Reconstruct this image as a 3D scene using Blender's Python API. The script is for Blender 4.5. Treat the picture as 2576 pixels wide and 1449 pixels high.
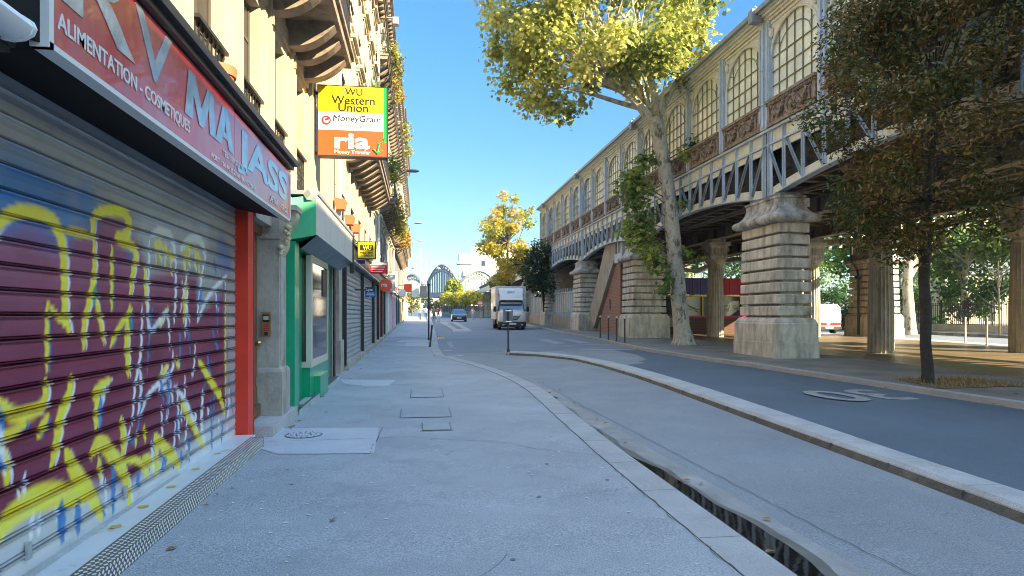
import bpy, bmesh, math, random
import numpy as np
from mathutils import Vector, Matrix, Quaternion, noise as mnoise
R = math.radians
random.seed(7)
scene = bpy.context.scene
for o in list(bpy.data.objects): bpy.data.objects.remove(o)

# ------------------------------------------------------------------ camera
cam_d = bpy.data.cameras.new('camera'); cam = bpy.data.objects.new('camera', cam_d)
scene.collection.objects.link(cam); scene.camera = cam
cam.location = (0, 0, 1.55)
cam.rotation_euler = (R(90), 0, -math.atan(233/1686))
cam_d.sensor_width = 36; cam_d.lens = 36*1686/2576; cam_d.shift_y = 68.5/2576
cam_d.clip_start = 0.05; cam_d.clip_end = 6000

# ------------------------------------------------------------------ light
SUN_AZ, SUN_EL = 47, 25.8        # azimuth from -Y towards +X
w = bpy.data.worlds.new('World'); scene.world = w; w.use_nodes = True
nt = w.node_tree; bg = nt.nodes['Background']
sky = nt.nodes.new('ShaderNodeTexSky'); sky.sky_type = 'NISHITA'; sky.sun_disc = False
sky.sun_elevation = R(SUN_EL); sky.sun_rotation = R(180-SUN_AZ)
sky.air_density = 1.0; sky.dust_density = 0.4; sky.ozone_density = 1.6
# by height: low sky dimmed, unseen overhead sky boosted to fill the shaded street
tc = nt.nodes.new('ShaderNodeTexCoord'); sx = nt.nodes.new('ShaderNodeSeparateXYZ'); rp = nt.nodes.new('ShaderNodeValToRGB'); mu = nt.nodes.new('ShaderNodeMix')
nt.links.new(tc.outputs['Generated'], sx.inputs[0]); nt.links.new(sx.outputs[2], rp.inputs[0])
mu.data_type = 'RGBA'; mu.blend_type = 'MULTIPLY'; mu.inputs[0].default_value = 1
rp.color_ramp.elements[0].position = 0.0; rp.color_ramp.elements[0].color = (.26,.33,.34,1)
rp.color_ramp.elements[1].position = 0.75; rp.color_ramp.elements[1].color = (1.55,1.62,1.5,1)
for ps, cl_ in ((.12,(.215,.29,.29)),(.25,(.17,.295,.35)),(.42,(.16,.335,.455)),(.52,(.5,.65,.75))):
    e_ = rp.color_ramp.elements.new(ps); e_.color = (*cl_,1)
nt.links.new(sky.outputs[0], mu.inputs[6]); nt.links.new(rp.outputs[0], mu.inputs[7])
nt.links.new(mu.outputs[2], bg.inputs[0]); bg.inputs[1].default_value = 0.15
sd = bpy.data.lights.new('sun', 'SUN'); sun = bpy.data.objects.new('sun', sd); scene.collection.objects.link(sun)
sd.energy = 4.4; sd.angle = R(0.5); sd.color = (1.0, 0.80, 0.50)
dv = Vector((math.sin(R(SUN_AZ))*math.cos(R(SUN_EL)), -math.cos(R(SUN_AZ))*math.cos(R(SUN_EL)), math.sin(R(SUN_EL))))
sun.rotation_euler = dv.to_track_quat('Z', 'Y').to_euler(); sun.location = dv*100
scene.view_settings.view_transform = 'Standard'; scene.view_settings.look = 'None'
scene.view_settings.exposure = 2.25; scene.view_settings.gamma = 1
scene.cycles.filter_width = 1.0; scene.cycles.max_bounces = 7; scene.cycles.transparent_max_bounces = 6
scene.cycles.caustics_reflective = False; scene.cycles.caustics_refractive = False

# ------------------------------------------------------------------ helpers
C = scene.collection
def tag(o, label=None, cat=None, group=None, kind=None):
    if label: o['label'] = label
    if cat: o['category'] = cat
    if group: o['group'] = group
    if kind: o['kind'] = kind
    return o
def empty(name, loc=(0,0,0), label=None, cat=None, group=None, rz=0):
    o = bpy.data.objects.new(name, None); C.objects.link(o); o.location = loc
    o.rotation_euler = (0,0,rz); o.empty_display_size = .2
    return tag(o, label, cat, group)
def wm(o):
    return (wm(o.parent) @ o.matrix_parent_inverse @ o.matrix_basis) if o.parent else o.matrix_basis.copy()
def par(o, p):
    if p is not None:
        o.parent = p; o.matrix_parent_inverse = wm(p).inverted()
    return o
class MB:
    """collects polygons, links them as one mesh object"""
    def __init__(s): s.v=[]; s.f=[]; s.mi=[]; s.m=0
    def add(s, vs, fs):
        n=len(s.v); s.v += [tuple(v) for v in vs]
        for f in fs: s.f.append(tuple(i+n for i in f)); s.mi.append(s.m)
        return s
    def box(s, x0,x1,y0,y1,z0,z1):
        if x0>x1: x0,x1=x1,x0
        if y0>y1: y0,y1=y1,y0
        if z0>z1: z0,z1=z1,z0
        return s.add([(x0,y0,z0),(x1,y0,z0),(x1,y1,z0),(x0,y1,z0),(x0,y0,z1),(x1,y0,z1),(x1,y1,z1),(x0,y1,z1)],
          [(0,3,2,1),(4,5,6,7),(0,1,5,4),(1,2,6,5),(2,3,7,6),(3,0,4,7)])
    def sbox(s, x0,x1,y0,y1,z0,z1,zb):
        """box whose z follows zb(y)"""
        v=[]
        for z in (z0,z1):
            for x,y in ((x0,y0),(x1,y0),(x1,y1),(x0,y1)): v.append((x,y,z+zb(y)))
        return s.add(v,[(0,3,2,1),(4,5,6,7),(0,1,5,4),(1,2,6,5),(2,3,7,6),(3,0,4,7)])
    def loft(s, loops, cap=True, closed=True):
        n=len(loops[0]); base=len(s.v)
        for l in loops: s.v += [tuple(p) for p in l]
        for k in range(len(loops)-1):
            for i in range(n if closed else n-1):
                j=(i+1)%n; a=base+k*n
                s.f.append((a+i,a+j,a+n+j,a+n+i)); s.mi.append(s.m)
        if cap:
            s.f.append(tuple(base+i for i in range(n-1,-1,-1))); s.mi.append(s.m)
            s.f.append(tuple(base+(len(loops)-1)*n+i for i in range(n))); s.mi.append(s.m)
        return s
    def tube(s, pts, rad, n=8, cap=True):
        pts=[Vector(p) for p in pts]; rr = rad if isinstance(rad,(list,tuple)) else [rad]*len(pts)
        up=Vector((0,0,1)); loops=[]; prev=None
        for i,p in enumerate(pts):
            d=(pts[min(i+1,len(pts)-1)]-pts[max(i-1,0)])
            if d.length<1e-9: d=up.copy()
            d.normalize()
            if prev is None:
                a=d.cross(up if abs(d.z)<.9 else Vector((1,0,0))).normalized()
            else:
                a=(prev-d*prev.dot(d))
                if a.length<1e-6: a=d.cross(up)
                a.normalize()
            prev=a; b=d.cross(a)
            loops.append([p+(a*math.cos(t)+b*math.sin(t))*rr[i] for t in [2*math.pi*k/n for k in range(n)]])
        return s.loft(loops, cap)
    def lathe(s, prof, cx=0,cy=0, n=16, cap=True):
        return s.loft([[(cx+r*math.cos(2*math.pi*k/n), cy+r*math.sin(2*math.pi*k/n), z) for k in range(n)] for r,z in prof], cap)
    def bar(s, p, q, wd, th, up=(0,0,1)):
        """rectangular bar from p to q, width along up x d"""
        p=Vector(p); q=Vector(q); d=(q-p).normalized(); u=Vector(up); a=d.cross(u)
        if a.length<1e-5: a=d.cross(Vector((1,0,0)))
        a.normalize(); b=a.cross(d).normalized()
        l=[]
        for c in (p,q): l.append([c+a*wd/2*i+b*th/2*j for i,j in ((-1,-1),(1,-1),(1,1),(-1,1))])
        return s.loft(l)
    def poly(s, pts, th=None, axis=None):
        """flat polygon; with th extruded along axis"""
        n=len(pts)
        if th is None: return s.add(pts,[tuple(range(n))])
        a=Vector(axis)*th
        q=[tuple(Vector(p)+a) for p in pts]
        fs=[tuple(range(n-1,-1,-1)), tuple(range(n,2*n))]+[(i,(i+1)%n,n+(i+1)%n,n+i) for i in range(n)]
        return s.add(list(pts)+q, fs)
    def disc(s, c, r, n=12, ry=None):
        ry = ry or r
        return s.add([(c[0]+r*math.cos(2*math.pi*k/n), c[1]+ry*math.sin(2*math.pi*k/n), c[2]) for k in range(n)],[tuple(range(n))])
    def build(s, name, mats, parent=None, smooth=False, loc=None, fixn=True):
        me=bpy.data.meshes.new(name); me.from_pydata(s.v,[],s.f)
        if not isinstance(mats,(list,tuple)): mats=[mats]
        for m in mats: me.materials.append(m)
        if len(mats)>1: me.polygons.foreach_set('material_index', s.mi)
        if fixn:
            bm=bmesh.new(); bm.from_mesh(me); bmesh.ops.recalc_face_normals(bm, faces=bm.faces); bm.to_mesh(me); bm.free()
        if smooth:
            me.polygons.foreach_set('use_smooth',[True]*len(me.polygons))
            try: me.set_sharp_from_angle(angle=R(42))
            except Exception: pass
        me.update()
        o=bpy.data.objects.new(name, me); C.objects.link(o); par(o,parent)
        if loc: o.location=loc
        return o
def copy_tree(o, parent=None):
    c=o.copy(); C.objects.link(c)
    if parent is not None: c.parent=parent; c.matrix_parent_inverse=o.matrix_parent_inverse.copy()
    for ch in list(o.children): copy_tree(ch, c)
    return c
def gz(y):
    return 0.0105*min(max(y,-60),135)
def rz(x,y):                       # road surface
    return gz(y)-0.12+0.10*min(max((x-2.2)/6.7,0),1)

# ------------------------------------------------------------------ materials
def mat(name, col, rough=.7, var=.12, sc=2.0, bump=0.0, bsc=40, metal=0, spec=.5, dirt=None, dsc=(1,1,.25), dthr=(.45,.75),
        speck=0, ssc=250, coat=0, col2=None, streak=0):
    m=bpy.data.materials.new(name); m.use_nodes=True; t=m.node_tree; N=t.nodes; L=t.links
    b=N['Principled BSDF']; b.inputs['Roughness'].default_value=rough; b.inputs['Metallic'].default_value=metal
    b.inputs['Specular IOR Level'].default_value=spec; b.inputs['Coat Weight'].default_value=coat
    g=N.new('ShaderNodeNewGeometry')
    out=None
    c=N.new('ShaderNodeRGB'); c.outputs[0].default_value=(*col,1); out=c.outputs[0]
    if var or col2:
        n=N.new('ShaderNodeTexNoise'); n.inputs['Scale'].default_value=sc; n.inputs['Detail'].default_value=6; n.inputs['Roughness'].default_value=.62
        L.new(g.outputs['Position'], n.inputs['Vector'])
        r=N.new('ShaderNodeMapRange'); r.inputs[1].default_value=.3; r.inputs[2].default_value=.7
        L.new(n.outputs[0], r.inputs[0])
        mx=N.new('ShaderNodeMix'); mx.data_type='RGBA'
        c2 = col2 if col2 else tuple(v*(1+var) for v in col)
        c1 = col if col2 else tuple(v*(1-var) for v in col)
        mx.inputs[6].default_value=(*c1,1); mx.inputs[7].default_value=(*c2,1)
        L.new(r.outputs[0], mx.inputs[0]); out=mx.outputs[2]
    if speck:
        n=N.new('ShaderNodeTexNoise'); n.inputs['Scale'].default_value=ssc; n.inputs['Detail'].default_value=2
        L.new(g.outputs['Position'], n.inputs['Vector'])
        r=N.new('ShaderNodeMapRange'); r.inputs[1].default_value=.3; r.inputs[2].default_value=.7; r.inputs[3].default_value=1-speck; r.inputs[4].default_value=1+speck
        L.new(n.outputs[0], r.inputs[0])
        v=N.new('ShaderNodeVectorMath'); v.operation='SCALE'; L.new(out, v.inputs[0]); L.new(r.outputs[0], v.inputs['Scale']); out=v.outputs[0]
    if dirt:
        mp=N.new('ShaderNodeMapping'); mp.inputs['Scale'].default_value=dsc; L.new(g.outputs['Position'], mp.inputs[0])
        n=N.new('ShaderNodeTexNoise'); n.inputs['Scale'].default_value=2.3; n.inputs['Detail'].default_value=8; n.inputs['Roughness'].default_value=.7
        L.new(mp.outputs[0], n.inputs['Vector'])
        r=N.new('ShaderNodeMapRange'); r.inputs[1].default_value=dthr[0]; r.inputs[2].default_value=dthr[1]
        L.new(n.outputs[0], r.inputs[0])
        mx=N.new('ShaderNodeMix'); mx.data_type='RGBA'; L.new(r.outputs[0], mx.inputs[0]); L.new(out, mx.inputs[6]); mx.inputs[7].default_value=(*dirt,1); out=mx.outputs[2]
    L.new(out, b.inputs['Base Color'])
    if bump:
        n=N.new('ShaderNodeTexNoise'); n.inputs['Scale'].default_value=bsc; n.inputs['Detail'].default_value=4
        L.new(g.outputs['Position'], n.inputs['Vector'])
        bp=N.new('ShaderNodeBump'); bp.inputs['Strength'].default_value=bump; bp.inputs['Distance'].default_value=.02
        L.new(n.outputs[0], bp.inputs['Height']); L.new(bp.outputs[0], b.inputs['Normal'])
    return m
def leafmat(name, trans=.45, rough=.5):
    m=bpy.data.materials.new(name); m.use_nodes=True; t=m.node_tree; N=t.nodes; L=t.links
    b=N['Principled BSDF']; b.inputs['Roughness'].default_value=rough; b.inputs['Specular IOR Level'].default_value=.35
    a=N.new('ShaderNodeAttribute'); a.attribute_name='Col'; L.new(a.outputs[0], b.inputs['Base Color'])
    tr=N.new('ShaderNodeBsdfTranslucent'); L.new(a.outputs[0], tr.inputs[0])
    mx=N.new('ShaderNodeMixShader'); mx.inputs[0].default_value=trans
    L.new(b.outputs[0], mx.inputs[1]); L.new(tr.outputs[0], mx.inputs[2]); L.new(mx.outputs[0], N['Material Output'].inputs[0])
    return m
def glassmat(name, col, rough=.05, spec=.6, bump=0, bsc=3):
    return mat(name, col, rough, var=.15, sc=1.5, spec=spec, bump=bump, bsc=bsc)
def brickmat(name, c1, c2, mortar, sc=1, axis='x'):
    m=bpy.data.materials.new(name); m.use_nodes=True; t=m.node_tree; N=t.nodes; L=t.links
    b=N['Principled BSDF']; b.inputs['Roughness'].default_value=.9
    g=N.new('ShaderNodeNewGeometry'); s=N.new('ShaderNodeSeparateXYZ'); c=N.new('ShaderNodeCombineXYZ')
    L.new(g.outputs['Position'], s.inputs[0]); L.new(s.outputs[1 if axis=='x' else 0], c.inputs[0]); L.new(s.outputs[2], c.inputs[1])
    k=N.new('ShaderNodeTexBrick'); L.new(c.outputs[0], k.inputs[0]); k.inputs['Color1'].default_value=(*c1,1); k.inputs['Color2'].default_value=(*c2,1)
    k.inputs['Mortar'].default_value=(*mortar,1); k.inputs['Scale'].default_value=sc; k.inputs['Mortar Size'].default_value=.012
    k.inputs['Brick Width'].default_value=.24; k.inputs['Row Height'].default_value=.085
    L.new(k.outputs[0], b.inputs['Base Color'])
    return m
def pavmat(name, col, line, sx, sy, lw=.012, rough=.6, spec=.5):
    """slabs with joints in the x-y plane"""
    m=bpy.data.materials.new(name); m.use_nodes=True; t=m.node_tree; N=t.nodes; L=t.links
    b=N['Principled BSDF']; b.inputs['Roughness'].default_value=rough; b.inputs['Specular IOR Level'].default_value=spec
    g=N.new('ShaderNodeNewGeometry')
    k=N.new('ShaderNodeTexBrick'); L.new(g.outputs['Position'], k.inputs[0]); k.inputs['Color1'].default_value=(*col,1); k.inputs['Color2'].default_value=(*[v*.85 for v in col],1)
    k.inputs['Mortar'].default_value=(*line,1); k.inputs['Scale'].default_value=1; k.inputs['Mortar Size'].default_value=lw
    k.inputs['Brick Width'].default_value=sx; k.inputs['Row Height'].default_value=sy
    n=N.new('ShaderNodeTexNoise'); n.inputs['Scale'].default_value=.9; n.inputs['Detail'].default_value=8; L.new(g.outputs['Position'], n.inputs['Vector'])
    r=N.new('ShaderNodeMapRange'); r.inputs[1].default_value=.3; r.inputs[2].default_value=.7; r.inputs[3].default_value=.65; r.inputs[4].default_value=1.25; L.new(n.outputs[0], r.inputs[0])
    v=N.new('ShaderNodeVectorMath'); v.operation='SCALE'; L.new(k.outputs[0], v.inputs[0]); L.new(r.outputs[0], v.inputs['Scale'])
    L.new(v.outputs[0], b.inputs['Base Color'])
    return m
M={}
def defm(k,*a,**kw): M[k]=mat(k,*a,**kw)
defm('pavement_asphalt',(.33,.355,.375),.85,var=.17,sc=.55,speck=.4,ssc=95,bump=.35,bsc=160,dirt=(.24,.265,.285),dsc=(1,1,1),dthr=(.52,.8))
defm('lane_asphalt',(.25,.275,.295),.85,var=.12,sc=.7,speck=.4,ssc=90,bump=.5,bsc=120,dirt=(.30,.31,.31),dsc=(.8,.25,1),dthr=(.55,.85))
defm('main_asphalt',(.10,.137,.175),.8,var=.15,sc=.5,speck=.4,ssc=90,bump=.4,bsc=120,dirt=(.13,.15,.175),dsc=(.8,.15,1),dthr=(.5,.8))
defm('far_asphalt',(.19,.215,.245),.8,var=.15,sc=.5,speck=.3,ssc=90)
defm('granite',(.42,.43,.43),.75,var=.15,sc=2.5,speck=.3,ssc=120,bump=.3,bsc=60,dirt=(.3,.29,.27),dsc=(1,1,1),dthr=(.55,.8))
defm('kerb_granite',(.36,.365,.365),.75,var=.12,sc=1.5,speck=.3,ssc=120,bump=.3,bsc=60,dirt=(.28,.28,.27),dsc=(1,1,1),dthr=(.5,.8))
defm('granite_dark',(.13,.12,.10),.8,var=.25,sc=5,speck=.3,ssc=120,bump=.6,bsc=40,dirt=(.08,.075,.065),dsc=(2,2,2),dthr=(.4,.7))
defm('gutter',(.30,.30,.29),.8,var=.2,sc=2,speck=.25,ssc=110,dirt=(.2,.19,.17),dsc=(1,.4,1),dthr=(.45,.75))
defm('ground',(.13,.13,.13),.9,var=.15,sc=.3)
defm('plateau_slab',(.42,.44,.46),.8,var=.12,sc=2,speck=.2)
defm('patch',(.44,.47,.50),.85,var=.08,sc=2,speck=.25,ssc=140)
defm('crack',(.045,.045,.045),.95,var=0)
defm('marking',(.30,.31,.315),.7,var=.25,sc=6,dirt=(.12,.12,.12),dsc=(2,2,2),dthr=(.55,.75))
defm('faded_marking',(.28,.31,.34),.8,var=.2,sc=5,speck=.3)
defm('iron',(.05,.05,.052),.5,var=.2,metal=.6)
defm('black_iron',(.02,.02,.022),.45,var=.2)
defm('white',(.75,.75,.73),.5,var=.05)
defm('cover_iron',(.13,.13,.13),.5,var=.3,sc=30,metal=.4,bump=.5,bsc=80)
m=mat('water',(.012,.012,.012),.03,var=0,spec=.9,bump=.03,bsc=6); M['water']=m
defm('stone_pier',(.60,.575,.51),.85,var=.18,sc=2.2,bump=.25,bsc=22,speck=.15,ssc=60,dirt=(.15,.14,.12),dsc=(1.6,1.6,.35),dthr=(.44,.74))
defm('stone_cap',(.48,.47,.43),.85,var=.25,sc=3,bump=.2,bsc=25,dirt=(.06,.055,.045),dsc=(1.5,1.5,1),dthr=(.42,.7))
defm('stone_column',(.40,.38,.33),.85,var=.2,sc=3,bump=.3,bsc=20,dirt=(.12,.11,.09),dsc=(3,3,.3),dthr=(.45,.75))
defm('facade_lime',(.40,.345,.245),.85,var=.12,sc=1.2,bump=.25,bsc=18,dirt=(.22,.17,.10),dsc=(1.2,1.2,.35),dthr=(.55,.85))
defm('facade_pale',(.50,.43,.29),.85,var=.1,sc=1.2,bump=.2,bsc=18,dirt=(.3,.26,.19),dsc=(1.2,1.2,.3),dthr=(.55,.85))
defm('facade_white',(.58,.52,.39),.85,var=.08,sc=1,bump=.15,bsc=18,dirt=(.4,.36,.29),dsc=(1,1,.3),dthr=(.6,.9))
defm('stone_grey',(.38,.355,.31),.85,var=.2,sc=3,bump=.35,bsc=22,dirt=(.1,.09,.075),dsc=(1.5,1.5,.6),dthr=(.5,.8))
defm('balcony_stone',(.26,.21,.155),.85,var=.25,sc=2.5,bump=.3,bsc=16,dirt=(.07,.055,.04),dsc=(1.5,1.5,1.5),dthr=(.45,.75))
defm('steel',(.42,.50,.57),.55,var=.15,sc=3,dirt=(.2,.2,.19),dsc=(2,2,.6),dthr=(.55,.85),speck=.1,ssc=50)
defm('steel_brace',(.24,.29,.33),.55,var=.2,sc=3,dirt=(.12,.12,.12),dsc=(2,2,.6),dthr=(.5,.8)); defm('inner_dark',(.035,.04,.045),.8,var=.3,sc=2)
defm('steel_cream',(.64,.64,.53),.6,var=.12,sc=3,dirt=(.26,.23,.16),dsc=(2,2,.8),dthr=(.55,.85))
defm('steel_dark',(.15,.16,.165),.6,var=.3,sc=3,dirt=(.05,.04,.03),dsc=(2,2,2),dthr=(.5,.8))
defm('mullion',(.16,.17,.14),.6,var=.2)
defm('relief_stone',(.30,.235,.18),.85,var=.3,sc=6,bump=.8,bsc=16,dirt=(.06,.045,.035),dsc=(4,4,4),dthr=(.45,.7))
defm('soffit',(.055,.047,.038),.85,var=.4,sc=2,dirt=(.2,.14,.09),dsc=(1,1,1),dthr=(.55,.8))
defm('beam_paint',(.20,.18,.145),.7,var=.3,sc=2,dirt=(.09,.07,.05),dsc=(1,1,1),dthr=(.5,.8))
defm('zinc',(.28,.30,.32),.5,var=.15,metal=.3)
defm('slate',(.10,.115,.14),.6,var=.2)
defm('station_glass',(.82,.83,.70),.2,var=.25,sc=1.1,spec=.7,bump=.12,bsc=7,dirt=(.68,.73,.58),dsc=(.6,1.2,1.2),dthr=(.4,.7))
defm('station_glass_blue',(.42,.55,.68),.1,var=.35,sc=1.3,spec=.8,bump=.1,bsc=7)
defm('window_glass',(.02,.022,.025),.06,var=.2,spec=.9,bump=.02,bsc=3)
defm('window_dark',(.018,.018,.02),.35,var=.2,spec=.35); defm('housing_black',(.008,.008,.009),.75,var=.1,spec=.2)
defm('window_frame',(.07,.06,.05),.6,var=.1)
defm('louvre',(.30,.32,.31),.6,var=.15)
defm('louvre_white',(.62,.62,.58),.6,var=.08)
defm('red_paint',(.75,.045,.02),.4,var=.1,sc=4,dirt=(.03,.02,.02),dsc=(3,3,1),dthr=(.60,.66))
defm('dark_red_paint',(.20,.045,.05),.45,var=.2,sc=5)
defm('sign_red',(.66,.035,.04),.28,var=.25,sc=1.2,dirt=(.52,.17,.20),dsc=(.5,1.1,.25),dthr=(.38,.7),spec=.7,coat=.6)
defm('sign_letter',(.46,.48,.50),.2,var=.35,sc=9,spec=.8,dirt=(.62,.35,.34),dsc=(3,3,3),dthr=(.55,.8),coat=.5)
defm('sign_letter_grey',(.34,.42,.50),.16,var=.3,sc=5,spec=.8,coat=.5)
defm('shop_green',(.0,.31,.15),.32,var=.12,sc=3,dirt=(.0,.19,.10),dsc=(1,1,.4),dthr=(.52,.8),coat=.3)
defm('cream_frame',(.55,.52,.44),.5,var=.08)
defm('wood_door',(.17,.085,.035),.45,var=.3,sc=4,dirt=(.07,.035,.015),dsc=(6,6,.6),dthr=(.5,.8))
defm('brass',(.5,.32,.14),.35,var=.15,metal=.8)
defm('steel_shutter',(.46,.49,.51),.45,var=.15,sc=3,metal=.3,dirt=(.22,.22,.21),dsc=(1,1,1),dthr=(.55,.8))
defm('tread',(.16,.16,.155),.45,var=.25,sc=10,metal=.5,bump=.3,bsc=40,dirt=(.12,.11,.09),dsc=(2,2,2),dthr=(.5,.8))
defm('tile_white',(.62,.66,.68),.35,var=.08,sc=3,dirt=(.45,.36,.22),dsc=(1.2,1.2,1.2),dthr=(.58,.66))
defm('tile_yellow',(.62,.45,.04),.4,var=.1)
defm('terracotta',(.5,.13,.05),.7,var=.15)
defm('yellow_sign',(.80,.60,.01),.35,var=.04); defm('black_text',(.015,.015,.015),.4,var=0)
defm('white_sign',(.72,.72,.70),.35,var=.03); defm('orange_sign',(.85,.085,.02),.35,var=.05); defm('green_sign',(.01,.28,.06),.35,var=.03)
defm('grey_text',(.25,.25,.25),.4,var=0); defm('red_sign',(.60,.02,.03),.35,var=.03)
defm('blue_sign',(.02,.12,.45),.4,var=.05); defm('navy',(.015,.03,.09),.4,var=.1); defm('purple',(.08,.03,.25),.5,var=.1)
defm('magenta',(.7,.06,.35),.5,var=.1); defm('sky_blue',(.2,.35,.55),.5,var=.1); defm('lit_yellow',(.75,.55,.2),.6,var=.1)
defm('bark_plane',(.44,.42,.35),.9,var=.25,sc=7,bump=1,bsc=14,dirt=(.13,.115,.085),dsc=(1.6,1.6,.8),dthr=(.52,.62))
defm('bark_dark',(.045,.038,.03),.9,var=.3,sc=8,bump=1,bsc=30)
defm('bark_mid',(.12,.10,.08),.9,var=.3,sc=8,bump=.8,bsc=20)
defm('soil',(.17,.12,.065),.95,var=.4,sc=8,bump=.8,bsc=30)
defm('corr_red',(.42,.015,.03),.5,var=.12); defm('corr_blue',(.05,.04,.19),.5,var=.12); defm('door_blue',(.01,.03,.22),.5,var=.1)
defm('frame_magenta',(.42,.02,.10),.5,var=.1); defm('frame_yellow',(.55,.40,.02),.5,var=.1)
defm('kiosk_glass',(.035,.045,.05),.12,var=.4,sc=1.5,spec=.8)
defm('concrete_beige',(.36,.33,.27),.85,var=.15,sc=1.5,dirt=(.16,.14,.11),dsc=(1,1,.35),dthr=(.5,.8))
defm('wall_beige',(.40,.36,.29),.9,var=.15,sc=2,dirt=(.2,.17,.13),dsc=(1,1,1),dthr=(.5,.8))
defm('frosted_panel',(.42,.44,.41),.5,var=.1,sc=3)
defm('car_black',(.012,.016,.024),.18,var=.05,spec=.7,coat=1); defm('car_white',(.62,.61,.57),.35,var=.05,coat=.4)
defm('plastic_black',(.02,.022,.022),.55,var=.2); defm('rubber',(.015,.015,.015),.8,var=.2)
defm('chrome',(.6,.6,.6),.15,var=.05,metal=1); defm('car_glass',(.02,.07,.13),.05,var=.3,spec=1)
defm('lamp_glass',(.6,.6,.58),.15,var=.2,spec=.9); defm('box_panel',(.60,.56,.48),.55,var=.08,sc=2,dirt=(.45,.4,.32),dsc=(1,1,.5),dthr=(.52,.8))
defm('plate_white',(.65,.65,.72),.5,var=.02); defm('sign_back',(.16,.18,.19),.5,var=.15,metal=.3); defm('sign_back_pale',(.38,.39,.37),.5,var=.1)
defm('skin',(.45,.28,.2),.6,var=.05); defm('cloth_dark',(.03,.032,.04),.9,var=.2); defm('cloth_white',(.65,.65,.65),.9,var=.05)
defm('cloth_blue',(.2,.25,.38),.9,var=.1); defm('cloth_tan',(.35,.2,.1),.9,var=.15); defm('cloth_denim',(.35,.42,.5),.9,var=.1); defm('cloth_red',(.5,.05,.07),.9,var=.1); defm('cloth_grey',(.3,.29,.27),.9,var=.1)
defm('hair',(.03,.022,.018),.7,var=.1)
defm('awning_white',(.75,.77,.78),.4,var=.03); defm('awning_cloth',(.035,.03,.035),.85,var=.2,bump=.3,bsc=200)
defm('arch_white',(.25,.27,.28),.7,var=.12); defm('far_white',(.78,.76,.70),.8,var=.05); defm('far_cream',(.70,.60,.38),.8,var=.08)
defm('litter_white',(.7,.7,.7),.8,var=.05); defm('gum',(.52,.55,.57),.8,var=.05); defm('dark_stain',(.17,.18,.19),.9,var=0)
M['leaf']=leafmat('leaf',.45); M['leaf_dark']=leafmat('leaf_dark',.3,.45)
M['brick']=brickmat('brick',(.36,.16,.11),(.28,.12,.08),(.30,.26,.2)); M['brick_dark']=brickmat('brick_dark',(.13,.05,.035),(.1,.04,.03),(.12,.1,.08),axis='y')
M['plaza']=pavmat('plaza',(.23,.17,.10),(.09,.065,.04),.9,.28,.012,.42,.6)
M['right_pave']=pavmat('right_pave',(.22,.215,.20),(.13,.125,.12),1.0,.6,.006,.7)

# text
def text(s, size, m, loc, parent=None, axis='-y', ext=.002, sx=1.0, fw=None, name='lettering', align='LEFT', shear=0, bold=0, smooth=False):
    """axis = direction the text faces: '-y', '+x', 'up' (read facing -y), 'up180' """
    cu=bpy.data.curves.new(name,'FONT'); cu.body=s; cu.size=size; cu.extrude=ext; cu.align_x=align; cu.shear=shear; cu.offset=bold; cu.resolution_u=3
    t=bpy.data.objects.new(name,cu); C.objects.link(t)
    bpy.context.view_layer.update()
    dg=bpy.context.evaluated_depsgraph_get(); me=bpy.data.meshes.new_from_object(t.evaluated_get(dg))
    bpy.data.objects.remove(t); bpy.data.curves.remove(cu)
    if axis=='-y': mt=Matrix(((1,0,0),(0,0,-1),(0,1,0)))
    elif axis=='+x': mt=Matrix(((0,0,1),(1,0,0),(0,1,0)))
    elif axis=='up180': mt=Matrix(((-1,0,0),(0,-1,0),(0,0,1)))
    else: mt=Matrix.Identity(3)
    if fw:
        xs=[v.co.x for v in me.vertices]; sx=fw/(max(xs)-min(xs)); me.transform(Matrix.Translation((-min(xs),0,0)))
    me.transform(Matrix.Scale(sx,4,(1,0,0))); me.transform(mt.to_4x4())
    me.materials.clear(); me.materials.append(m); me.name=name
    o=bpy.data.objects.new(name,me); C.objects.link(o); par(o,parent); o.location=loc
    return o
# ================================================================== SETTING
def struct(mb, name, m, smooth=False):
    return tag(mb.build(name, m, None, smooth), kind='structure')
def interp(tab, y):
    if y<=tab[0][0]: return tab[0][1]
    for (a,b),(c,d) in zip(tab,tab[1:]):
        if y<=c:
            t=(y-a)/(c-a); return b+(d-b)*t
    return tab[-1][1]
KERB=[(-30,2.2),(3.6,2.19),(7,2.21),(10,2.29),(12.2,2.36),(13.8,2.32),(15.3,2.2),(16.8,2.0),(18.3,1.74),(20,1.36),(21.5,1.0),(22,.8),(27,.76),(35,.92),(48,1.1),(58,1.2),(90,1.6),(135,2.2)]
RKERB=[(-30,10.0),(9.3,9.35),(11.4,9.15),(14.1,8.98),(16.5,8.82),(19.6,8.45),(23.5,8.22),(28,8.4),(33,8.75),(43,8.9),(60,9.7),(90,11),(135,12)]
SEPN=[(-10,4.55),(4.5,4.58),(5,4.62),(6,4.68),(8,4.76),(10.5,4.88),(13,5.0),(15.3,5.06),(18,5.0),(20.5,4.78),(22.3,4.0),(23.2,3.15),(23.6,2.95)]
SEPF=[(-10,4.95),(4.9,5.0),(6.5,5.08),(8.9,5.27),(11.9,5.46),(15,5.56),(16.9,5.55),(19,5.38),(21,5.05),(22.6,4.45),(23.6,3.4)]
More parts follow.
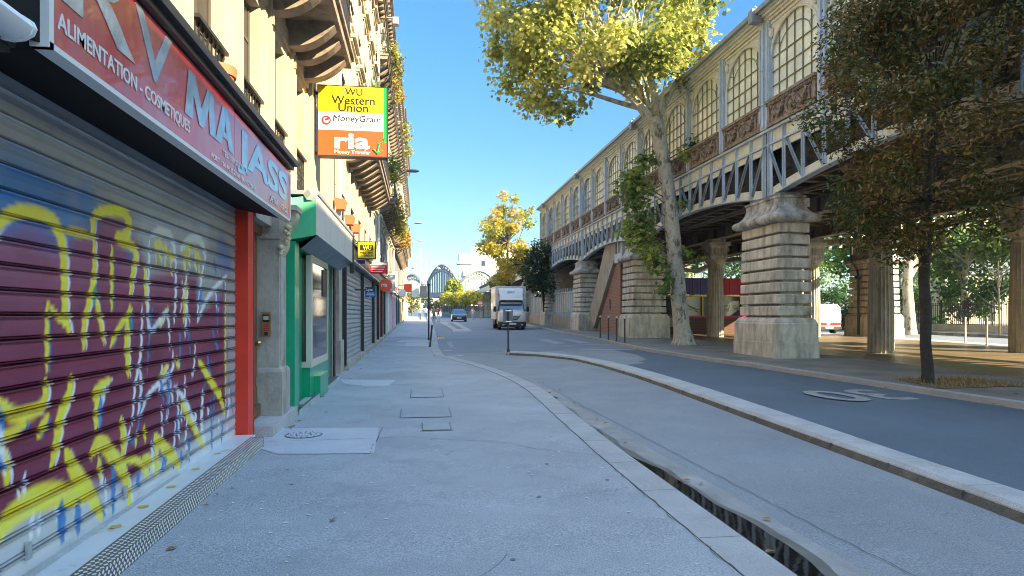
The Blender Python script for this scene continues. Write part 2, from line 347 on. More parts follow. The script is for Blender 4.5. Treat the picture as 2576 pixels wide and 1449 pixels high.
def strip(f0, f1, ys, zf, name, m, side0=None, side1=None):
    """sheet between x=f0(y) and x=f1(y)"""
    mb=MB(); v=[]
    for y in ys: v += [(f0(y),y,zf(f0(y),y)),(f1(y),y,zf(f1(y),y))]
    mb.add(v,[(2*i,2*i+1,2*i+3,2*i+2) for i in range(len(ys)-1)])
    for f,d in ((f0,side0),(f1,side1)):
        if d is not None:
            v=[]
            for y in ys: v += [(f(y),y,zf(f(y),y)),(f(y),y,d(f(y),y))]
            mb.add(v,[(2*i,2*i+1,2*i+3,2*i+2) for i in range(len(ys)-1)])
    return struct(mb,name,m)
def frange(a,b,s):
    n=max(1,int(round((b-a)/s))); return [a+(b-a)*i/n for i in range(n+1)]
ys_all=frange(-30,20,1)+frange(20.4,24,.4)+frange(25,135,2.5)
k_=lambda y: interp(KERB,y); rk_=lambda y: interp(RKERB,y)
PW=.33
mb=MB(); G=1800
yy_=[-G,-60,0,134,G]; zz_=[gz(-60)-.4,gz(-60)-.4,-.4,gz(135)-.3,gz(135)-.3]
for a in range(4): mb.add([(-G,yy_[a],zz_[a]),(G,yy_[a],zz_[a]),(G,yy_[a+1],zz_[a+1]),(-G,yy_[a+1],zz_[a+1])],[(0,1,2,3)])
struct(mb,'ground',M['ground'])
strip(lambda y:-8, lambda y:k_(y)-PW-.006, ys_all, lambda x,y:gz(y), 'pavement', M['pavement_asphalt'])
# granite kerb stones
mb=MB(); y=-8; rs=random.Random(3)
while y<130:
    L=rs.uniform(.85,1.25) if y<40 else 3.0
    a,b=y+.006,y+L-.006; n=2 if y<40 else 1
    for i in range(n):
        c,d=a+(b-a)*i/n, a+(b-a)*(i+1)/n
        v=[]
        for yy in (c,d):
            x1=k_(yy); x0=x1-PW; z=gz(yy)+.004
            v += [(x0,yy,z-.2),(x0,yy,z),(x1-.02,yy,z),(x1,yy,z-.02),(x1,yy,z-.2)]
        mb.add(v,[(j,j+5,j+6,j+1) for j in range(4)]+[(0,1,2,3,4),(9,8,7,6,5)])
    y+=L
struct(mb,'kerb_stones',M['kerb_granite'])
strip(lambda y:k_(y)-PW-.02, lambda y:k_(y)-.01, ys_all, lambda x,y:gz(y)-.03, 'kerb_bed', M['crack'])
# road: one sheet, then lane surfaces
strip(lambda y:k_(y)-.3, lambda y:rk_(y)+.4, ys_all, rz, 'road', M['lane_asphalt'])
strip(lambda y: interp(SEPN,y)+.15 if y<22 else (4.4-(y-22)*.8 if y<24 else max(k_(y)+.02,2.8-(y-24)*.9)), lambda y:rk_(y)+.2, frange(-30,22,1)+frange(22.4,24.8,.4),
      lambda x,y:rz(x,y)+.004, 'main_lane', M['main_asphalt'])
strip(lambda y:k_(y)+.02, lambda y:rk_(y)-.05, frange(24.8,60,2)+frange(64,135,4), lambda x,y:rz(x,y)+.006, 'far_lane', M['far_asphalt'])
strip(lambda y:k_(y)-.01, lambda y:k_(y)+interp([(-30,.62),(3,.62),(7,.5),(12,.33),(20,.3),(22,.05)],y), frange(-30,22,1), lambda x,y:rz(x,y)+.006, 'gutter', M['gutter'])
def wob(y,a=.05): return a*math.sin(y*3.1)+a*.5*math.sin(y*7.7+1)+a*.12*math.sin(y*17+2)
strip(lambda y:k_(y)-.005, lambda y:k_(y)+interp([(-6,.29),(3,.29),(4.5,.34),(6,.29),(7,.19),(8.0,.02)],y)+wob(y,.022)*(1 if y<7.8 else 0), frange(-6,8.0,.08), lambda x,y:rz(x,y)+.011,'water',M['water'])
strip(lambda y:k_(y)-.004, lambda y:k_(y)+interp([(-6,.37),(4.5,.42),(7,.27),(9,.16),(14,.12)],y)+wob(y,.03), frange(-6,14,.1), lambda x,y:rz(x,y)+.0085,'wet_gutter',mat('wet_gutter',(.12,.115,.105),.35,var=.25,sc=5,spec=.7,dirt=(.2,.19,.17),dsc=(3,1,1),dthr=(.45,.7)))
for a,b,wd in ((8.15,9.3,.12),(9.6,10.9,.1),(11.9,12.5,.16),(36,40,.5)):
    strip(lambda y:k_(y)+.0, lambda y,a=a,b=b,wd=wd:k_(y)+.02+wd*max(0,math.sin(math.pi*(y-a)/(b-a)))+wob(y,.015), frange(a,b,.06 if b<20 else .3), lambda x,y:rz(x,y)+.011,'water',M['water'])
# traffic separator
ys=frange(-10,20,.5)+frange(20.3,23.55,.25)
mb=MB(); loops=[]
for y in ys:
    x0,x1=interp(SEPN,y),interp(SEPF,y); z=gz(y)+.035; b=rz(x0,y)-.02
    loops.append([(x0-.03,y,b),(x0,y,z-.035),(x0+.03,y,z),(x1-.03,y,z),(x1,y,z-.035),(x1+.03,y,b)])
mb.loft(loops,cap=True,closed=True)
struct(mb,'separator_kerb',[M['granite']])
mb=MB(); rs=random.Random(5); y=-9
while y<22.5:                       # dark weathered face strips and joints
    x0=interp(SEPN,y); mb.box(x0-.0305,x0+.1,y-.003,y+.003,gz(y)-.14,gz(y)-.004); z=gz(y)+.0362; x1=interp(SEPF,y); mb.add([(x0+.03,y-.003,z),(x1-.03,y-.003,z),(x1-.03,y+.003,z),(x0+.03,y+.003,z)],[(0,1,2,3)]); y+=rs.uniform(.95,1.05)
struct(mb,'separator_joints',M['granite_dark'])
strip(lambda y:interp(SEPN,y)-.034, lambda y:interp(SEPN,y)-.004, frange(-10,20,.5)+frange(20.3,23.4,.25), lambda x,y:(gz(y)-.012 if abs(x-(interp(SEPN,y)-.004))<1e-6 else rz(x,y)+.0), 'separator_face', M['granite_dark'])
# right pavement + plaza
RZ=lambda y:gz(y)+.08
strip(rk_, lambda y:rk_(y)+.2, ys_all, lambda x,y:RZ(y)+.004,'right_kerb',M['kerb_granite'], side0=lambda x,y:rz(x,y)-.03)
strip(lambda y:rk_(y)+.2, lambda y:12.8, ys_all, lambda x,y:RZ(y),'right_pavement',M['right_pave'])
strip(lambda y:12.8, lambda y:23.0, ys_all, lambda x,y:RZ(y),'plaza',M['plaza'])
strip(lambda y:23.0, lambda y:24.2, ys_all, lambda x,y:RZ(y)+.004,'far_kerb',M['granite'])
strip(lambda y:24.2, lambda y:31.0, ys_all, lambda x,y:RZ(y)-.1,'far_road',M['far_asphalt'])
strip(lambda y:31.0, lambda y:70, ys_all, lambda x,y:RZ(y)+.06,'park_pavement',M['right_pave'], side0=lambda x,y:RZ(y)-.12)
# crossing table: granite bands, slabs, faded stripes
mb=MB()
def band(mb,pts,wd,dz=.012):
    for (x0,y0),(x1,y1) in zip(pts,pts[1:]):
        d=Vector((x1-x0,y1-y0,0)).normalized(); n=Vector((-d.y,d.x,0))*wd/2
        v=[(x0-n.x,y0-n.y),(x1-n.x,y1-n.y),(x1+n.x,y1+n.y),(x0+n.x,y0+n.y)]
        mb.add([(a,b,rz(a,b)+dz) for a,b in v],[(0,1,2,3)])
band(mb,[(.85,22.9),(2.1,24.1),(3.3,24.75),(5.2,25.2),(6.7,25.2),(8.2,24.8)],.18)
band(mb,[(.82,26.0),(2.2,27.6),(4.5,28.5),(8.3,28.4)],.16)
struct(mb,'granite_band',M['plateau_slab'])
mb=MB()
for x,y0,y1 in ((1.3,28.6,33),(2.4,29.3,33.5),(3.6,29.6,34),(4.8,29.7,34),(6.0,29.7,34),(7.2,29.7,34)):
    mb.add([(a,b,rz(a,b)+.014) for a,b in ((x,y0),(x+.55,y0),(x+.55,y1),(x,y1))],[(0,1,2,3)])
struct(mb,'crossing_stripes',M['faded_marking'])
t=text('30',2.0,M['marking'],(8.62,12.0,rz(8,11.3)+.016),axis='up180',fw=1.6,name='road_marking',bold=.035); tag(t,kind='structure')
t.rotation_euler=(math.atan(.0105),0,R(4))
# far median
mb=MB()
mb.add([(2.3,47,rz(2.3,47)),(3.7,47,rz(3.7,47)),(4.1,75,rz(4,75)),(2.1,75,rz(2.1,75)),(2.38,47.3,rz(2.3,47)+.13),(3.6,47.3,rz(3.7,47)+.13),(4.0,75,rz(4,75)+.13),(2.2,75,rz(2.1,75)+.13)],
  [(4,5,6,7),(0,1,5,4),(1,2,6,5),(2,3,7,6),(3,0,4,7)])
struct(mb,'median_island',M['kerb_granite'])
mb=MB(); mb.add([(2.8,50,rz(3,50)+.14),(3.2,50,rz(3,50)+.14),(3.4,70,rz(3,70)+.14),(2.9,70,rz(3,70)+.14)],[(0,1,2,3)]); struct(mb,'median_strip',M['far_asphalt'])
# pavement patches, covers, cracks
def patch(name,m,pts,dz,kind='structure'):
    mb=MB(); mb.add([(x,y,gz(y)+dz) for x,y in pts],[tuple(range(len(pts)))]); return struct(mb,name,m)
patch('pavement_patch',M['patch'],[(-1.95,9.0),(-.52,8.85),(-.48,7.3),(-.62,7.27),(-1.5,7.38),(-1.9,7.9)],.004)
patch('pavement_patch',M['patch'],[(-1.72,14.9),(-.5,14.6),(-.6,13.6),(-1.0,13.5),(-1.5,14.0)],.004)
patch('pavement_patch',M['plateau_slab'],[(-1.1,31),(.4,31),(.4,33.2),(-.8,33.2)],.004)
patch('pavement_patch',M['plateau_slab'],[(-.6,27.6),(.35,27.6),(.35,30.6),(-.6,30.6)],.004)
def coverplate(label,x0,x1,y0,y1,m,round_=False):
    b=empty('manhole_cover',((x0+x1)/2,(y0+y1)/2,gz((y0+y1)/2)),label,'manhole cover')
    mb=MB(); cx,cy=(x0+x1)/2,(y0+y1)/2
    if round_:
        mb.disc((cx,cy,gz(cy)+.006),(x1-x0)/2,20)
    else: mb.add([(x,y,gz(y)+.006) for x,y in ((x0,y0),(x1,y0),(x1,y1),(x0,y1))],[(0,1,2,3)])
    mb.build('frame',M['dark_stain'],b)
    mb=MB(); e=.018
    if round_:
        mb.disc((cx,cy,gz(cy)+.009),(x1-x0)/2-e,20)
        mb.build('lid',m,b)
        mb=MB()
        for r in (.09,.15,.2):
            for k in range(16):
                a=2*math.pi*k/16; mb.box(cx+r*math.cos(a)-.008,cx+r*math.cos(a)+.008,cy+r*math.sin(a)-.008,cy+r*math.sin(a)+.008,gz(cy)+.009,gz(cy)+.013)
        mb.build('studs',M['dark_stain'],b)
    else:
        mb.add([(x,y,gz(y)+.009) for x,y in ((x0+e,y0+e),(x1-e,y0+e),(x1-e,y1-e),(x0+e,y1-e))],[(0,1,2,3)]); mb.build('lid',m,b)
    return b
coverplate('wide rectangular asphalt filled cover in the pavement, middle of the three',-.28,.46,9.55,10.4,M['pavement_asphalt'])
coverplate('rectangular cover in the pavement farthest from the diamond plate step',-.16,.43,11.7,12.85,M['pavement_asphalt'])
coverplate('small rough edged cover in the pavement beside the pale patch',.03,.41,8.53,9.12,M['pavement_asphalt'])
coverplate('round iron cover set in the pale pavement patch by the shop step',-1.62,-1.17,8.2,8.65,M['patch'],True)
mb=MB(); rs=random.Random(11)
def crackline(mb,pts,wd=.008,dz=.005,n=8):
    P=[]
    for (a,b),(c,d) in zip(pts,pts[1:]):
        for i in range(n):
            t=i/n; P.append((a+(c-a)*t+rs.uniform(-.02,.02), b+(d-b)*t+rs.uniform(-.02,.02)))
    P.append(pts[-1]); 
    for p,q in zip(P,P[1:]):
        d=Vector((q[0]-p[0],q[1]-p[1],0));
        if d.length<1e-4: continue
        d.normalize(); nn=Vector((-d.y,d.x,0))*wd*rs.uniform(.4,1)/2
        z=gz(p[1])+dz
        mb.add([(p[0]-nn.x,p[1]-nn.y,z),(q[0]-nn.x,q[1]-nn.y,z),(q[0]+nn.x,q[1]+nn.y,z),(p[0]+nn.x,p[1]+nn.y,z)],[(0,1,2,3)])
crackline(mb,[(-1.9,8.05),(-.8,8.1),(-.1,8.15),(.5,7.85),(.9,7.75),(1.35,7.2),(1.86,6.9)])
crackline(mb,[(-1.5,7.35),(-.52,7.27),(-.48,8.85)],.01)
crackline(mb,[(-1.9,8.98),(-.52,8.84)],.008)
crackline(mb,[(.0,9.0),(.1,9.15),(.45,9.1)],.012); crackline(mb,[(.0,8.5),(.42,8.5)],.012); crackline(mb,[(-.1,3.2),(.15,3.5),(.55,4.2)],.004)
crackline(mb,[(1.2,5.4),(1.8,5.6)],.004)
y=2.0
while y<20: crackline(mb,[(k_(y)-PW-.012,y),(k_(y+1.5)-PW-.012,y+1.5)],.007,.007,14); y+=1.5
struct(mb,'pavement_cracks',M['crack'])
mb=MB(); y=3.5
P=[(3.05,3.5),(2.98,4.5),(2.95,5.5),(2.9,6.8),(2.85,8.5),(2.75,11),(2.7,13.5)]
for (a,b),(c,d) in zip(P,P[1:]): [band(mb,[(a+(c-a)*q/6+.012*math.sin(9*(b+q)),b+(d-b)*q/6),(a+(c-a)*(q+1)/6+.012*math.sin(9*(b+q+1)),b+(d-b)*(q+1)/6)],.006,.012) for q in range(6)]
struct(mb,'lane_crack',M['crack'])
mb=MB()
for i in range(330):
    y=2+abs(rs.gauss(0,1))*7; x=rs.uniform(-1.6,1.8); r=rs.uniform(.006,.017)
    if y<26 and x<k_(y)-.4: mb.disc((x,y,gz(y)+.0055),r,7,r*rs.uniform(.7,1.1))
tag(mb.build('gum_spots',M['gum']),kind='stuff')
mb=MB()
for i in range(45):
    y=2+abs(rs.gauss(0,1))*6; x=rs.uniform(-1.6,2.0); r=rs.uniform(.006,.022)
    if y<26 and x<k_(y)-.1: mb.disc((x,y,gz(y)+.0057),r,9,r*rs.uniform(.6,1.1))
tag(mb.build('dark_spots',M['dark_stain']),kind='stuff')
def litter(name,label,x,y,s,m,z=None,rzz=0,rx=.5):
    mb=MB(); z=(gz(y) if z is None else z)+.006
    mb.add([(-s,-s*.4,0),(0,-s*.55,s*rx*.6),(s,-s*.3,s*.1),(s*.8,s*.4,s*rx*.5),(0,s*.5,s*.15),(-s*.9,s*.35,s*rx*.4)],[(0,1,4,5),(1,2,3,4)])
    o=mb.build(name,m,None); o.location=(x,y,z); o.rotation_euler=(0,0,rzz); tag(o,label,'litter'); return o
litter('paper_scrap','white paper scrap lying near the middle of the far pavement',.62,13.6,.05,M['litter_white'])
litter('paper_scrap','small white paper scrap nearest the diamond plate step, bottom left of the photo',-1.25,4.0,.022,M['litter_white'],rzz=.4)
litter('dry_leaf','curled brown dead leaf on the pavement left of centre',-.62,5.0,.03,M['bark_mid'],rzz=.8,rx=1.2)
litter('cigarette_butt','cigarette butt on the pavement left of the brown leaf',-.95,5.0,.02,M['litter_white'],rzz=.1,rx=.2)
litter('paper_scrap','white crumpled paper on the ground by the green shop threshold',-1.75,9.95,.04,M['litter_white'],rzz=.4)
litter('paper_scrap','white crumpled scrap at the edge of the doorway step',-1.72,8.9,.03,M['litter_white'],rzz=1)

mb=MB()
for i in range(170):
    c=rs.random()
    if c<.45: y=rs.uniform(8,40); x=rk_(y)+rs.uniform(.1,3.2); z=gz(y)+.09
    elif c<.7: y=rs.uniform(6,40); x=rk_(y)-abs(rs.gauss(0,.15))-.03; z=rz(x,y)+.02
    elif c<.85: y=rs.uniform(3,20); x=k_(y)+rs.uniform(.05,.5); z=rz(x,y)+.02
    else: y=rs.uniform(4,28); x=-1.68+abs(rs.gauss(0,.12)); z=gz(y)+.01
    s=rs.uniform(.02,.05); a=rs.uniform(0,6.28); ca,sa=math.cos(a)*s,math.sin(a)*s
    mb.add([(x-ca,y-sa,z),(x+sa*.6,y-ca*.6,z+.008),(x+ca,y+sa,z+.002),(x-sa*.6,y+ca*.6,z+.014)],[(0,1,2,3)])
tag(mb.build('fallen_leaves',mat('dead_leaf',(.30,.17,.06),.9,var=.4,sc=9)),kind='stuff')
# small litter across the pavement
mb=MB()
for i in range(90):
    y=2.5+rs.random()**1.5*30; x=rs.choice([rs.uniform(-1.6,1.7),rs.uniform(-1.7,-1.3)]); s=rs.uniform(.004,.013)
    mb.add([(x-s,y-s*.5,gz(y)+.007),(x+s,y-s*.4,gz(y)+.01),(x+s*.8,y+s*.5,gz(y)+.007),(x-s*.6,y+s*.6,gz(y)+.012)],[(0,1,2,3)])
tag(mb.build('fine_litter',M['litter_white']),kind='stuff')
# ================================================================== SHUTTER SHOP (red sign)
shop1=empty('grocery_shop',(-1.95,4,gz(4)),'closed corner shop under the long red sign, graffitied roller shutter','shop')
MAROON= [(3.59, 2.01), (3.81, 2.07), (4.12, 2.08), (4.29, 2.01), (4.65, 2.15), (4.73, 2.22), (5.23, 2.27), (5.27, 2.14), (5.42, 2.08), (5.49, 1.94), (5.57, 1.86), (6.09, 1.96), (6.73, 1.93), (6.77, 1.55), (7.62, 1.84), (7.67, 0.52), (6.89, 0.5), (6.43, 0.3), (5.79, 0.41), (5.18, 0.32), (4.58, 0.47), (4.17, 0.51), (3.86, 0.51), (3.59, 0.49)]
STROKES= [["B",0.265,1,[[3.86,2.2],[4.26,2.13]]],["B",0.144,1,[[4.58,2.26],[4.62,2.18]]],["B",0.168,1,[[3.67,2.11],[3.76,2.07]]],["B",0.12,1,[[7.52,2.24],[7.73,2.14]]],["B",0.072,1,[[5.13,2.12],[5.27,2.0]]],["G",0.144,1,[[5.57,2.2],[6.89,2.28]]],["W",0.038,0,[[5.62,2.18],[5.79,2.24],[6.09,2.24],[6.17,1.97]]],["W",0.038,0,[[6.29,2.14],[6.5,2.26],[6.89,2.28],[6.97,2.1]]],["Y",0.063,0,[[3.59,1.88],[3.67,1.99],[3.74,2.06],[3.91,2.11],[4.12,2.12],[4.26,2.07],[4.31,1.95],[4.32,1.84],[4.32,1.58],[4.38,1.45]]],["Y",0.029,0,[[4.31,2.06],[4.65,2.06]]],["Y",0.053,0,[[4.67,2.06],[4.67,2.21],[4.92,2.27],[5.23,2.29],[5.18,2.11],[4.96,2.09],[5.37,2.06],[5.27,1.84],[5.23,1.7]]],["Y",0.026,0,[[4.94,2.03],[4.94,1.58]]],["Y",0.041,0,[[4.69,2.04],[4.69,1.81],[4.6,1.58],[4.55,1.51],[4.55,1.34]]],["Y",0.029,0,[[5.49,1.92],[5.54,1.59]]],["Y",0.026,0,[[4.13,1.62],[4.13,1.23]]],["Y",0.024,0,[[4.13,1.62],[4.38,1.47]]],["Y",0.029,0,[[4.65,1.77],[4.75,1.6],[4.82,1.37]]],["Y",0.029,0,[[4.92,1.34],[5.05,1.47],[5.27,1.59]]],["Y",0.048,0,[[5.23,1.61],[5.18,1.43],[5.2,1.12]]],["Y",0.063,0,[[3.59,1.15],[3.67,1.12],[3.81,1.02],[4.01,1.02],[4.12,1.06],[4.12,1.18]]],["Y",0.053,0,[[3.59,0.89],[3.72,0.93],[3.91,0.96]]],["Y",0.058,0,[[3.65,0.91],[3.74,0.82],[3.76,0.68]]],["Y",0.048,0,[[4.04,0.88],[4.14,0.98]]],["Y",0.058,0,[[4.4,1.17],[4.37,1.06],[4.27,0.96],[4.23,0.8],[4.17,0.68]]],["Y",0.048,0,[[4.9,1.11],[4.69,1.06],[4.73,0.98],[4.84,1.06]]],["Y",0.053,0,[[4.73,0.98],[4.71,0.81]]],["Y",0.12,0,[[3.63,0.43],[3.81,0.52],[4.04,0.54],[4.35,0.48],[4.55,0.4]]],["Y",0.087,0,[[4.34,0.73],[4.45,0.57],[4.62,0.43],[4.78,0.21]]],["Y",0.077,0,[[4.65,0.65],[4.73,0.72],[4.84,0.68],[5.01,0.54],[5.18,0.38],[5.23,0.17]]],["Y",0.034,0,[[4.75,0.61],[4.78,0.46]]],["Y",0.048,0,[[5.09,0.82],[5.13,0.68],[5.11,0.55]]],["Y",0.058,0,[[5.69,0.58],[5.85,0.48],[6.09,0.35],[6.24,0.21]]],["Y",0.036,0,[[5.69,0.58],[5.73,0.42],[5.71,0.26]]],["Y",0.043,0,[[6.29,0.78],[6.58,0.55],[6.93,0.25]]],["Y",0.043,0,[[6.77,1.11],[7.06,0.93],[7.43,0.72],[7.64,0.49]]],["Y",0.022,0,[[7.67,1.96],[7.67,0.55]]],["Y",0.058,0,[[5.47,0.46],[5.79,0.32]]],["Y",0.034,0,[[5.13,0.51],[5.37,0.48],[5.57,0.29]]],["Y",0.043,0,[[6.19,1.17],[6.22,1.1]]],["Y",0.034,0,[[5.97,1.14],[5.73,0.98]]],["Y",0.024,0,[[5.97,1.61],[5.79,1.46]]],["Y",0.029,0,[[6.43,1.84],[6.36,1.5]]],["Y",0.017,0,[[5.71,2.17],[5.73,2.05]]],["Y",0.017,0,[[5.67,2.12],[5.79,2.09]]],["Y",0.014,0,[[5.71,2.04],[5.74,1.96]]],["Y",0.017,0,[[5.79,2.2],[5.81,2.08]]],["Y",0.017,0,[[5.76,2.15],[5.87,2.12]]],["Y",0.014,0,[[5.79,2.07],[5.83,1.99]]],["Y",0.017,0,[[5.91,2.15],[5.93,2.03]]],["Y",0.017,0,[[5.87,2.1],[5.99,2.07]]],["Y",0.014,0,[[5.91,2.02],[5.94,1.93]]],["Y",0.017,0,[[6.03,2.12],[6.05,1.99]]],["Y",0.017,0,[[5.99,2.07],[6.12,2.03]]],["Y",0.014,0,[[6.03,1.98],[6.07,1.89]]],["Y",0.017,0,[[6.36,2.17],[6.39,2.04]]],["Y",0.017,0,[[6.32,2.12],[6.46,2.09]]],["Y",0.014,0,[[6.36,2.03],[6.4,1.93]]],["Y",0.017,0,[[6.47,2.23],[6.5,2.1]]],["Y",0.017,0,[[6.42,2.18],[6.57,2.14]]],["Y",0.014,0,[[6.47,2.09],[6.51,1.99]]],["Y",0.017,0,[[6.65,2.22],[6.68,2.08]]],["Y",0.017,0,[[6.61,2.16],[6.76,2.12]]],["Y",0.014,0,[[6.65,2.06],[6.7,1.97]]],["Y",0.017,0,[[6.77,2.16],[6.8,2.02]]],["Y",0.017,0,[[6.72,2.11],[6.88,2.07]]],["Y",0.014,0,[[6.77,2.01],[6.82,1.91]]],["W",0.022,0,[[5.58,2.14],[5.57,1.86],[5.54,1.38],[5.79,1.5],[5.98,1.61],[6.03,1.27]]],["W",0.022,0,[[6.16,1.97],[6.16,1.73],[6.12,1.48]]],["W",0.022,0,[[6.73,1.49],[7.06,1.76],[7.73,1.99]]],["W",0.019,0,[[6.93,2.07],[6.81,1.8],[6.73,1.55]]],["W",0.019,0,[[5.44,1.61],[5.44,1.26],[5.32,1.07],[5.27,0.75]]],["W",0.022,0,[[5.39,1.16],[5.44,1.01],[5.37,0.78]]],["W",0.022,0,[[6.09,1.25],[6.12,1.06],[5.57,0.96],[5.42,0.79]]],["W",0.024,0,[[5.79,0.98],[6.03,0.91],[5.94,0.65]]],["W",0.024,0,[[6.12,0.94],[6.43,0.77],[6.73,0.47]]],["W",0.017,0,[[5.23,0.72],[5.18,0.61]]],["W",0.024,0,[[5.62,0.55],[5.68,0.3]]],["W",0.022,0,[[6.47,1.82],[6.39,1.35]]],["W",0.034,0,[[6.89,0.81],[6.85,0.45],[6.97,0.27]]],["W",0.034,0,[[3.71,0.98],[3.7,0.84],[3.74,0.75]]],["W",0.029,0,[[4.84,1.06],[4.77,0.92]]],["B",0.058,0,[[4.29,0.45],[4.29,0.21]]],["B",0.048,0,[[4.48,0.4],[4.48,0.2]]],["B",0.036,0,[[4.96,0.53],[4.96,0.19]]],["B",0.034,0,[[5.37,0.38],[5.37,0.26]]],["B",0.029,0,[[5.88,0.37],[5.85,0.27]]],["B",0.029,0,[[6.5,0.46],[6.5,0.21]]],["B",0.024,0,[[7.15,0.7],[7.19,0.17]]],["B",0.022,0,[[7.57,0.42],[7.52,0.19]]],["B",0.043,0,[[3.69,1.08],[3.72,0.98]]],["B",0.038,0,[[3.67,0.83],[3.72,0.77]]],["B",0.034,0,[[4.78,1.01],[4.76,0.8]]],["B",0.029,0,[[5.82,1.06],[5.88,0.84]]],["B",0.024,0,[[6.03,1.09],[5.96,0.71]]],["B",0.038,0,[[3.67,0.28],[3.67,0.18]]],["B",0.029,0,[[6.85,1.81],[6.79,1.65]]],["B",0.024,0,[[7.24,2.13],[7.33,1.97]]],["B",0.024,0,[[7.73,1.31],[7.73,1.07]]],["B",0.034,0,[[5.23,1.55],[5.27,1.43]]],["N",0.038,0,[[4.71,1.74],[4.69,1.63]]],["N",0.029,0,[[5.23,1.53],[5.25,1.45]]]]
# shutter surface with painted colour attribute
def seg_dist(P,a,b):
    a=np.array(a);b=np.array(b);d=b-a;L=(d@d)+1e-12
    t=np.clip(((P-a)@d)/L,0,1); return np.hypot(*(P-(a+t[:,None]*d)).T), t
def inpoly(P,poly):
    x,y=P[:,0],P[:,1]; c=np.zeros(len(P),bool); n=len(poly)
    for i in range(n):
        x1,y1=poly[i]; x2,y2=poly[(i+1)%n]
        k=((y1>y)!=(y2>y)); c ^= k&(x<(x2-x1)*(y-y1)/((y2-y1)+1e-12)+x1)
    return c
COLS={'Y':(.80,.62,.03),'W':(.62,.68,.78),'B':(.02,.16,.42),'N':(.02,.22,.17),'G':(.40,.43,.47)}
def shutter(name,X,y0,y1,z0,z1,dy,slat,parent,paint=None,mats=None):
    prof=[(0,.0),(.02,.003),(.2,.006),(.4,.008),(.6,.005),(.72,.0),(.77,.018),(.82,.022),(.86,-.03),(.90,.012),(.94,.018),(.975,-.028)]
    rows=[]; z=z0
    while z<z1:
        for t,x in prof: rows.append((z+t*slat,X+x,t))
        z+=slat
    ys=np.arange(y0,y1+dy,dy); nR=len(rows); nC=len(ys)
    V=np.zeros((nR,nC,3)); V[:,:,0]=np.array([r[1] for r in rows])[:,None]; V[:,:,1]=ys[None,:]; V[:,:,2]=np.array([r[0] for r in rows])[:,None]
    idx=np.arange(nR*nC).reshape(nR,nC)
    F=np.stack([idx[:-1,:-1],idx[:-1,1:],idx[1:,1:],idx[1:,:-1]],-1).reshape(-1,4)
    me=bpy.data.meshes.new(name); me.from_pydata(V.reshape(-1,3).tolist(),[],F.tolist())
    if paint is not None:
        a=me.color_attributes.new('Col','FLOAT_COLOR','POINT'); col=paint(V.reshape(-1,3)); a.data.foreach_set('color',np.c_[col,np.ones(len(col))].astype(np.float32).ravel())
    me.materials.append(mats); o=bpy.data.objects.new(name,me); C.objects.link(o); par(o,parent); return o
def fbm(P,s,seed=0):
    # cheap value noise
    r=np.zeros(len(P)); amp=1; tot=0
    for k in range(4):
        f=s*2**k; r+=amp*np.sin(P[:,0]*f*1.3+seed+k*1.7+1.5*np.sin(P[:,1]*f*.9+k))*np.sin(P[:,1]*f*1.1+seed*2+k*2.3+1.5*np.sin(P[:,0]*f*.7)); tot+=amp; amp*=.55
    return r/tot
_rs=random.Random(9); _ex=[]
for col,w,soft,pts in STROKES:
    if col=='Y' and not soft and len(pts)>=2:
        o_=.018+w*.45; _ex.append(['W' if _rs.random()<.6 else 'B',w*.30,0,[[p[0]+o_,p[1]-.01] for p in pts]])
for _ in range(34):
    y_=_rs.uniform(3.8,7.9); z_=_rs.uniform(.22,.62); L_=_rs.uniform(.06,.2); _ex.append([_rs.choice('BWYW'),_rs.uniform(.012,.03),0,[[y_,z_],[y_+_rs.uniform(-.03,.03),z_+L_]]])
for _ in range(26):
    y_=_rs.uniform(5.4,7.9); z_=_rs.uniform(.6,2.0); a_=_rs.uniform(-.12,.12); _ex.append([_rs.choice('WWB'),_rs.uniform(.010,.018),0,[[y_,z_],[y_+a_,z_-_rs.uniform(.1,.3)],[y_+a_*2,z_-_rs.uniform(.2,.5)]]])
STROKES=[q for q in _ex if q[0]!='Y']+STROKES+[q for q in _ex if q[0]=='Y']
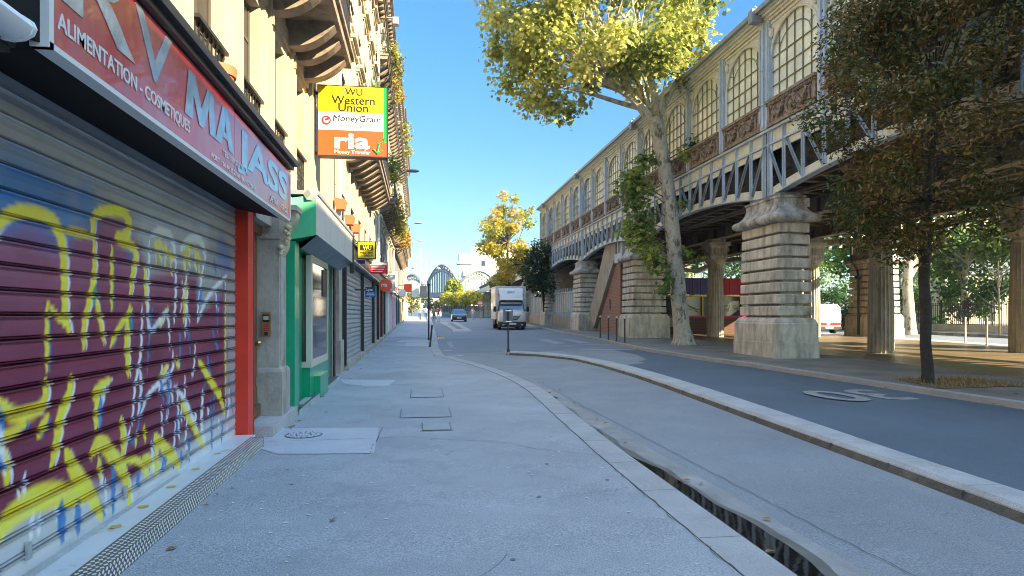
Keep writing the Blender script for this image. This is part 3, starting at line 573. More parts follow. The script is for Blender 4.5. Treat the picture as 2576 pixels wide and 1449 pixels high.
def paint(V):
    P=V[:,1:3].copy(); n=len(P)
    wx=fbm(P,6,1)*.012; Pw=P+np.c_[wx,wx*.5]
    base=np.array([.30,.31,.31])[None,:]*np.ones((n,1)); base*= (1+.15*fbm(P,2,5))[:,None]
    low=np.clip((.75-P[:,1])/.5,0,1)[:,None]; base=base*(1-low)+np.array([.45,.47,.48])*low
    def over(c,a): nonlocal base; base=base*(1-a[:,None])+np.array(c)*a[:,None]
    over((.05,.13,.28),np.clip(1.15-np.hypot((P[:,0]-3.9)/1.1,(P[:,1]-2.22)/.26),0,1)*.72)
    ins=inpoly(Pw,MAROON).astype(float)
    dm=np.full(n,9.)
    for i in range(len(MAROON)):
        d,_=seg_dist(Pw,MAROON[i],MAROON[(i+1)%len(MAROON)]); dm=np.minimum(dm,d)
    a=np.clip(.5+np.where(ins>0,1,-1)*dm/.12,0,1)
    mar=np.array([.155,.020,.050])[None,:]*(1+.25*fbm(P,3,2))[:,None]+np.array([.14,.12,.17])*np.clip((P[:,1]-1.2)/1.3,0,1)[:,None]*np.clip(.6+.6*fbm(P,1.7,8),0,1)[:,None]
    base=base*(1-a[:,None])+mar*a[:,None]
    lowp=np.clip(.5+fbm(P,4,4)*1.2-(P[:,1]-.35)/.25,0,1)*(P[:,0]>5.0); over((.50,.52,.55),lowp*.7)
    for col,w,soft,pts in STROKES:
        y=sum(p[0] for p in pts)/len(pts); wd=w*(y/6.0)*1.15; d=np.full(n,9.)
        lo=np.min(pts,0)-.4; hi=np.max(pts,0)+.4
        k=np.where((P[:,0]>lo[0])&(P[:,0]<hi[0])&(P[:,1]>lo[1])&(P[:,1]<hi[1]))[0]
        if not len(k): continue
        # smooth the polyline
        pp=[np.array(p,float) for p in pts]
        for _ in range(2):
            if len(pp)<3: break
            q=[pp[0]]
            for u,v in zip(pp,pp[1:]): q += [u*.75+v*.25,u*.25+v*.75]
            q.append(pp[-1]); pp=q
        dk=np.full(len(k),9.); wv=np.ones(len(k))
        for i,(u,v) in enumerate(zip(pp,pp[1:])):
            d1,t=seg_dist(Pw[k],u,v); s=(i+t)/max(1,len(pp)-1); taper=1 if soft else (.45+.9*np.sin(np.pi*np.clip(s*.9+.05,0,1)))
            d1=d1/np.maximum(taper,.2); dk=np.minimum(dk,d1)
        al=np.clip(1-(dk-wd/2)/(wd*.9 if soft else .011+wd*.12),0,1)*(.6 if soft else .92)
        c=np.array(COLS[col]); cc=c[None,:]*(1+.12*fbm(P[k],9,3))[:,None]
        base[k]=base[k]*(1-al[:,None])+cc*al[:,None]
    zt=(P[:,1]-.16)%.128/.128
    base*=np.where(zt>.78,.75,1)[:,None]  # slat joints darkened in the colour to deepen the gap shade
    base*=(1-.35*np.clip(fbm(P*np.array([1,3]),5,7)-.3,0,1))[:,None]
    return np.clip(base*1.5,0,.95)
pm=bpy.data.materials.new('painted_shutter'); pm.use_nodes=True
at=pm.node_tree.nodes.new('ShaderNodeAttribute'); at.attribute_name='Col'; pb=pm.node_tree.nodes['Principled BSDF']
pm.node_tree.links.new(at.outputs[0],pb.inputs['Base Color']); pb.inputs['Roughness'].default_value=.38; pb.inputs['Metallic'].default_value=.15; pb.inputs['Specular IOR Level'].default_value=.6
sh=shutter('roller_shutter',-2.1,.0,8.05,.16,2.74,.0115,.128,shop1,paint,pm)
sh['label']='roller shutter sprayed with maroon, yellow and white graffiti'
mb=MB(); mb.box(-2.14,-2.06,0,8.05,.10,.165); mb.build('bottom_rail',M['steel_shutter'],shop1)
# diamond plate step with tile strip
mb=MB(); mb.sbox(-1.76,-1.72,-2,7.78,-.1,.115,gz); mb.sbox(-1.86,-1.76,-2,7.78,-.1,.112,gz)
st=mb.build('step',M['tread'],shop1)
mb=MB(); 
y=2.4; i=0
while y<7.75:
    for r in range(4):
        zz=gz(y)+.016+r*.028; yy=y+(.0225 if r%2 else 0)
        mb.add([(-1.7195,yy-.016,zz),(-1.7195,yy,zz-.015),(-1.7195,yy+.016,zz),(-1.7195,yy,zz+.015),(-1.7165,yy,zz)],[(0,1,4),(1,2,4),(2,3,4),(3,0,4)])
    for r in range(4):
        x=-1.735-r*.033; yy=y+(.0225 if r%2 else 0); zz=gz(y)+(.1155 if r==0 else .1125)
        mb.add([(x-.014,yy,zz),(x,yy-.018,zz),(x+.014,yy,zz),(x,yy+.018,zz),(x,yy,zz+.0025)],[(0,1,4),(1,2,4),(2,3,4),(3,0,4)])
    y+=.045
mb.build('diamond_pattern',M['white'],st)
mb=MB(); mb.sbox(-2.1,-1.86,-2,8.0,-.1,.10,gz); mb.build('tiles',M['tile_white'],shop1)
for y in (4.75,5.2,5.75,6.35,7.0):
    mb=MB(); mb.add([(-1.98,y-.04,gz(y)+.1035),(-1.95,y,gz(y)+.1035),(-1.98,y+.05,gz(y)+.1035),(-2.03,y+.02,gz(y)+.1035),(-2.02,y-.03,gz(y)+.1035)],[(0,1,2,3,4)]); mb.build('tile_motif',M['tile_yellow'],shop1)
mb=MB(); mb.box(-2.14,-2.1,0,8.05,2.1,2.9); mb.m=1; mb.box(-2.7,-2.14,-.5,8.05,0,3.2); mb.build('wall',[M['black_iron'],M['stone_grey']],shop1)
# housing over the shutter
mb=MB(); mb.add([(-1.53,0,2.66),(-1.53,8.1,2.66),(-2.1,8.1,2.78),(-2.1,0,2.78),(-1.53,0,2.9),(-1.53,8.1,2.9),(-2.1,8.1,2.95),(-2.1,0,2.95)],[(0,1,2,3),(4,5,6,7),(0,1,5,4),(1,2,6,5),(2,3,7,6),(3,0,4,7)])
mb.build('shutter_housing',M['housing_black'],shop1)
# red post
mb=MB(); mb.box(-2.2,-1.955,8.06,8.3,gz(8),2.8); po=mb.build('red_post',[M['red_paint']],shop1)
mb=MB(); mb.box(-2.0,-1.951,8.3,8.34,gz(8),2.8); mb.build('side_strip',M['dark_red_paint'],po)
mb=MB()
for y in (1.2,3.9,5.1,6.4): mb.box(-2.085,-2.07,y,y+.04,.24,.33)
mb.build('shutter_lock',M['steel_shutter'],shop1)
# ---- red sign
sg=empty('shop_sign',(-1.55,5.5,2.65),'long faded red sign with silver mirror letters above the graffitied shutter','sign')
mb=MB(); mb.box(-1.56,-1.505,3.0,5.755,2.67,3.24); mb.box(-1.56,-1.505,5.765,8.12,2.67,3.22); mb.build('panel',M['sign_red'],sg)
mb=MB(); mb.box(-1.57,-1.495,2.97,8.15,2.645,2.67); mb.box(-1.57,-1.495,2.965,3.0,2.645,3.25); mb.box(-1.57,-1.495,8.12,8.15,2.645,3.24); mb.build('frame',M['white_sign'],sg)
mb=MB(); mb.box(-2.1,-1.57,3.0,8.12,2.92,3.24); mb.build('box_body',M['housing_black'],sg)
LT=M['sign_letter']; SX=-1.502
text('R',.56,LT,(SX,3.08,2.90),sg,'+x',.0015,fw=.74,bold=.012)
text('V',.47,M['sign_letter_grey'],(SX,3.82,2.895),sg,'+x',.0015,fw=.53,bold=.006)
def flat(name,polys,m):
    q=MB()
    for pl_ in polys: q.add([(SX+.001,y_,z_) for y_,z_ in pl_],[tuple(range(len(pl_)))])
    return q.build(name,m,sg)
y0_,z0_,z1_=4.58,2.86,3.17
flat('lettering',[[(y0_,z0_),(y0_+.15,z0_),(y0_+.17,z0_+.17),(y0_+.29,z0_),(y0_+.38,z0_),(y0_+.50,z0_+.17),(y0_+.52,z0_),(y0_+.67,z0_),(y0_+.60,z1_),(y0_+.47,z1_),(y0_+.335,z0_+.13),(y0_+.20,z1_),(y0_+.07,z1_)]],M['sign_letter_grey'])
y0_=5.24
flat('lettering',[[(y0_,z0_),(y0_+.15,z0_),(y0_+.185,z0_+.07),(y0_+.24,z0_+.16),(y0_+.25,z0_+.2),(y0_+.25,z1_),(y0_+.18,z1_)],[(y0_+.5,z0_),(y0_+.32,z1_),(y0_+.252,z1_),(y0_+.252,z0_+.2),(y0_+.262,z0_+.16),(y0_+.315,z0_+.07),(y0_+.35,z0_)],[(y0_+.188,z0_+.068),(y0_+.312,z0_+.068),(y0_+.285,z0_+.115),(y0_+.215,z0_+.115)]],M['sign_letter_grey'])
text('JASS',.40,M['sign_letter_grey'],(SX,5.83,2.855),sg,'+x',.0015,fw=2.15,bold=.012)
text('ALIMENTATION - COSMETIQUES',.105,M['white_sign'],(SX,3.04,2.755),sg,'+x',.0015,fw=1.64,bold=.002)
text('TEL. : 09 53 57 19 11',.06,M['white_sign'],(SX,5.42,2.79),sg,'+x',.0015,fw=.8,bold=.0015)
text('PORT. : 06 44 35 21 04 / 06 99 21 08 76',.055,M['white_sign'],(SX,5.14,2.70),sg,'+x',.0015,fw=1.35,bold=.0015)
text('DETAIL - GROS',.09,M['white_sign'],(SX,7.05,2.715),sg,'+x',.0015,fw=.95,bold=.002)
# ledge above the sign
# ---- awning at top left
aw=empty('shop_awning',(-1.4,2.2,2.5),'white capped awning with black cloth at the top left corner','awning')
mb=MB(); mb.loft([[(-1.40+.065*math.cos(a)*1.1,y,2.55+.042*math.sin(a)) for a in [2*math.pi*k/12 for k in range(12)]] for y in (-.5,2.545)]); mb.build('cassette',M['awning_white'],aw,True)
mb=MB(); mb.loft([[(-1.40+.075*math.cos(a),y,2.55+.048*math.sin(a)) for a in [2*math.pi*k/12 for k in range(12)]] for y in (2.535,2.555)]); mb.build('end_cap',M['awning_white'],aw,True)
mb=MB(); n=14; v=[]
for i in range(n+1):
    y=-.5+3.03*i/n; v += [(-1.44+.012*math.sin(i*1.9),y,2.52),(-1.46+.02*math.sin(i*2.3),y,2.42),(-1.50+.03*math.sin(i*1.7),y,2.24+.01*math.sin(i*3))]
mb.add(v,[(3*i+a,3*i+3+a,3*i+4+a,3*i+1+a) for i in range(n) for a in (0,1)]); mb.build('valance',M['awning_cloth'],aw)
mb=MB(); mb.box(-2.1,-1.62,-.5,2.93,2.6,3.3)
for i in range(12): mb.box(-1.62,-1.60,-.5,2.93,2.62+i*.055,2.65+i*.055)
tag(mb.build('shutter_box',M['black_iron']),'dark ribbed shutter housing between the white awning and the red sign','shutter box')
# ================================================================== BUILDING 1 (above the red sign)
b1=empty('apartment_building',(-2.0,6,0),'stone apartment building above the red sign, with the wide bracketed balcony','building')
def wall_with_windows(mb,X,D,y0,y1,z0,z1,wins,bands,groove=0):
    """front wall at X (thickness D) ; wins=[(ya,yb)], bands=[(za,zb)]"""
    ys=[y0]+[v for w_ in wins for v in w_]+[y1]
    for i in range(0,len(ys),2):
        a,b=ys[i],ys[i+1]
        if b-a<.01: continue
        mb.box(X-D,X,a,b,z0,z1)
        if groove:
            z=z0
            while z<groove: mb.box(X,X+.022,a+(.06 if i else 0),b-.06,z+.012,z+.40); z+=.42
    zs=[z0]+[v for w_ in bands for v in w_]+[z1]
    for (a,b) in wins:
        for i in range(0,len(zs),2):
            if zs[i+1]-zs[i]>.01: mb.box(X-D,X-.004,a,b,zs[i],zs[i+1])
def window(parent,X,ya,yb,za,zb,rec=.2,style=0,guard=False,sill=True):
    wd=empty('window',(X,ya,za)); par(wd,parent)
    mb=MB(); mb.box(X-rec-.03,X-rec-.015,ya,yb,za,zb); mb.build('pane',M['window_dark'],wd)
    mb=MB(); 
    for a,b in ((ya,ya+.06),(yb-.06,yb),((ya+yb)/2-.035,(ya+yb)/2+.035)): mb.box(X-rec-.015,X-rec-.004,a,b,za,zb)
    for z in (za,za+(zb-za)*.42,za+(zb-za)*.75,zb-.06): mb.box(X-rec-.014,X-rec-.006,ya+.06,yb-.06,z,z+.045)
    mb.build('frame',M['window_frame'],wd)
    if style in (1,2):      # folded shutters on the reveals
        mb=MB()
        for a in (ya-.42,yb+.02):
            mb.box(X+.03,X+.055,a,a+.40,za,zb)
            z=za+.05
            while z<zb-.05: mb.box(X+.055,X+.067,a+.03,a+.37,z,z+.035); z+=.06
        mb.build('shutters',M['louvre' if style==1 else 'louvre_white'],wd)
    if guard:
        mb=MB(); zt=za+.72; mb.box(X-.04,X+.05,ya,yb,zt,zt+.035); mb.box(X-.02,X+.02,ya,yb,za+.05,za+.075)
        n=7
        for i in range(n+1):
            y=ya+.03+(yb-ya-.06)*i/n; mb.box(X-.008,X+.008,y-.006,y+.006,za+.06,zt)
        for i in range(n):
            cy=ya+.03+(yb-ya-.06)*(i+.5)/n
            for cz in (za+.22,za+.46):
                mb.tube([(X,cy+.045*math.cos(t),cz+.07*math.sin(t)) for t in [2*math.pi*k/8 for k in range(9)]],.007,4,False)
        mb.build('guard_rail',M['black_iron'],wd)
    return wd
w1=[(1.3,2.3),(3.0,4.0),(4.65,5.6),(6.32,7.26),(7.9,8.85),(9.5,10.4),(11.15,12.1)]
mb=MB(); wall_with_windows(mb,-2.0,.5,-2,12.5,3.2,15.2,w1,[(3.5,5.45),(6.35,8.9),(9.5,11.9),(12.5,14.6)])
mb.box(-2.5,-2.002,12.5,16.1,3.2,15.2)
mb.build('wall',M['facade_lime'],b1)
mb=MB()
for i,(a,b) in enumerate(w1):
    if i: 
        pa,pb=w1[i-1][1]+.32,a-.22
        mb.box(-2.0,-1.93,pa,pb,3.32,5.75); mb.box(-1.93,-1.90,pa+.08,pb-.08,3.5,5.3)
        mb.box(-1.93,-1.905,pa+.08,pb-.08,5.4,5.6)
    mb.box(-2.0,-1.95,b+.06,b+.2,3.4,5.45); 
mb.box(-2.0,-1.96,-2,16.1,5.6,5.85); mb.box(-2.0,-1.9,12.4,12.8,0,15.2)
for a in (13.0,14.2,15.2): mb.box(-2.0,-1.93,a,a+.5,3.4,9)
mb.build('pilaster_strips',M['facade_lime'],b1)
for a,b in w1:
    window(b1,-2.0,a,b,3.5,5.45,.12,0,True)
    window(b1,-2.0,a,b,6.35,8.9,.17,0)
for a,b in w1[3:]: window(b1,-2.0,a,b,9.5,11.9,.17,0)
mb=MB(); mb.box(-2.1,-1.46,-2,8.16,3.25,3.30); mb.box(-2.1,-1.42,-2,8.2,3.30,3.36); mb.box(-2.1,-1.9,8.2,16.1,3.2,3.42); mb.build('ledge',M['black_iron'],b1)
# balcony with consoles
def balcony(parent,X,Xo,y0,y1,z,cons,cm,scroll=True,rail=True,railm='black_iron',rh=.95):
    bl=empty('balcony',(X,y0,z)); par(bl,parent)
    mb=MB(); mb.box(X,Xo,y0,y1,z,z+.16); mb.box(X,Xo+.05,y0-.04,y1+.04,z+.16,z+.24); mb.build('slab',M[cm],bl)
    dx=Xo-X; c0_=cons[0]; mb=MB(); prof=[]
    for k in range(9):
        t=k/8; prof.append((X+dx*.92*t, z-.34*(1-t)**.8-.05-.09*math.sin(math.pi*t)*(1 if scroll else 0)))
    l0=[(x,c0_,zz) for x,zz in prof]+[(X+dx*.92,c0_,z),(X,c0_,z)]; l1=[(x,c0_+.26,zz) for x,zz in prof]+[(X+dx*.92,c0_+.26,z),(X,c0_+.26,z)]
    n=len(l0); l0b=[(X,c0_+.02,z-.75),(X+.13,c0_+.02,z-.75)]
    mb.loft([l0,l1]); c1_=mb.build('console',M[cm],bl)
    for c in cons[1:]:
        q=c1_.copy(); C.objects.link(q); q.parent=bl; q.matrix_parent_inverse=c1_.matrix_parent_inverse.copy(); q.location=(0,c-c0_,0)
    if rail:
        mb=MB(); zt=z+.24+rh
        mb.box(Xo-.05,Xo-.01,y0,y1,zt-.04,zt); mb.box(Xo-.04,Xo-.02,y0,y1,z+.32,z+.34); mb.box(Xo-.04,Xo-.02,y0,y1,zt-.22,zt-.2)
        y=y0
        while y<y1: mb.box(Xo-.035,Xo-.025,y,y+.012,z+.24,zt); mb.box(Xo-.04,Xo-.02,y+.03,y+.06,z+.5,z+.7); y+=.115
        for yy in (y0,y1-.02): mb.box(X,Xo,yy,yy+.02,zt-.04,zt); mb.box(X,Xo,yy,yy+.02,z+.32,z+.34)
        x=X
        while x<Xo: mb.box(x,x+.012,y1-.02,y1-.008,z+.24,zt); mb.box(x,x+.012,y0,y0+.012,z+.24,zt); x+=.115
        mb.build('railing',M[railm],bl)
    return bl
balcony(b1,-2.0,-1.22,6.9,12.45,6.02,[7.3,8.5,9.3,10.5,11.1,11.9],'balcony_stone')
def cornice(parent,X,Xo,y0,y1,z,m='balcony_stone',step=.55):
    mb=MB(); mb.box(X-.5,X+.12,y0,y1,z-.75,z-.45); mb.box(X-.5,X+.2,y0,y1,z-.45,z-.3); mb.box(X-.5,Xo,y0,y1,z-.12,z); mb.box(X-.5,Xo+.06,y0,y1,z,z+.07)
    y=y0+.1
    while y<y1-.2: mb.box(X+.1,Xo-.06,y,y+.2,z-.3,z-.12); y+=step
    mb.build('cornice',M[m],parent)
    mb=MB(); mb.box(Xo-.02,Xo+.1,y0,y1,z+.07,z+.17); mb.build('gutter',M['zinc'],parent)
cornice(b1,-2.0,-1.45,-2,16.1,15.2)
# ground floor between shop and green shop: door + pilaster
mb=MB(); mb.box(-2.6,-2.3,8.34,16.1,gz(8),3.3); mb.build('ground_floor_wall',M['stone_grey'],b1)
dr=empty('front_door',(-2.13,9,gz(9))); par(dr,b1)
mb=MB(); mb.box(-2.18,-2.12,8.34,9.2,gz(9)+.16,2.72); mb.build('leaf',M['wood_door'],dr)
mb=MB()
for z0_,z1_ in ((.35,.62),(.75,1.15),(1.3,2.15),(2.25,2.5)):
    mb.box(-2.12,-2.10,8.42,9.14,z0_,z1_); mb.box(-2.10,-2.088,8.5,9.06,z0_+.05,z1_-.05)
mb.box(-2.12,-2.06,8.34,9.2,gz(9)+.16,gz(9)+.3); mb.box(-2.12,-2.05,8.34,9.2,2.6,2.72)
mb.build('door_panels',M['wood_door'],dr)
mb=MB(); mb.lathe([(.0,1.15),(.035,1.165),(.045,1.19),(.035,1.215),(0,1.23)],-2.07,9.1,8,False); mb.build('handle',M['brass'],dr)
mb=MB(); mb.sbox(-2.3,-1.74,8.36,10.0,-.1,.13,gz); mb.build('doorstep',M['granite'],b1)
mb=MB(); mb.box(-2.2,-1.93,8.34,9.2,2.72,2.95); mb.build('lintel',M['stone_grey'],b1)
pl=empty('pilaster',(-1.95,9.4,0)); par(pl,b1)
mb=MB(); mb.loft([[(a,b,z) for a,b in ((-2.4,9.2-d),(-1.84+d,9.2-d),(-1.84+d,9.66+d),(-2.4,9.66+d))] for z,d in ((gz(9)+.1,.05),(.80,.05),(.84,.03),(.86,.0),(2.55,.0),(2.56,.02),(2.62,.02),(2.63,.0),(2.92,.0),(2.93,.05),(3.2,.07))])
mb.box(-1.86,-1.825,9.28,9.60,.95,2.4); mb.box(-2.3,-1.9,9.66,10.0,gz(9),3.2); mb.build('shaft',M['stone_grey'],pl)
mb=MB(); L=[]
for k in range(13):
    t=k/12; d=.02+.15*math.sin(t*math.pi*.55)**1.5+.03*math.sin(t*9); z=2.35+.6*t; w_=.10+.05*t
    L.append([(-1.86,9.43-w_,z),(-1.84+d,9.43-w_*.8,z),(-1.84+d*1.15,9.43,z),(-1.84+d,9.43+w_*.8,z),(-1.86,9.43+w_,z)])
mb.loft(L); mb.box(-1.86,-1.62,9.22,9.64,2.95,3.02)
mb.build('carved_console',M['facade_pale'],pl,True)
mb=MB(); rs=random.Random(2)
for k in range(20):
    z=2.36+.03*k; x=-1.84+rs.uniform(-.02,.02)+.10*math.sin(k/19*2.2); y=rs.choice((9.2,9.25,9.35,9.5)); r_=rs.uniform(.025,.05)
    mb.lathe([(0,z-r_),(r_*.8,z-r_*.5),(r_,z),(r_*.8,z+r_*.5),(0,z+r_)],x,y,8,False)
mb.build('carved_leaves',M['facade_pale'],pl,True)
ic=empty('intercom',(-1.99,9.2,1.3),'brass entry keypad plate on the stone pilaster beside the wooden door','intercom')
mb=MB(); mb.box(-2.045,-1.93,9.133,9.147,1.27,1.59); mb.build('plate',M['brass'],ic)
mb=MB(); mb.box(-2.03,-1.945,9.124,9.133,1.46,1.56); mb.build('screen',M['black_text'],ic)
mb=MB(); mb.box(-2.02,-1.955,9.120,9.124,1.49,1.54); mb.build('display',M['frosted_panel'],ic)
mb=MB()
for r in range(4):
    for c in range(3): mb.box(-2.018+c*.024,-2.003+c*.024,9.126,9.133,1.345+r*.025,1.361+r*.025)
mb.build('buttons',M['corr_red'],ic)
mb=MB(); mb.box(-2.01,-1.965,9.124,9.133,1.285,1.33); mb.build('badge_reader',M['black_text'],ic)
# flower pot
fp=empty('flower_pot',(-1.80,6.1,3.36),'round terracotta pot standing on the dark ledge above the red sign','flower pot')
mb=MB(); mb.lathe([(.10,3.365),(.15,3.62),(.165,3.62),(.17,3.70),(.15,3.70),(.145,3.64),(.0,3.64)],-1.75,6.12,20); mb.build('pot',M['terracotta'],fp,True)
mb=MB(); mb.lathe([(.0,3.645),(.144,3.65)],-1.75,6.12,12,False); mb.build('soil',M['soil'],fp)
# ================================================================== GREEN SHOP
gs=empty('green_shop',(-1.8,12.5,gz(12)),'green painted shop front with a boxy awning fascia and angled display window','shop')
G_=M['shop_green']
mb=MB(); mb.add([(-1.96,10.0,2.62),(-1.52,10.25,2.74),(-1.52,15.5,2.74),(-1.96,15.5,2.62),(-1.96,10.0,3.22),(-1.52,10.25,3.34),(-1.52,15.5,3.34),(-1.96,15.5,3.40)],[(0,3,2,1),(4,5,6,7),(0,1,5,4),(2,3,7,6),(3,0,4,7)])
mb.build('fascia_box',G_,gs)
mb=MB(); mb.box(-1.522,-1.50,10.25,15.5,2.74,3.32); mb.build('fascia_panel',M['box_panel'],gs)
mb=MB(); mb.box(-1.96,-1.48,10.24,15.55,3.34,3.40); mb.build('fascia_trim',M['zinc'],gs)
mb=MB(); mb.add([(-1.50,10.24,2.735),(-1.50,15.52,2.735),(-1.78,15.52,2.56),(-1.78,10.5,2.56)],[(0,1,2,3)]); mb.m=1; mb.add([(-1.78,10.5,2.56),(-1.78,15.52,2.56),(-2.3,15.52,2.56),(-2.3,10.35,2.56)],[(0,1,2,3)])
mb.build('soffit',[mat('soffit_marble',(.02,.05,.055),.3,col2=(.12,.18,.18),sc=2.2,spec=.35),G_],gs)
mb=MB(); mb.box(-1.56,-1.47,15.5,15.62,2.5,3.42); mb.build('fascia_end',M['black_iron'],gs)
mb=MB(); mb.box(-2.3,-1.78,10.0,10.36,gz(10),2.62); mb.build('corner_post',G_,gs)
mb=MB(); mb.box(-2.3,-1.93,10.36,11.5,gz(10),2.6); mb.build('recess_panel',G_,gs)
mb=MB(); mb.add([(-2.05,11.5,gz(11)),(-1.80,11.5,gz(11)),(-1.80,13.6,gz(13)),(-2.05,13.6,gz(13)),(-2.05,11.5,.68),(-1.80,11.5,.68),(-1.80,13.6,.68),(-2.05,13.6,.68)],[(0,1,5,4),(1,2,6,5),(2,3,7,6),(4,5,6,7)]); mb.build('stall_riser',G_,gs)
mb=MB(); mb.box(-1.80,-1.69,11.9,12.9,gz(12),.50); mb.build('side_box',G_,gs)
ws=empty('display_window',(-1.8,11.5,.68)); par(ws,gs)
mb=MB()
mb.box(-2.05,-1.79,11.47,11.52,.68,.78); mb.box(-1.82,-1.775,11.47,11.60,.68,2.55); mb.box(-2.05,-1.99,11.47,11.5,.68,2.55); mb.box(-1.86,-1.80,11.46,11.5,.68,2.55)
mb.box(-1.82,-1.785,11.5,13.6,.68,.80); mb.box(-1.82,-1.785,13.55,13.62,.68,2.55); mb.box(-1.82,-1.785,11.5,13.6,2.45,2.56); mb.build('frame',M['cream_frame'],ws)
mb=MB(); mb.box(-1.985,-1.865,11.475,11.482,.78,2.5); mb.build('side_strip',M['frame_yellow'],ws)
mb=MB(); mb.box(-1.955,-1.86,11.468,11.474,.78,2.5); mb.build('side_pane',M['window_glass'],ws)
mb=MB(); mb.box(-1.81,-1.803,11.6,13.55,.80,2.45); mb.build('pane',M['window_glass'],ws)
mb=MB(); mb.box(-1.80,-1.79,12.9,13.5,1.9,2.4); mb.build('vent',M['black_iron'],ws)
mb=MB(); mb.box(-2.1,-1.92,13.62,14.85,gz(14),2.6); mb.build('door_panel',G_,gs)
mb=MB(); mb.box(-1.925,-1.87,14.2,14.26,1.2,1.24); mb.build('handle',M['chrome'],gs)
mb=MB(); mb.sbox(-2.05,-1.72,10.36,14.9,-.1,.07,gz); mb.m=1; mb.sbox(-1.72,-1.70,10.0,14.9,-.1,.075,gz); mb.sbox(-1.86,-1.76,10.6,11.4,.07,.08,gz); mb.build('step',[M['tread'],M['steel_shutter']],gs)
mb=MB(); mb.box(-2.3,-2.06,11.5,15,gz(12),2.6); mb.build('back_wall',M['black_iron'],gs)
fl=empty('floodlight',(-1.6,10.2,3.3),'small white square floodlight on the corner of the green fascia','floodlight')
mb=MB(); mb.bar((-1.62,10.18,3.28),(-1.54,10.12,3.36),.13,.10); mb.build('casing',M['white_sign'],fl)
mb=MB(); mb.tube([(-1.60,10.25,3.3),(-1.57,10.16,3.32)],.012,6); mb.build('bracket',M['iron'],fl)
# stone bay between green shop and grey shutters
mb=MB(); mb.box(-2.3,-1.88,15.0,15.25,gz(15),3.2); mb.box(-2.3,-1.84,16.2,16.95,gz(15),.95); mb.box(-2.3,-1.88,16.25,16.9,.95,3.2)
mb.build('pilaster',M['stone_grey'],b1)
mb=MB(); mb.box(-2.25,-2.1,15.25,16.2,gz(15),2.7); mb.build('side_door',M['dark_red_paint'],b1)
mb=MB(); mb.tube([(-1.83,14.93,gz(15)),(-1.83,14.93,2.6)],.028,8); tag(mb.build('downpipe',M['black_iron'],None,True),'thin black downpipe at the end of the green shop','downpipe')
# ---- projecting signs
s1=empty('lightbox_sign',(-1.2,12.6,5.0),'large square sign with yellow, white and orange bands for money transfers','sign')
X0,X1,Z0,Z1=-1.84,-.58,4.45,5.75; Y=12.55
mb=MB(); mb.box(X0,X1,Y,Y+.22,Z0,Z1); mb.build('box',M['black_iron'],s1)
def face(mb_,m,name,x0,x1,z0,z1,dy=.004): 
    q=MB(); q.add([(x0,Y-dy,z0),(x1,Y-dy,z0),(x1,Y-dy,z1),(x0,Y-dy,z1)],[(0,1,2,3)]); return q.build(name,m,s1)
zb,zc=4.93,5.255
e=.02; xg=X1-.075
face(0,M['yellow_sign'],'yellow_panel',X0+e,xg,zc,Z1-e); face(0,M['white_sign'],'white_panel',X0+e,xg,zb,zc); face(0,M['orange_sign'],'orange_panel',X0+e,X1-.02,Z0+e,zb); face(0,M['green_sign'],'green_edge',xg,X1-.02,zb-.2,Z1-e,.006)
ty=Y-.010
text('WU',.185,M['black_text'],(-1.34,ty,5.575),s1,fw=.31)
q=MB()
for i in range(2): q.add([(-1.395+i*.02,ty,5.70),(-1.385+i*.02,ty,5.70),(-1.345+i*.02,ty,5.58),(-1.355+i*.02,ty,5.58)],[(0,1,2,3)])
q.build('stripes',M['grey_text'],s1)
text('Western',.215,M['black_text'],(-1.58,ty,5.41),s1,fw=.77,bold=.001); text('Union',.215,M['black_text'],(-1.46,ty,5.275),s1,fw=.53,bold=.001)
text('MoneyGram',.16,M['black_text'],(-1.555,ty,5.095),s1,fw=.85,shear=.1); text('money transfer',.085,M['grey_text'],(-1.43,ty,4.985),s1,fw=.57,shear=.15)
q=MB(); q.add([(-1.68+.085*math.cos(t),ty+.003,5.10+.085*math.sin(t)) for t in [2*math.pi*k/24 for k in range(24)]],[tuple(range(24))]); q.build('emblem_disc',M['red_sign'],s1)
q=MB(); q.tube([(-1.68+.045*math.cos(t),ty,5.10+.045*math.sin(t)) for t in [R(a) for a in range(70,360,20)]],.012,4); q.add([(-1.70,ty-.004,5.085),(-1.61,ty-.004,5.115),(-1.64,ty-.004,5.06)],[(0,1,2)]); q.build('emblem_arrow',M['white_sign'],s1)
text('ria',.40,M['white_sign'],(-1.53,ty,4.605),s1,fw=.63,bold=.012)
text('Money Transfer',.10,M['white_sign'],(-1.53,ty,4.50),s1,fw=.64,bold=.001)
q=MB(); q.tube([(X1-.045,ty+.002,4.80),(X1-.07,ty+.002,4.74),(-.735,ty+.002,4.69),(-.755,ty+.002,4.60),(-.76,ty+.002,4.53)],.02,6)
q.tube([(-.84,ty+.002,4.60),(-.76,ty+.002,4.515),(-.675,ty+.002,4.585)],.02,6); q.build('green_arrow',M['green_sign'],s1)
mb=MB(); mb.tube([(-2.0,Y+.1,5.72),(X0,Y+.1,5.6)],.03,6); mb.tube([(-2.0,Y+.1,4.5),(X0,Y+.1,4.52)],.03,6); mb.build('bracket',M['black_iron'],s1)
s2=empty('lightbox_sign',(-1.4,18.5,3.2),'small square yellow sign with black letters over the grey shutters','sign')
Y=18.5; mb=MB(); mb.box(-1.66,-1.17,Y,Y+.15,3.07,3.55); mb.build('box',M['black_iron'],s2)
q=MB(); q.add([(-1.635,Y-.004,3.095),(-1.195,Y-.004,3.095),(-1.195,Y-.004,3.525),(-1.635,Y-.004,3.525)],[(0,1,2,3)]); q.build('yellow_panel',M['yellow_sign'],s2)
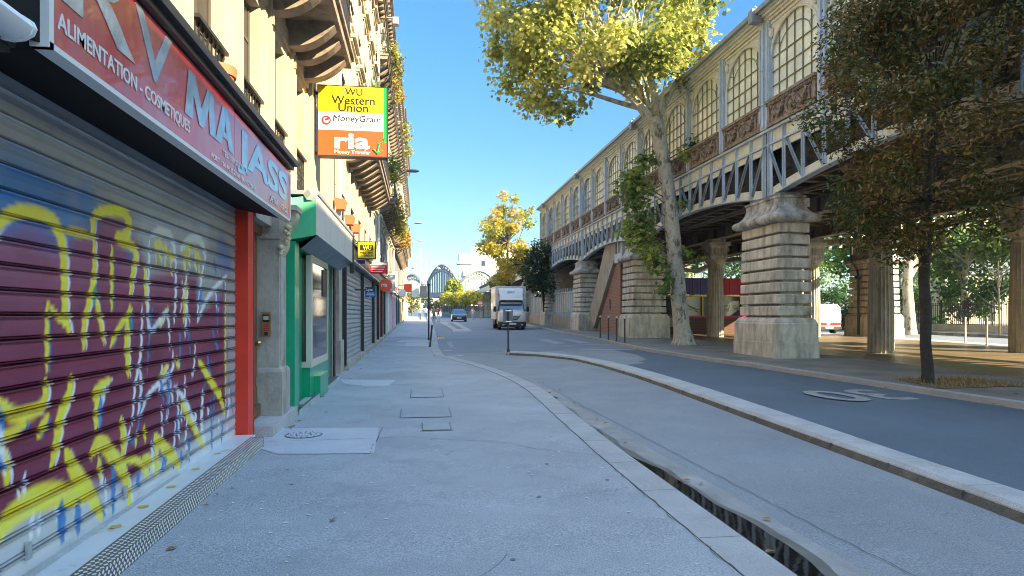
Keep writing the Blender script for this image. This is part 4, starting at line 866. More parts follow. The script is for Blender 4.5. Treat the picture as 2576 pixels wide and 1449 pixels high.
q=MB(); q.add([(-1.59,Y-.008,3.30),(-1.24,Y-.008,3.30),(-1.24,Y-.008,3.45),(-1.59,Y-.008,3.45)],[(0,1,2,3)]); q.build('black_bar',M['black_text'],s2)
text('WU',.17,M['yellow_sign'],(-1.51,Y-.012,3.315),s2,fw=.22,bold=.003); text('WESTERN',.085,M['black_text'],(-1.59,Y-.008,3.215),s2,fw=.35,bold=.002); text('UNION',.085,M['black_text'],(-1.48,Y-.008,3.135),s2,fw=.24,bold=.002)
mb=MB(); mb.bar((-1.85,Y+.07,3.5),(-1.66,Y+.07,3.5),.03,.03); mb.build('bracket',M['black_iron'],s2)
mb=MB(); mb.box(-1.78,-1.5,19.0,19.04,2.98,3.08); tag(mb.build('small_sign',M['purple']),'small purple strip sign under the square yellow sign','sign')
# ================================================================== FURTHER BUILDINGS ON THE LEFT
def building(name,label,y0,y1,X,zt,floors,nw,m,ww=1.0,style=0,bal=None,bm='balcony_stone',corn=.5,groove=0,pots=(),hood=True,rail=True,gfz=3.4,edge=.5):
    b=empty('apartment_building',(X,y0,gz(y0)),label,'building')
    sp=(y1-y0-2*edge)/nw; wins=[(y0+edge+sp*(i+.5)-ww/2,y0+edge+sp*(i+.5)+ww/2) for i in range(nw)]
    mb=MB(); wall_with_windows(mb,X,.5,y0,y1,gfz,zt,wins,floors,groove)
    mb.box(X-10,X-.502,y0,y1,gfz,zt)
    mb.build('wall',M[m],b)
    mb=MB()
    for (za,zb_) in floors:
        for (a,c) in wins:
            mb.box(X,X+.05,a-.16,a-.02,za,zb_+.1); mb.box(X,X+.05,c+.02,c+.16,za,zb_+.1); mb.box(X,X+.06,a-.16,c+.16,zb_+.02,zb_+.16)
            if hood: mb.box(X,X+.22,a-.24,c+.24,zb_+.26,zb_+.36); mb.box(X,X+.12,a-.2,c+.2,zb_+.16,zb_+.26); mb.box(X,X+.14,a-.2,c+.2,za-.12,za-.04)
        mb.box(X,X+.09,y0,y1,za-.32,za-.2)
    mb.build('mouldings',M[m],b)
    for fi,(za,zb_) in enumerate(floors):
        for (a,c) in wins: window(b,X,a,c,za,zb_,.22,style if not(bal and fi==bal[0]) else 0,True)
    if bal:
        for (fi,Xo,ya,yb,z,step) in bal[1:]:
            balcony(b,X,Xo,ya,yb,z,[ya+.25+step*i for i in range(int((yb-ya-.5)/step)+1)],bm,rail=rail)
    cornice(b,X,X+corn,y0,y1,zt)
    mb=MB(); mb.add([(X-.3,y0,zt+.07),(X-.3,y1,zt+.07),(X-1.6,y1,zt+2.3),(X-1.6,y0,zt+2.3),(X-10,y0,zt+2.6),(X-10,y1,zt+2.6)],[(0,1,2,3),(3,2,5,4)]); mb.build('roof',M['slate'],b)
    return b,wins
b2,w2=building('b','cream building behind the square signs, with bracketed balcony and terracotta boxes on its sills',16.1,31.5,-2.0,15.4,[(3.9,5.75),(7.0,9.2),(9.9,12.0),(12.6,14.4)],6,'facade_pale',1.0,0,
   (9,(1,-1.18,18.3,27.3,6.12,.85)),groove=5.6)
b3,w3=building('b','long pale building whose balcony is overgrown with plants',31.5,50,-2.0,18.4,[(4.0,6.0),(8.0,10.2),(11.0,13.1),(13.8,15.8),(16.2,17.8)],8,'facade_white',1.0,1,
   (9,(1,-1.2,33.0,50,6.98,.7),(3,-1.45,31.5,50,13.4,.9)),groove=6.0)
b4,w4=building('b','tall pale building in the middle of the left row with grey shuttered windows',50,72,-2.0,20.5,[(4.2,6.2),(7.6,9.6),(10.6,12.6),(13.4,15.4),(16.2,18.2)],9,'facade_lime',1.0,1,
   (9,(1,-1.2,50,72,6.7,.9),(3,-1.4,50,72,15.6,1.2)),groove=6.0)
b5,w5=building('b','farthest pale building of the left row before the crossroads',72,106,-2.0,23.5,[(4.4,6.4),(8.2,10.2),(11.5,13.5),(14.6,16.6),(17.6,19.6),(20.4,22.4)],12,'facade_white',1.1,2,
   (9,(2,-1.3,72,106,10.6,1.1),(4,-1.4,72,106,16.9,1.3)),groove=0,gfz=3.9)
for i,(y,lab) in enumerate(((16.05,'pale drainpipe between the green shop building and the cream building'),(31.4,'pale drainpipe on the seam before the plant covered balcony'),(50.0,'grey drainpipe far down the left row'))):
    mb=MB(); mb.tube([(-1.86,y,3.3),(-1.86,y,15.3)],.065,8)
    for z in (4.2,6.5,9,12): mb.lathe([(.08,z),(.08,z+.1)],-1.86,y,10)
    tag(mb.build('drainpipe',M['louvre_white' if i<2 else 'zinc'],None,True),lab,'drainpipe')
# terracotta window boxes
def wbox(y,z,X,lab,plants=False):
    t=empty('window_box',(X,y,z),lab,'window box')
    mb=MB(); mb.loft([[(X-.09,y-.2,z),(X+.09,y-.2,z),(X+.09,y+.2,z),(X-.09,y+.2,z)],[(X-.12,y-.24,z+.22),(X+.12,y-.24,z+.22),(X+.12,y+.24,z+.22),(X-.12,y+.24,z+.22)]]); mb.build('planter',M['terracotta'],t)
    mb=MB(); mb.box(X-.11,X+.11,y-.22,y+.22,z+.221,z+.235); mb.build('soil',M['soil'],t)
wbox(15.7,3.95,-1.78,'dark red planter box on the ledge nearest the green fascia')
wbox(17.9,3.9,-1.80,'terracotta planter box on the first sill after the white drainpipe'); wbox(19.6,3.9,-1.8,'terracotta planter box on the second sill after the white drainpipe')
wbox(19.4,12.6,-1.72,'lower terracotta planter high on the cream building'); wbox(21.9,12.6,-1.72,'upper terracotta planter high on the cream building')
# shop fronts
def shopfront(label,y0,y1,X,zt,bays,frame,fascia,ftext=None,step=True):
    s=empty('street_shop',(X,y0,gz(y0)),label,'shop')
    mb=MB(); mb.box(X-.6,X-.12,y0,y1,gz(y0)-.1,zt+.5)
    if step: mb.sbox(X-.1,X+.10,y0,y1,-.15,.14,gz)
    mb.build('base_wall',M['stone_grey'],s)
    mb=MB(); mb.box(X-.15,X+.12,y0,y1,zt,zt+.42); mb.build('fascia',M[fascia],s)
    mb=MB(); mb.box(X-.15,X+.18,y0,y1,zt-.07,zt); mb.box(X-.15,X+.2,y0,y1,zt+.42,zt+.47); mb.build('trim',M[frame],s)
    n=len(bays); L=(y1-y0)/n
    for i,bm_ in enumerate(bays):
        a=y0+L*i; mb=MB(); mb.box(X-.12,X+.05,a,a+.14,gz(a)+.1,zt-.07); mb.build('post',M[frame],s)
        if i==n-1: mb=MB(); mb.box(X-.12,X+.05,y1-.14,y1,gz(a)+.1,zt-.07); mb.build('post',M[frame],s)
        if isinstance(bm_,tuple): # solid colored panel
            mb=MB(); mb.box(X-.1,X-.02,a+.14,a+L-(.14 if i==n-1 else 0),gz(a)+.12,zt-.07); mb.build('panel',M[bm_[0]],s)
        else:
            o=shutter('roller_shutter',X-.06,a+.14,a+L-.01-(.14 if i==n-1 else 0),gz(a)+.12,zt-.12,.6,.13,s,None,M[bm_])
    return s
shopfront('wide shop closed by two grey steel roller shutters between black posts',17.0,27.6,-1.84,2.95,['steel_shutter']*2,'black_iron','black_iron')
shopfront('shop with an orange painted roller shutter past the grey ones',27.6,36.4,-1.84,2.95,['steel_shutter','orange_sign','steel_shutter'],'black_iron','black_iron')
shopfront('white fronted shop in the sun after the orange shutter',36.4,46,-1.88,3.1,[('facade_white',),('far_white',),('facade_white',)],'louvre_white','far_white')
shopfront('shop front with a magenta painted panel',46,54,-1.88,3.2,[('magenta',),'steel_shutter',('sky_blue',)],'louvre_white','orange_sign')
shopfront('dark framed shop before the yellow lit one',54,64,-1.9,3.3,['steel_shutter',('sky_blue',),('navy',)],'black_iron','sky_blue')
shopfront('warm yellow shop front far down the pavement',64,84,-1.9,3.4,[('lit_yellow',),('lit_yellow',),('facade_lime',)],'lit_yellow','lit_yellow')
shopfront('last shop front before the crossroads',84,106,-1.9,3.7,[('far_white',),('facade_pale',)],'far_white','orange_sign')
mb=MB()
for i in range(34): mb.box(-1.73,-1.64,17.2+i*.5,17.55+i*.5,2.93,2.97)
tag(mb.build('light_strip',M['white_sign']),'dashed white light strip along the fascia over the grey shutters','light strip')
# projecting panels
def psign(name,label,x0,x1,y,z0,z1,m,th=.1,back='black_iron',arm=True):
    s=empty(name,(x0,y,z0),label,'sign'); mb=MB(); mb.box(x0,x1,y,y+th,z0,z1); mb.build('box',M[back],s)
    q=MB(); q.add([(x0+.02,y-.004,z0+.02),(x1-.02,y-.004,z0+.02),(x1-.02,y-.004,z1-.02),(x0+.02,y-.004,z1-.02)],[(0,1,2,3)]); q.build('face_panel',M[m],s)
    if arm: mb=MB(); mb.box(-1.95,x0,y+.03,y+.07,z1-.1,z1-.06); mb.build('bracket',M['black_iron'],s)
    return s
s=psign('sim_card_sign','blue and navy hanging sign in front of the grey shutters',-1.58,-1.29,20.2,2.08,2.38,'blue_sign')
q=MB(); q.add([(-1.57,20.19,2.23),(-1.30,20.19,2.23),(-1.30,20.19,2.37),(-1.57,20.19,2.37)],[(0,1,2,3)]); q.build('navy_panel',M['navy'],s)
text('Lyca',.10,M['white_sign'],(-1.55,20.185,2.27),s,bold=.002); text('FORFAITS\nDISPONIBLES\nICI',.042,M['white_sign'],(-1.435,20.185,2.185),s,align='CENTER',bold=.001)
s=psign('shop_sign','long red and white flat sign beyond the small yellow sign',-1.75,-1.12,24.0,3.02,3.42,'red_sign'); 
q=MB(); q.add([(-1.73,23.99,3.31),(-1.14,23.99,3.31),(-1.14,23.99,3.40),(-1.73,23.99,3.40)],[(0,1,2,3)]); q.build('white_band',M['white_sign'],s)
for k in range(3): q=MB(); q.add([(-1.68,23.988,3.26-k*.08),(-1.2-k*.04,23.988,3.26-k*.08),(-1.2-k*.04,23.988,3.235-k*.08),(-1.68,23.988,3.235-k*.08)],[(0,1,2,3)]); q.build('text_line',M['white_sign'],s)
s=empty('round_sign',(-1.2,28,2.6),'round orange money transfer sign projecting over the shutters','sign')
mb=MB(); mb.loft([[(-1.38+.27*math.cos(t),y,2.78+.27*math.sin(t)) for t in [2*math.pi*k/24 for k in range(24)]] for y in (28,28.12)]); mb.build('disc',M['orange_sign'],s)
text('ria',.22,M['white_sign'],(-1.56,27.99,2.73),s,sx=1.1,bold=.006)
mb=MB(); mb.box(-1.9,-1.6,28.04,28.08,2.76,2.8); mb.build('bracket',M['black_iron'],s)
psign('shop_sign','orange box sign glowing in the sun farther down the row',-1.04,-.5,45,3.1,3.62,'orange_sign')
psign('shop_sign','pale green edged square sign behind the orange box sign',-.7,-.05,62,3.2,4.0,'far_white',back='green_sign')
psign('shop_sign','tall white blade sign on the white fronted shop',-1.75,-1.35,38,2.9,3.8,'white_sign'); psign('shop_sign','white box sign with red flash above the magenta panel',-1.7,-1.3,42,3.3,4.3,'white_sign')
s=empty('round_sign',(-1.0,43,2.9),'white round globe sign over the pavement','sign')
mb=MB(); mb.loft([[(-1.10+r*math.cos(t),y,2.95+r*math.sin(t)) for t in [2*math.pi*k/20 for k in range(20)]] for y,r in ((43,.2),(43.03,.26),(43.12,.26),(43.15,.2))]); mb.build('disc',M['white_sign'],s)
mb=MB(); mb.box(-1.9,-1.3,43.06,43.1,2.93,2.97); mb.build('bracket',M['black_iron'],s)
# wall lamps
def walllamp(lab,x,y,z):
    s=empty('street_lamp',(-1.9,y,z),lab,'street lamp')
    mb=MB(); mb.tube([(-1.98,y,z-1.6),(-1.7,y,z-1.0),(-1.3,y,z-.35),(x-.5,y,z-.08),(x-.2,y,z)],.035,6); mb.build('arm',M['zinc'],s,True)
    mb=MB(); mb.loft([[(x+dx*.34,y+r*math.cos(t)*.16,z+.02+r*math.sin(t)*.09) for t in [2*math.pi*k/10 for k in range(10)]] for dx,r in ((-1,.2),(-.8,.6),(-.3,1),(.4,1),(.8,.7),(1,.2))]); mb.build('head',M['zinc'],s,True)
walllamp('street lamp on a curved wall arm, nearest and highest of the three',-.35,36,9.2); walllamp('street lamp on a wall arm, lower in the photo than the nearest one',-.1,60,9.7)
walllamp('smallest wall mounted street lamp far down the left row',.05,86,11)
cb=empty('camera_box',(-1.3,30,14),'small grey camera box on the roof edge against the sky','camera'); mb=MB(); mb.box(-1.35,-1.05,34.6,35.0,16.4,16.75); mb.build('housing',M['zinc'],cb); mb=MB(); mb.box(-1.9,-1.3,34.7,34.8,16.7,16.76); mb.build('bracket',M['zinc'],cb)
# aerials on the roofs
for i,(y,z,lab) in enumerate(((20,15.6,'thin wire aerial on the cream building roof edge'),(24,15.6,'forked wire aerial on the cream building gutter'))):
    mb=MB(); mb.tube([(-1.45,y,z),(-1.2,y,z+.25)],.012,4); mb.tube([(-1.3,y-.1,z+.2),(-1.0,y,z+.3)],.01,4); tag(mb.build('aerial',M['iron']),lab,'aerial')

# ================================================================== FOLIAGE HELPERS
def leaf_arrays(centers, radii, n, size, shape='lobed', seed=1, elong=1.0, flat=.6, surface=.35):
    rs=np.random.RandomState(seed); c=np.array(centers,float); r=np.array(radii,float)
    if r.ndim==1: r=np.stack([r]*3,1)
    w_=r[:,0]*r[:,1]*r[:,2]; w_=w_**.8; w_/=w_.sum(); k=rs.choice(len(c),n,p=w_)
    d=rs.normal(size=(n,3)); d/=np.linalg.norm(d,axis=1)[:,None]; rad=rs.uniform(0,1,n)**surface
    P=c[k]+d*rad[:,None]*r[k]
    return P,d,k,rs
SHAPES={'lobed':[(-.08,-.5),(.08,-.5),(.5,-.28),(.32,.0),(.55,.22),(.2,.24),(0,.62),(-.2,.24),(-.55,.22),(-.32,0),(-.5,-.28)],
        'simple':[(0,-.5),(.26,-.1),(.2,.25),(0,.5),(-.2,.25),(-.26,-.1)],
        'blade':[(0,-.5),(.17,-.15),(.13,.2),(0,.5),(-.13,.2),(-.17,-.15)]}
def foliage(name, m, parent, centers, radii, n, size, cols, shape='simple', seed=1, surface=.4, clip=None, up=.6, clumpvar=.35):
    P,d,k,rs=leaf_arrays(centers,radii,n,size,shape,seed,surface=surface)
    cl=np.array(cols); nc=len(centers); cb_=rs.uniform(0,1,nc)
    if clip is not None:
        ok=clip(P); P=P[ok]; d=d[ok]; k=k[ok]
    n=len(P)
    nrm=d*.7+rs.normal(size=(n,3))*.6; nrm[:,2]+=up; nrm/=np.linalg.norm(nrm,axis=1)[:,None]
    a=np.cross(nrm,rs.normal(size=(n,3))); a/=np.linalg.norm(a,axis=1)[:,None]; b=np.cross(nrm,a)
    s=size*rs.uniform(.6,1.25,n)
    sh=np.array(SHAPES[shape]); K=len(sh)
    V=P[:,None,:]+s[:,None,None]*(sh[None,:,0,None]*a[:,None,:]+sh[None,:,1,None]*b[:,None,:])
    V+= (nrm[:,None,:]*(-(np.abs(sh[:,0])*.35)[None,:,None]))*s[:,None,None]
    t=np.clip(cb_[k]*clumpvar*2+rs.uniform(0,1,n)*(1-clumpvar),0,.999)*(len(cl)-1); i0=t.astype(int); f=(t-i0)[:,None]
    col=cl[i0]*(1-f)+cl[np.minimum(i0+1,len(cl)-1)]*f; col=col*rs.uniform(.8,1.2,n)[:,None]
    me=bpy.data.meshes.new(name)
    me.vertices.add(n*K); me.vertices.foreach_set('co',V.reshape(-1)); me.loops.add(n*K); me.loops.foreach_set('vertex_index',np.arange(n*K)); me.polygons.add(n)
    me.polygons.foreach_set('loop_start',np.arange(n)*K); me.update(); me.validate()
    ca=me.color_attributes.new('Col','FLOAT_COLOR','POINT'); cc=np.repeat(np.c_[col,np.ones(n)],K,0).astype(np.float32); ca.data.foreach_set('color',cc.ravel())
    me.materials.append(m); o=bpy.data.objects.new(name,me); C.objects.link(o); par(o,parent); return o
def crown_clumps(center, radii, n, r0, r1, seed=1, lower=-.6, gap=None):
    rs=random.Random(seed); out=[]
    while len(out)<n:
        d=Vector((rs.gauss(0,1),rs.gauss(0,1),rs.gauss(0,1))).normalized()*rs.uniform(.35,1)**.6
        if d.z<lower: continue
        p=Vector((center[0]+d.x*radii[0],center[1]+d.y*radii[1],center[2]+d.z*radii[2]))
        out.append((p,rs.uniform(r0,r1)))
    return out
def limbs(mb, forks, clumps, r0=.09, r1=.015, seed=2, sag=.25, every=1):
    rs=random.Random(seed)
    for i,(p,r) in enumerate(clumps):
        if i%every: continue
        f=min(forks,key=lambda q:(Vector(q)-p).length*rs.uniform(.7,1.3)); f=Vector(f); d=p-f
        m1=f+d*.33+Vector((rs.uniform(-.12,.12),rs.uniform(-.12,.12),rs.uniform(-.05,.2)))*d.length*.5; m2=f+d*.68+Vector((rs.uniform(-.1,.1),rs.uniform(-.1,.1),rs.uniform(-.05,.1)))*d.length*.4
        mb.tube([f,m1,m2,p],[r0,r0*.6,r0*.33,r1],5,False)
GREENS=[(.05,.075,.012),(.12,.15,.02),(.24,.24,.03),(.36,.34,.045)]
# plants on balcony 3 etc
def plant(name,label,cat,centers,radii,n,size,cols,shape='simple',seed=1,stems=True,group=None):
    t=empty(name,tuple(centers[0]),label,cat,group)
    foliage('foliage',M['leaf'],t,centers,radii,n,size,cols,shape,seed,surface=.6)
    if stems:
        mb=MB(); c0=Vector(centers[0]); c0.z-=radii[0]*1.0 if not isinstance(radii[0],(list,tuple)) else radii[0][2]
        for c in centers: mb.tube([c0,(Vector(c)+c0)/2+Vector((.03,.02,.05)),c],[.025,.018,.008],4,False)
        mb.build('stems',M['bark_mid'],t)
    return t
plant('balcony_plant','hanging yellow green creeper falling over the plant covered balcony','plant',[(-1.15,y,z) for y,z in ((34.5,7.2),(35.5,6.9),(37,7.0),(38.2,6.4),(39.5,7.3),(41,6.8),(43,7.2),(45,7.0),(47,7.4))],[.55,.6,.55,.5,.6,.6,.6,.6,.5],2200,.16,[(.12,.13,.02),(.3,.25,.04),(.4,.3,.05)],seed=3)
plant('balcony_plant','bushy green potted shrub at the near end of the plant covered balcony','plant',[(-1.35,33.6,8.6),(-1.25,34.2,9.2),(-1.3,35.2,8.7)],[.5,.55,.5],800,.15,GREENS,seed=4)
plant('balcony_plant','leafy shrub high up at the eaves against the sky','plant',[(-1.3,33.0,14.4),(-1.15,33.6,14.1),(-1.0,34.4,13.9)],[.5,.55,.4],450,.17,GREENS,seed=5)
plant('balcony_plant','yellowish bush on the upper balcony below the eaves','plant',[(-1.3,36.5,14.0),(-1.2,38,13.8)],[.5,.5],400,.17,[(.25,.2,.03),(.4,.3,.05)],seed=6)
plant('balcony_plant','orange tinted plant hanging lower on the plant covered balcony','plant',[(-1.15,48.5,7.3),(-1.1,50,7.0),(-1.05,52,7.2)],[.6,.6,.6],500,.2,[(.3,.16,.03),(.4,.25,.04)],seed=8)
plant('balcony_plant','green shrub on the far building upper balcony','plant',[(-1.2,55,16.6),(-1.2,58,16.7),(-1.1,62,16.5)],[.8,.7,.7],500,.25,GREENS,seed=9)
t=empty('yucca_plant',(-1.35,19.0,6.4),'spiky yucca rising behind the large square sign','plant')
mb=MB(); rs=random.Random(8)
for i in range(46):
    a=rs.uniform(0,6.28); e=rs.uniform(.2,1.45); L=rs.uniform(.6,1.0); o0=Vector((-1.25,19.0,7.45)); d=Vector((math.cos(a)*math.cos(e),math.sin(a)*math.cos(e),math.sin(e))); s_=d.cross(Vector((0,0,1))).normalized()*.03
    p1=o0+d*L*.5; p2=o0+d*L+Vector((0,0,-.25*math.cos(e)*L))
    mb.add([o0-s_,o0+s_,p1+s_*1.2,p1-s_*1.2,p2],[(0,1,2,3),(3,2,4)])
o=mb.build('leaves',M['leaf'],t); ca=o.data.color_attributes.new('Col','FLOAT_COLOR','POINT'); ca.data.foreach_set('color',np.tile([.17,.26,.05,1],len(o.data.vertices)).astype(np.float32))
mb=MB(); mb.lathe([(.16,6.38),(.22,6.85),(.2,6.85)],-1.3,19.0,14); mb.build('pot',M['terracotta'],t); mb=MB(); mb.tube([(-1.3,19,6.8),(-1.25,19,7.5)],.06,6); mb.build('stem',M['bark_mid'],t)
# ================================================================== ELEVATED STATION
VX0=11.0; VX1=24.4
MAJ=[20.0+12.2*k for k in range(-2,5)]     # -4.4 .. 68.8
st=empty('elevated_station',(VX0,MAJ[0],5.2),'long iron and glass metro station raised over the boulevard','station')
def zbot(u): return 5.25+.5*(1-(2*u-1)**2)   # u along a module
S_,SC,SD=M['steel'],M['steel_cream'],M['steel_dark']
# --- girder of one module, built at module start y=0 then copied
def girder_module(y0):
    g=empty('girder',(VX0,y0,7.4)); par(g,st)
    mb=MB(); L=12.2; n=36
    mb.m=0
    mb.box(VX0-.03,VX0+.03,y0,y0+L,6.98,7.34); mb.box(VX0-.03,VX0+.03,y0,y0+L,6.70,6.90)
    loops=[]
    for i in range(n+1):
        u=i/n; z=zbot(u); y=y0+u*L; loops.append([(VX0-.028,y,z),(VX0-.028,y,z+.26),(VX0+.028,y,z+.26),(VX0+.028,y,z)])
    mb.loft(loops)
    mb.m=1
    mb.box(VX0-.14,VX0+.10,y0,y0+L,7.34,7.42); mb.box(VX0-.09,VX0+.08,y0,y0+L,6.91,6.97)
    loops=[]
    for i in range(n+1):
        u=i/n; z=zbot(u); y=y0+u*L; loops.append([(VX0-.12,y,z-.035),(VX0-.12,y,z),(VX0+.14,y,z),(VX0+.14,y,z-.035)])
    mb.loft(loops)
    mb.build('chords',[SC,S_],g)
    # rivets along the chords
    mb=MB(); y=y0+.05
    while y<y0+L:
        for z in (7.30,7.02,6.87,6.70,zbot((y-y0)/L)+.22,zbot((y-y0)/L)+.05): mb.add([(VX0-.03,y-.014,z-.014),(VX0-.03,y+.014,z-.014),(VX0-.03,y+.014,z+.014),(VX0-.03,y-.014,z+.014),(VX0-.046,y,z)],[(0,1,4),(1,2,4),(2,3,4),(3,0,4)])
        y+=.1
    mb.build('rivets',SC,g)
    for i in range(13):
        u=i/12; y=y0+u*L; zb_=zbot(u); mb=MB()
        wdt=.065 if i not in (0,12) else .19
        if i in (0,12): yy=y+(.14 if i==0 else -.14)
        else: yy=y
        mb.box(VX0-.06,VX0-.03,yy-wdt,yy+wdt,zb_,7.34); mb.box(VX0-.12,VX0-.06,yy-.014,yy+.014,zb_,7.34);
        z=zb_+.06
        while z<7.3:
            for s in (-1,1):
                c=yy+s*wdt*.66; mb.add([(VX0-.06,c-.014,z-.014),(VX0-.06,c+.014,z-.014),(VX0-.06,c+.014,z+.014),(VX0-.06,c-.014,z+.014),(VX0-.078,c,z)],[(0,1,4),(1,2,4),(2,3,4),(3,0,4)])
            z+=.12
        mb.build('vertical_strut',S_,g)
    for i in range(12):
        u0,u1=i/12,(i+1)/12; ya,yb=y0+u0*L,y0+u1*L
        if i<6: p,q=(VX0,ya+.12,6.9),(VX0,yb-.08,zbot(u1)+.1)
        else: p,q=(VX0,yb-.12,6.9),(VX0,ya+.08,zbot(u0)+.1)
        mb=MB()
        for dx in (-.045,): mb.bar((p[0]+dx,p[1],p[2]),(q[0]+dx,q[1],q[2]),.13,.018,up=(1,0,0))
        mb.bar((p[0]-.08,p[1],p[2]),(q[0]-.08,q[1],q[2]),.025,.06,up=(1,0,0))
        mb.build('diagonal_brace',M['steel_brace'],g)
    return g
g0=girder_module(MAJ[0])
for k in range(1,9):
    c=copy_tree(g0)
    c.parent=st; c.matrix_parent_inverse=g0.matrix_parent_inverse.copy(); c.location=(VX0,MAJ[0]+12.2*k,7.4)
# --- one bay: window, pilaster, frieze
BL=3.05; ZS,ZT=8.27,10.55
def bay(y0):
    w_=empty('arched_window',(VX0,y0,ZS)); par(w_,st)
    ya,yb=y0+.24,y0+BL-.24; yc=(ya+yb)/2; hw=(yb-ya)/2; zs=9.5; rise=1.08
    arc=[(yc+hw*math.cos(t),zs+rise*math.sin(t)) for t in [math.pi*k/20 for k in range(21)]]
    mb=MB(); mb.m=0
    # spandrel with arch cut
    pts=[]; n=len(arc)
    for i in range(n-1):
        a,b=arc[i],arc[i+1]
        mb.add([(VX0-.06,a[0],a[1]),(VX0-.06,b[0],b[1]),(VX0-.06,b[0],10.78),(VX0-.06,a[0],10.78)],[(0,1,2,3)])
        mb.add([(VX0-.06,a[0],a[1]),(VX0-.06,b[0],b[1]),(VX0+.06,b[0],b[1]),(VX0+.06,a[0],a[1])],[(0,1,2,3)])
    mb.box(VX0-.06,VX0+.06,y0,ya,ZS,10.78); mb.box(VX0-.06,VX0+.06,yb,y0+BL,ZS,10.78)
    mb.tube([(VX0-.07,a[0],a[1]) for a in arc],.035,6); mb.tube([(VX0-.07,ya,ZS),(VX0-.07,ya,zs)],.035,6); mb.tube([(VX0-.07,yb,ZS),(VX0-.07,yb,zs)],.035,6)
    mb.box(VX0-.10,VX0-.06,y0+.2,y0+BL-.2,10.66,10.74)
    for s in (ya+.12,yb-.12):     # corner scroll brackets
        mb.lathe([(.0,10.20),(.05,10.24),(.09,10.36),(.07,10.46),(.11,10.5),(.0,10.53)],VX0-.10,s,8,False)
    mb.build('surround',SC,w_)
    mb=MB()
    def top(y): 
        t=min(1,max(-1,(y-yc)/hw)); return zs+rise*math.sqrt(max(0,1-t*t))
    for i in range(1,6):
        y=ya+(yb-ya)*i/6; mb.box(VX0-.03,VX0+.0,y-.011,y+.011,ZS,top(y))
    for z in (8.72,9.17,9.62): 
        mb.box(VX0-.032,VX0+.0,ya,yb,z-.012,z+.012)
    mb.box(VX0-.04,VX0+.0,ya,yb,ZS,ZS+.05)
    mb.tube([(VX0-.02,yc+hw*.66*math.cos(t),9.62+rise*.55*math.sin(t)) for t in [math.pi*k/14 for k in range(15)]],.014,4)
    for k in range(1,6):
        t=math.pi*k/6; 
        if k in (1,5): mb.tube([(VX0-.02,yc+hw*.66*math.cos(t),9.62+rise*.55*math.sin(t)),(VX0-.02,yc+hw*math.cos(t)*.98,zs+rise*math.sin(t)*.97)],.011,4)
    mb.build('glazing_bars',M['mullion'],w_)
    q=MB(); q.add([(VX0+.01,a[0],a[1]) for a in arc]+[(VX0+.01,ya,ZS),(VX0+.01,yb,ZS)],[tuple(range(len(arc)+2))]); q.build('glazing',M['station_glass'],w_)
    # frieze
    f=empty('frieze_panel',(VX0,y0,7.45)); par(f,st)
    mb=MB(); RS=M['relief_stone']; a,b=y0+.22,y0+BL-.22
    mb.box(VX0-.12,VX0+.05,a,b,7.44,8.17); mb.box(VX0-.19,VX0+.05,a,b,7.44,7.54); mb.box(VX0-.24,VX0+.05,a-.02,b+.02,8.17,8.26); mb.box(VX0-.19,VX0+.05,a,b,8.08,8.17)
    mb.box(VX0-.18,VX0+.05,a,a+.14,7.54,8.08); mb.box(VX0-.18,VX0+.05,b-.14,b,7.54,8.08)
    y=a+.02
    while y<b: mb.box(VX0-.22,VX0-.19,y,y+.04,8.10,8.16); y+=.08
    mb.build('panel',RS,f)
    mb=MB(); yc=(a+b)/2
    for k in range(1): 
        mb.tube([(VX0-.15,yc+.24*math.cos(t),7.81+.25*math.sin(t)) for t in [2*math.pi*k/16 for k in range(17)]],.045,6)
        mb.lathe([(.0,7.64),(.09,7.72),(.12,7.84),(.0,7.98)],VX0-.11,yc,8,False)
    for s in (-1,1):
        pts=[]
        for k in range(9):
            t=k/8; pts.append((VX0-.16,yc+s*(.30+.62*t),8.0-.30*math.sin(math.pi*t)))
        mb.tube(pts,[.03,.05,.07,.085,.09,.085,.07,.05,.03],6); 
        rs=random.Random(2+s)
        for k in range(9):
            p=pts[k]; mb.tube([(p[0]-.05,p[1]+rs.uniform(-.05,.05),p[2]-.05),(p[0]-.07,p[1]+rs.uniform(-.05,.05),p[2]+.03)],[.05,.03],5)
        mb.tube([(VX0-.15,yc+s*.95,8.0),(VX0-.15,yc+s*.97,7.62)],[.05,.025],6)
    mb.build('garland',RS,f,True)
    return w_,f
w0,f0=bay(MAJ[0]); bays=[(w0,f0)]
nb=21
for i in range(1,nb):
    for o in (w0,f0):
        c=copy_tree(o); c.parent=st; c.matrix_parent_inverse=o.matrix_parent_inverse.copy(); c.location=(VX0,MAJ[0]+BL*i,o.location.z)
        if o is w0 and (MAJ[0]+BL*i>40 and i in (15,16,19)):
            for ch in c.children:
                if ch.name.startswith('glazing') and 'bars' not in ch.name:
                    ch.data=ch.data.copy(); ch.data.materials[0]=M['station_glass_blue']
def pil(y,major):
    mb=MB(); h=.17 if not major else .30
    mb.box(VX0-.16,VX0+.05,y-h,y+h,7.44,10.8); mb.box(VX0-.22,VX0-.16,y-.055,y+.055,7.5,10.8)
    if major:
        mb.box(VX0-.19,VX0-.16,y-.27,y-.20,7.7,10.7); mb.box(VX0-.19,VX0-.16,y+.2,y+.27,7.7,10.7)
        for z in (8.2,9.3): mb.lathe([(.0,z-.09),(.07,z),(.0,z+.09)],VX0-.2,y,8,False)
    return mb.build('pilaster',S_,st)
p0=pil(MAJ[0],True); p1=pil(MAJ[0]+BL,False)
for i in range(nb+1):
    y=MAJ[0]+BL*i; src=p0 if i%4==0 else p1
    if i in (0,1): continue
    c=src.copy(); C.objects.link(c); c.location=(0,y-(MAJ[0] if i%4==0 else MAJ[0]+BL),0); c.parent=st; c.matrix_parent_inverse=src.matrix_parent_inverse.copy()
ye=MAJ[0]+BL*nb
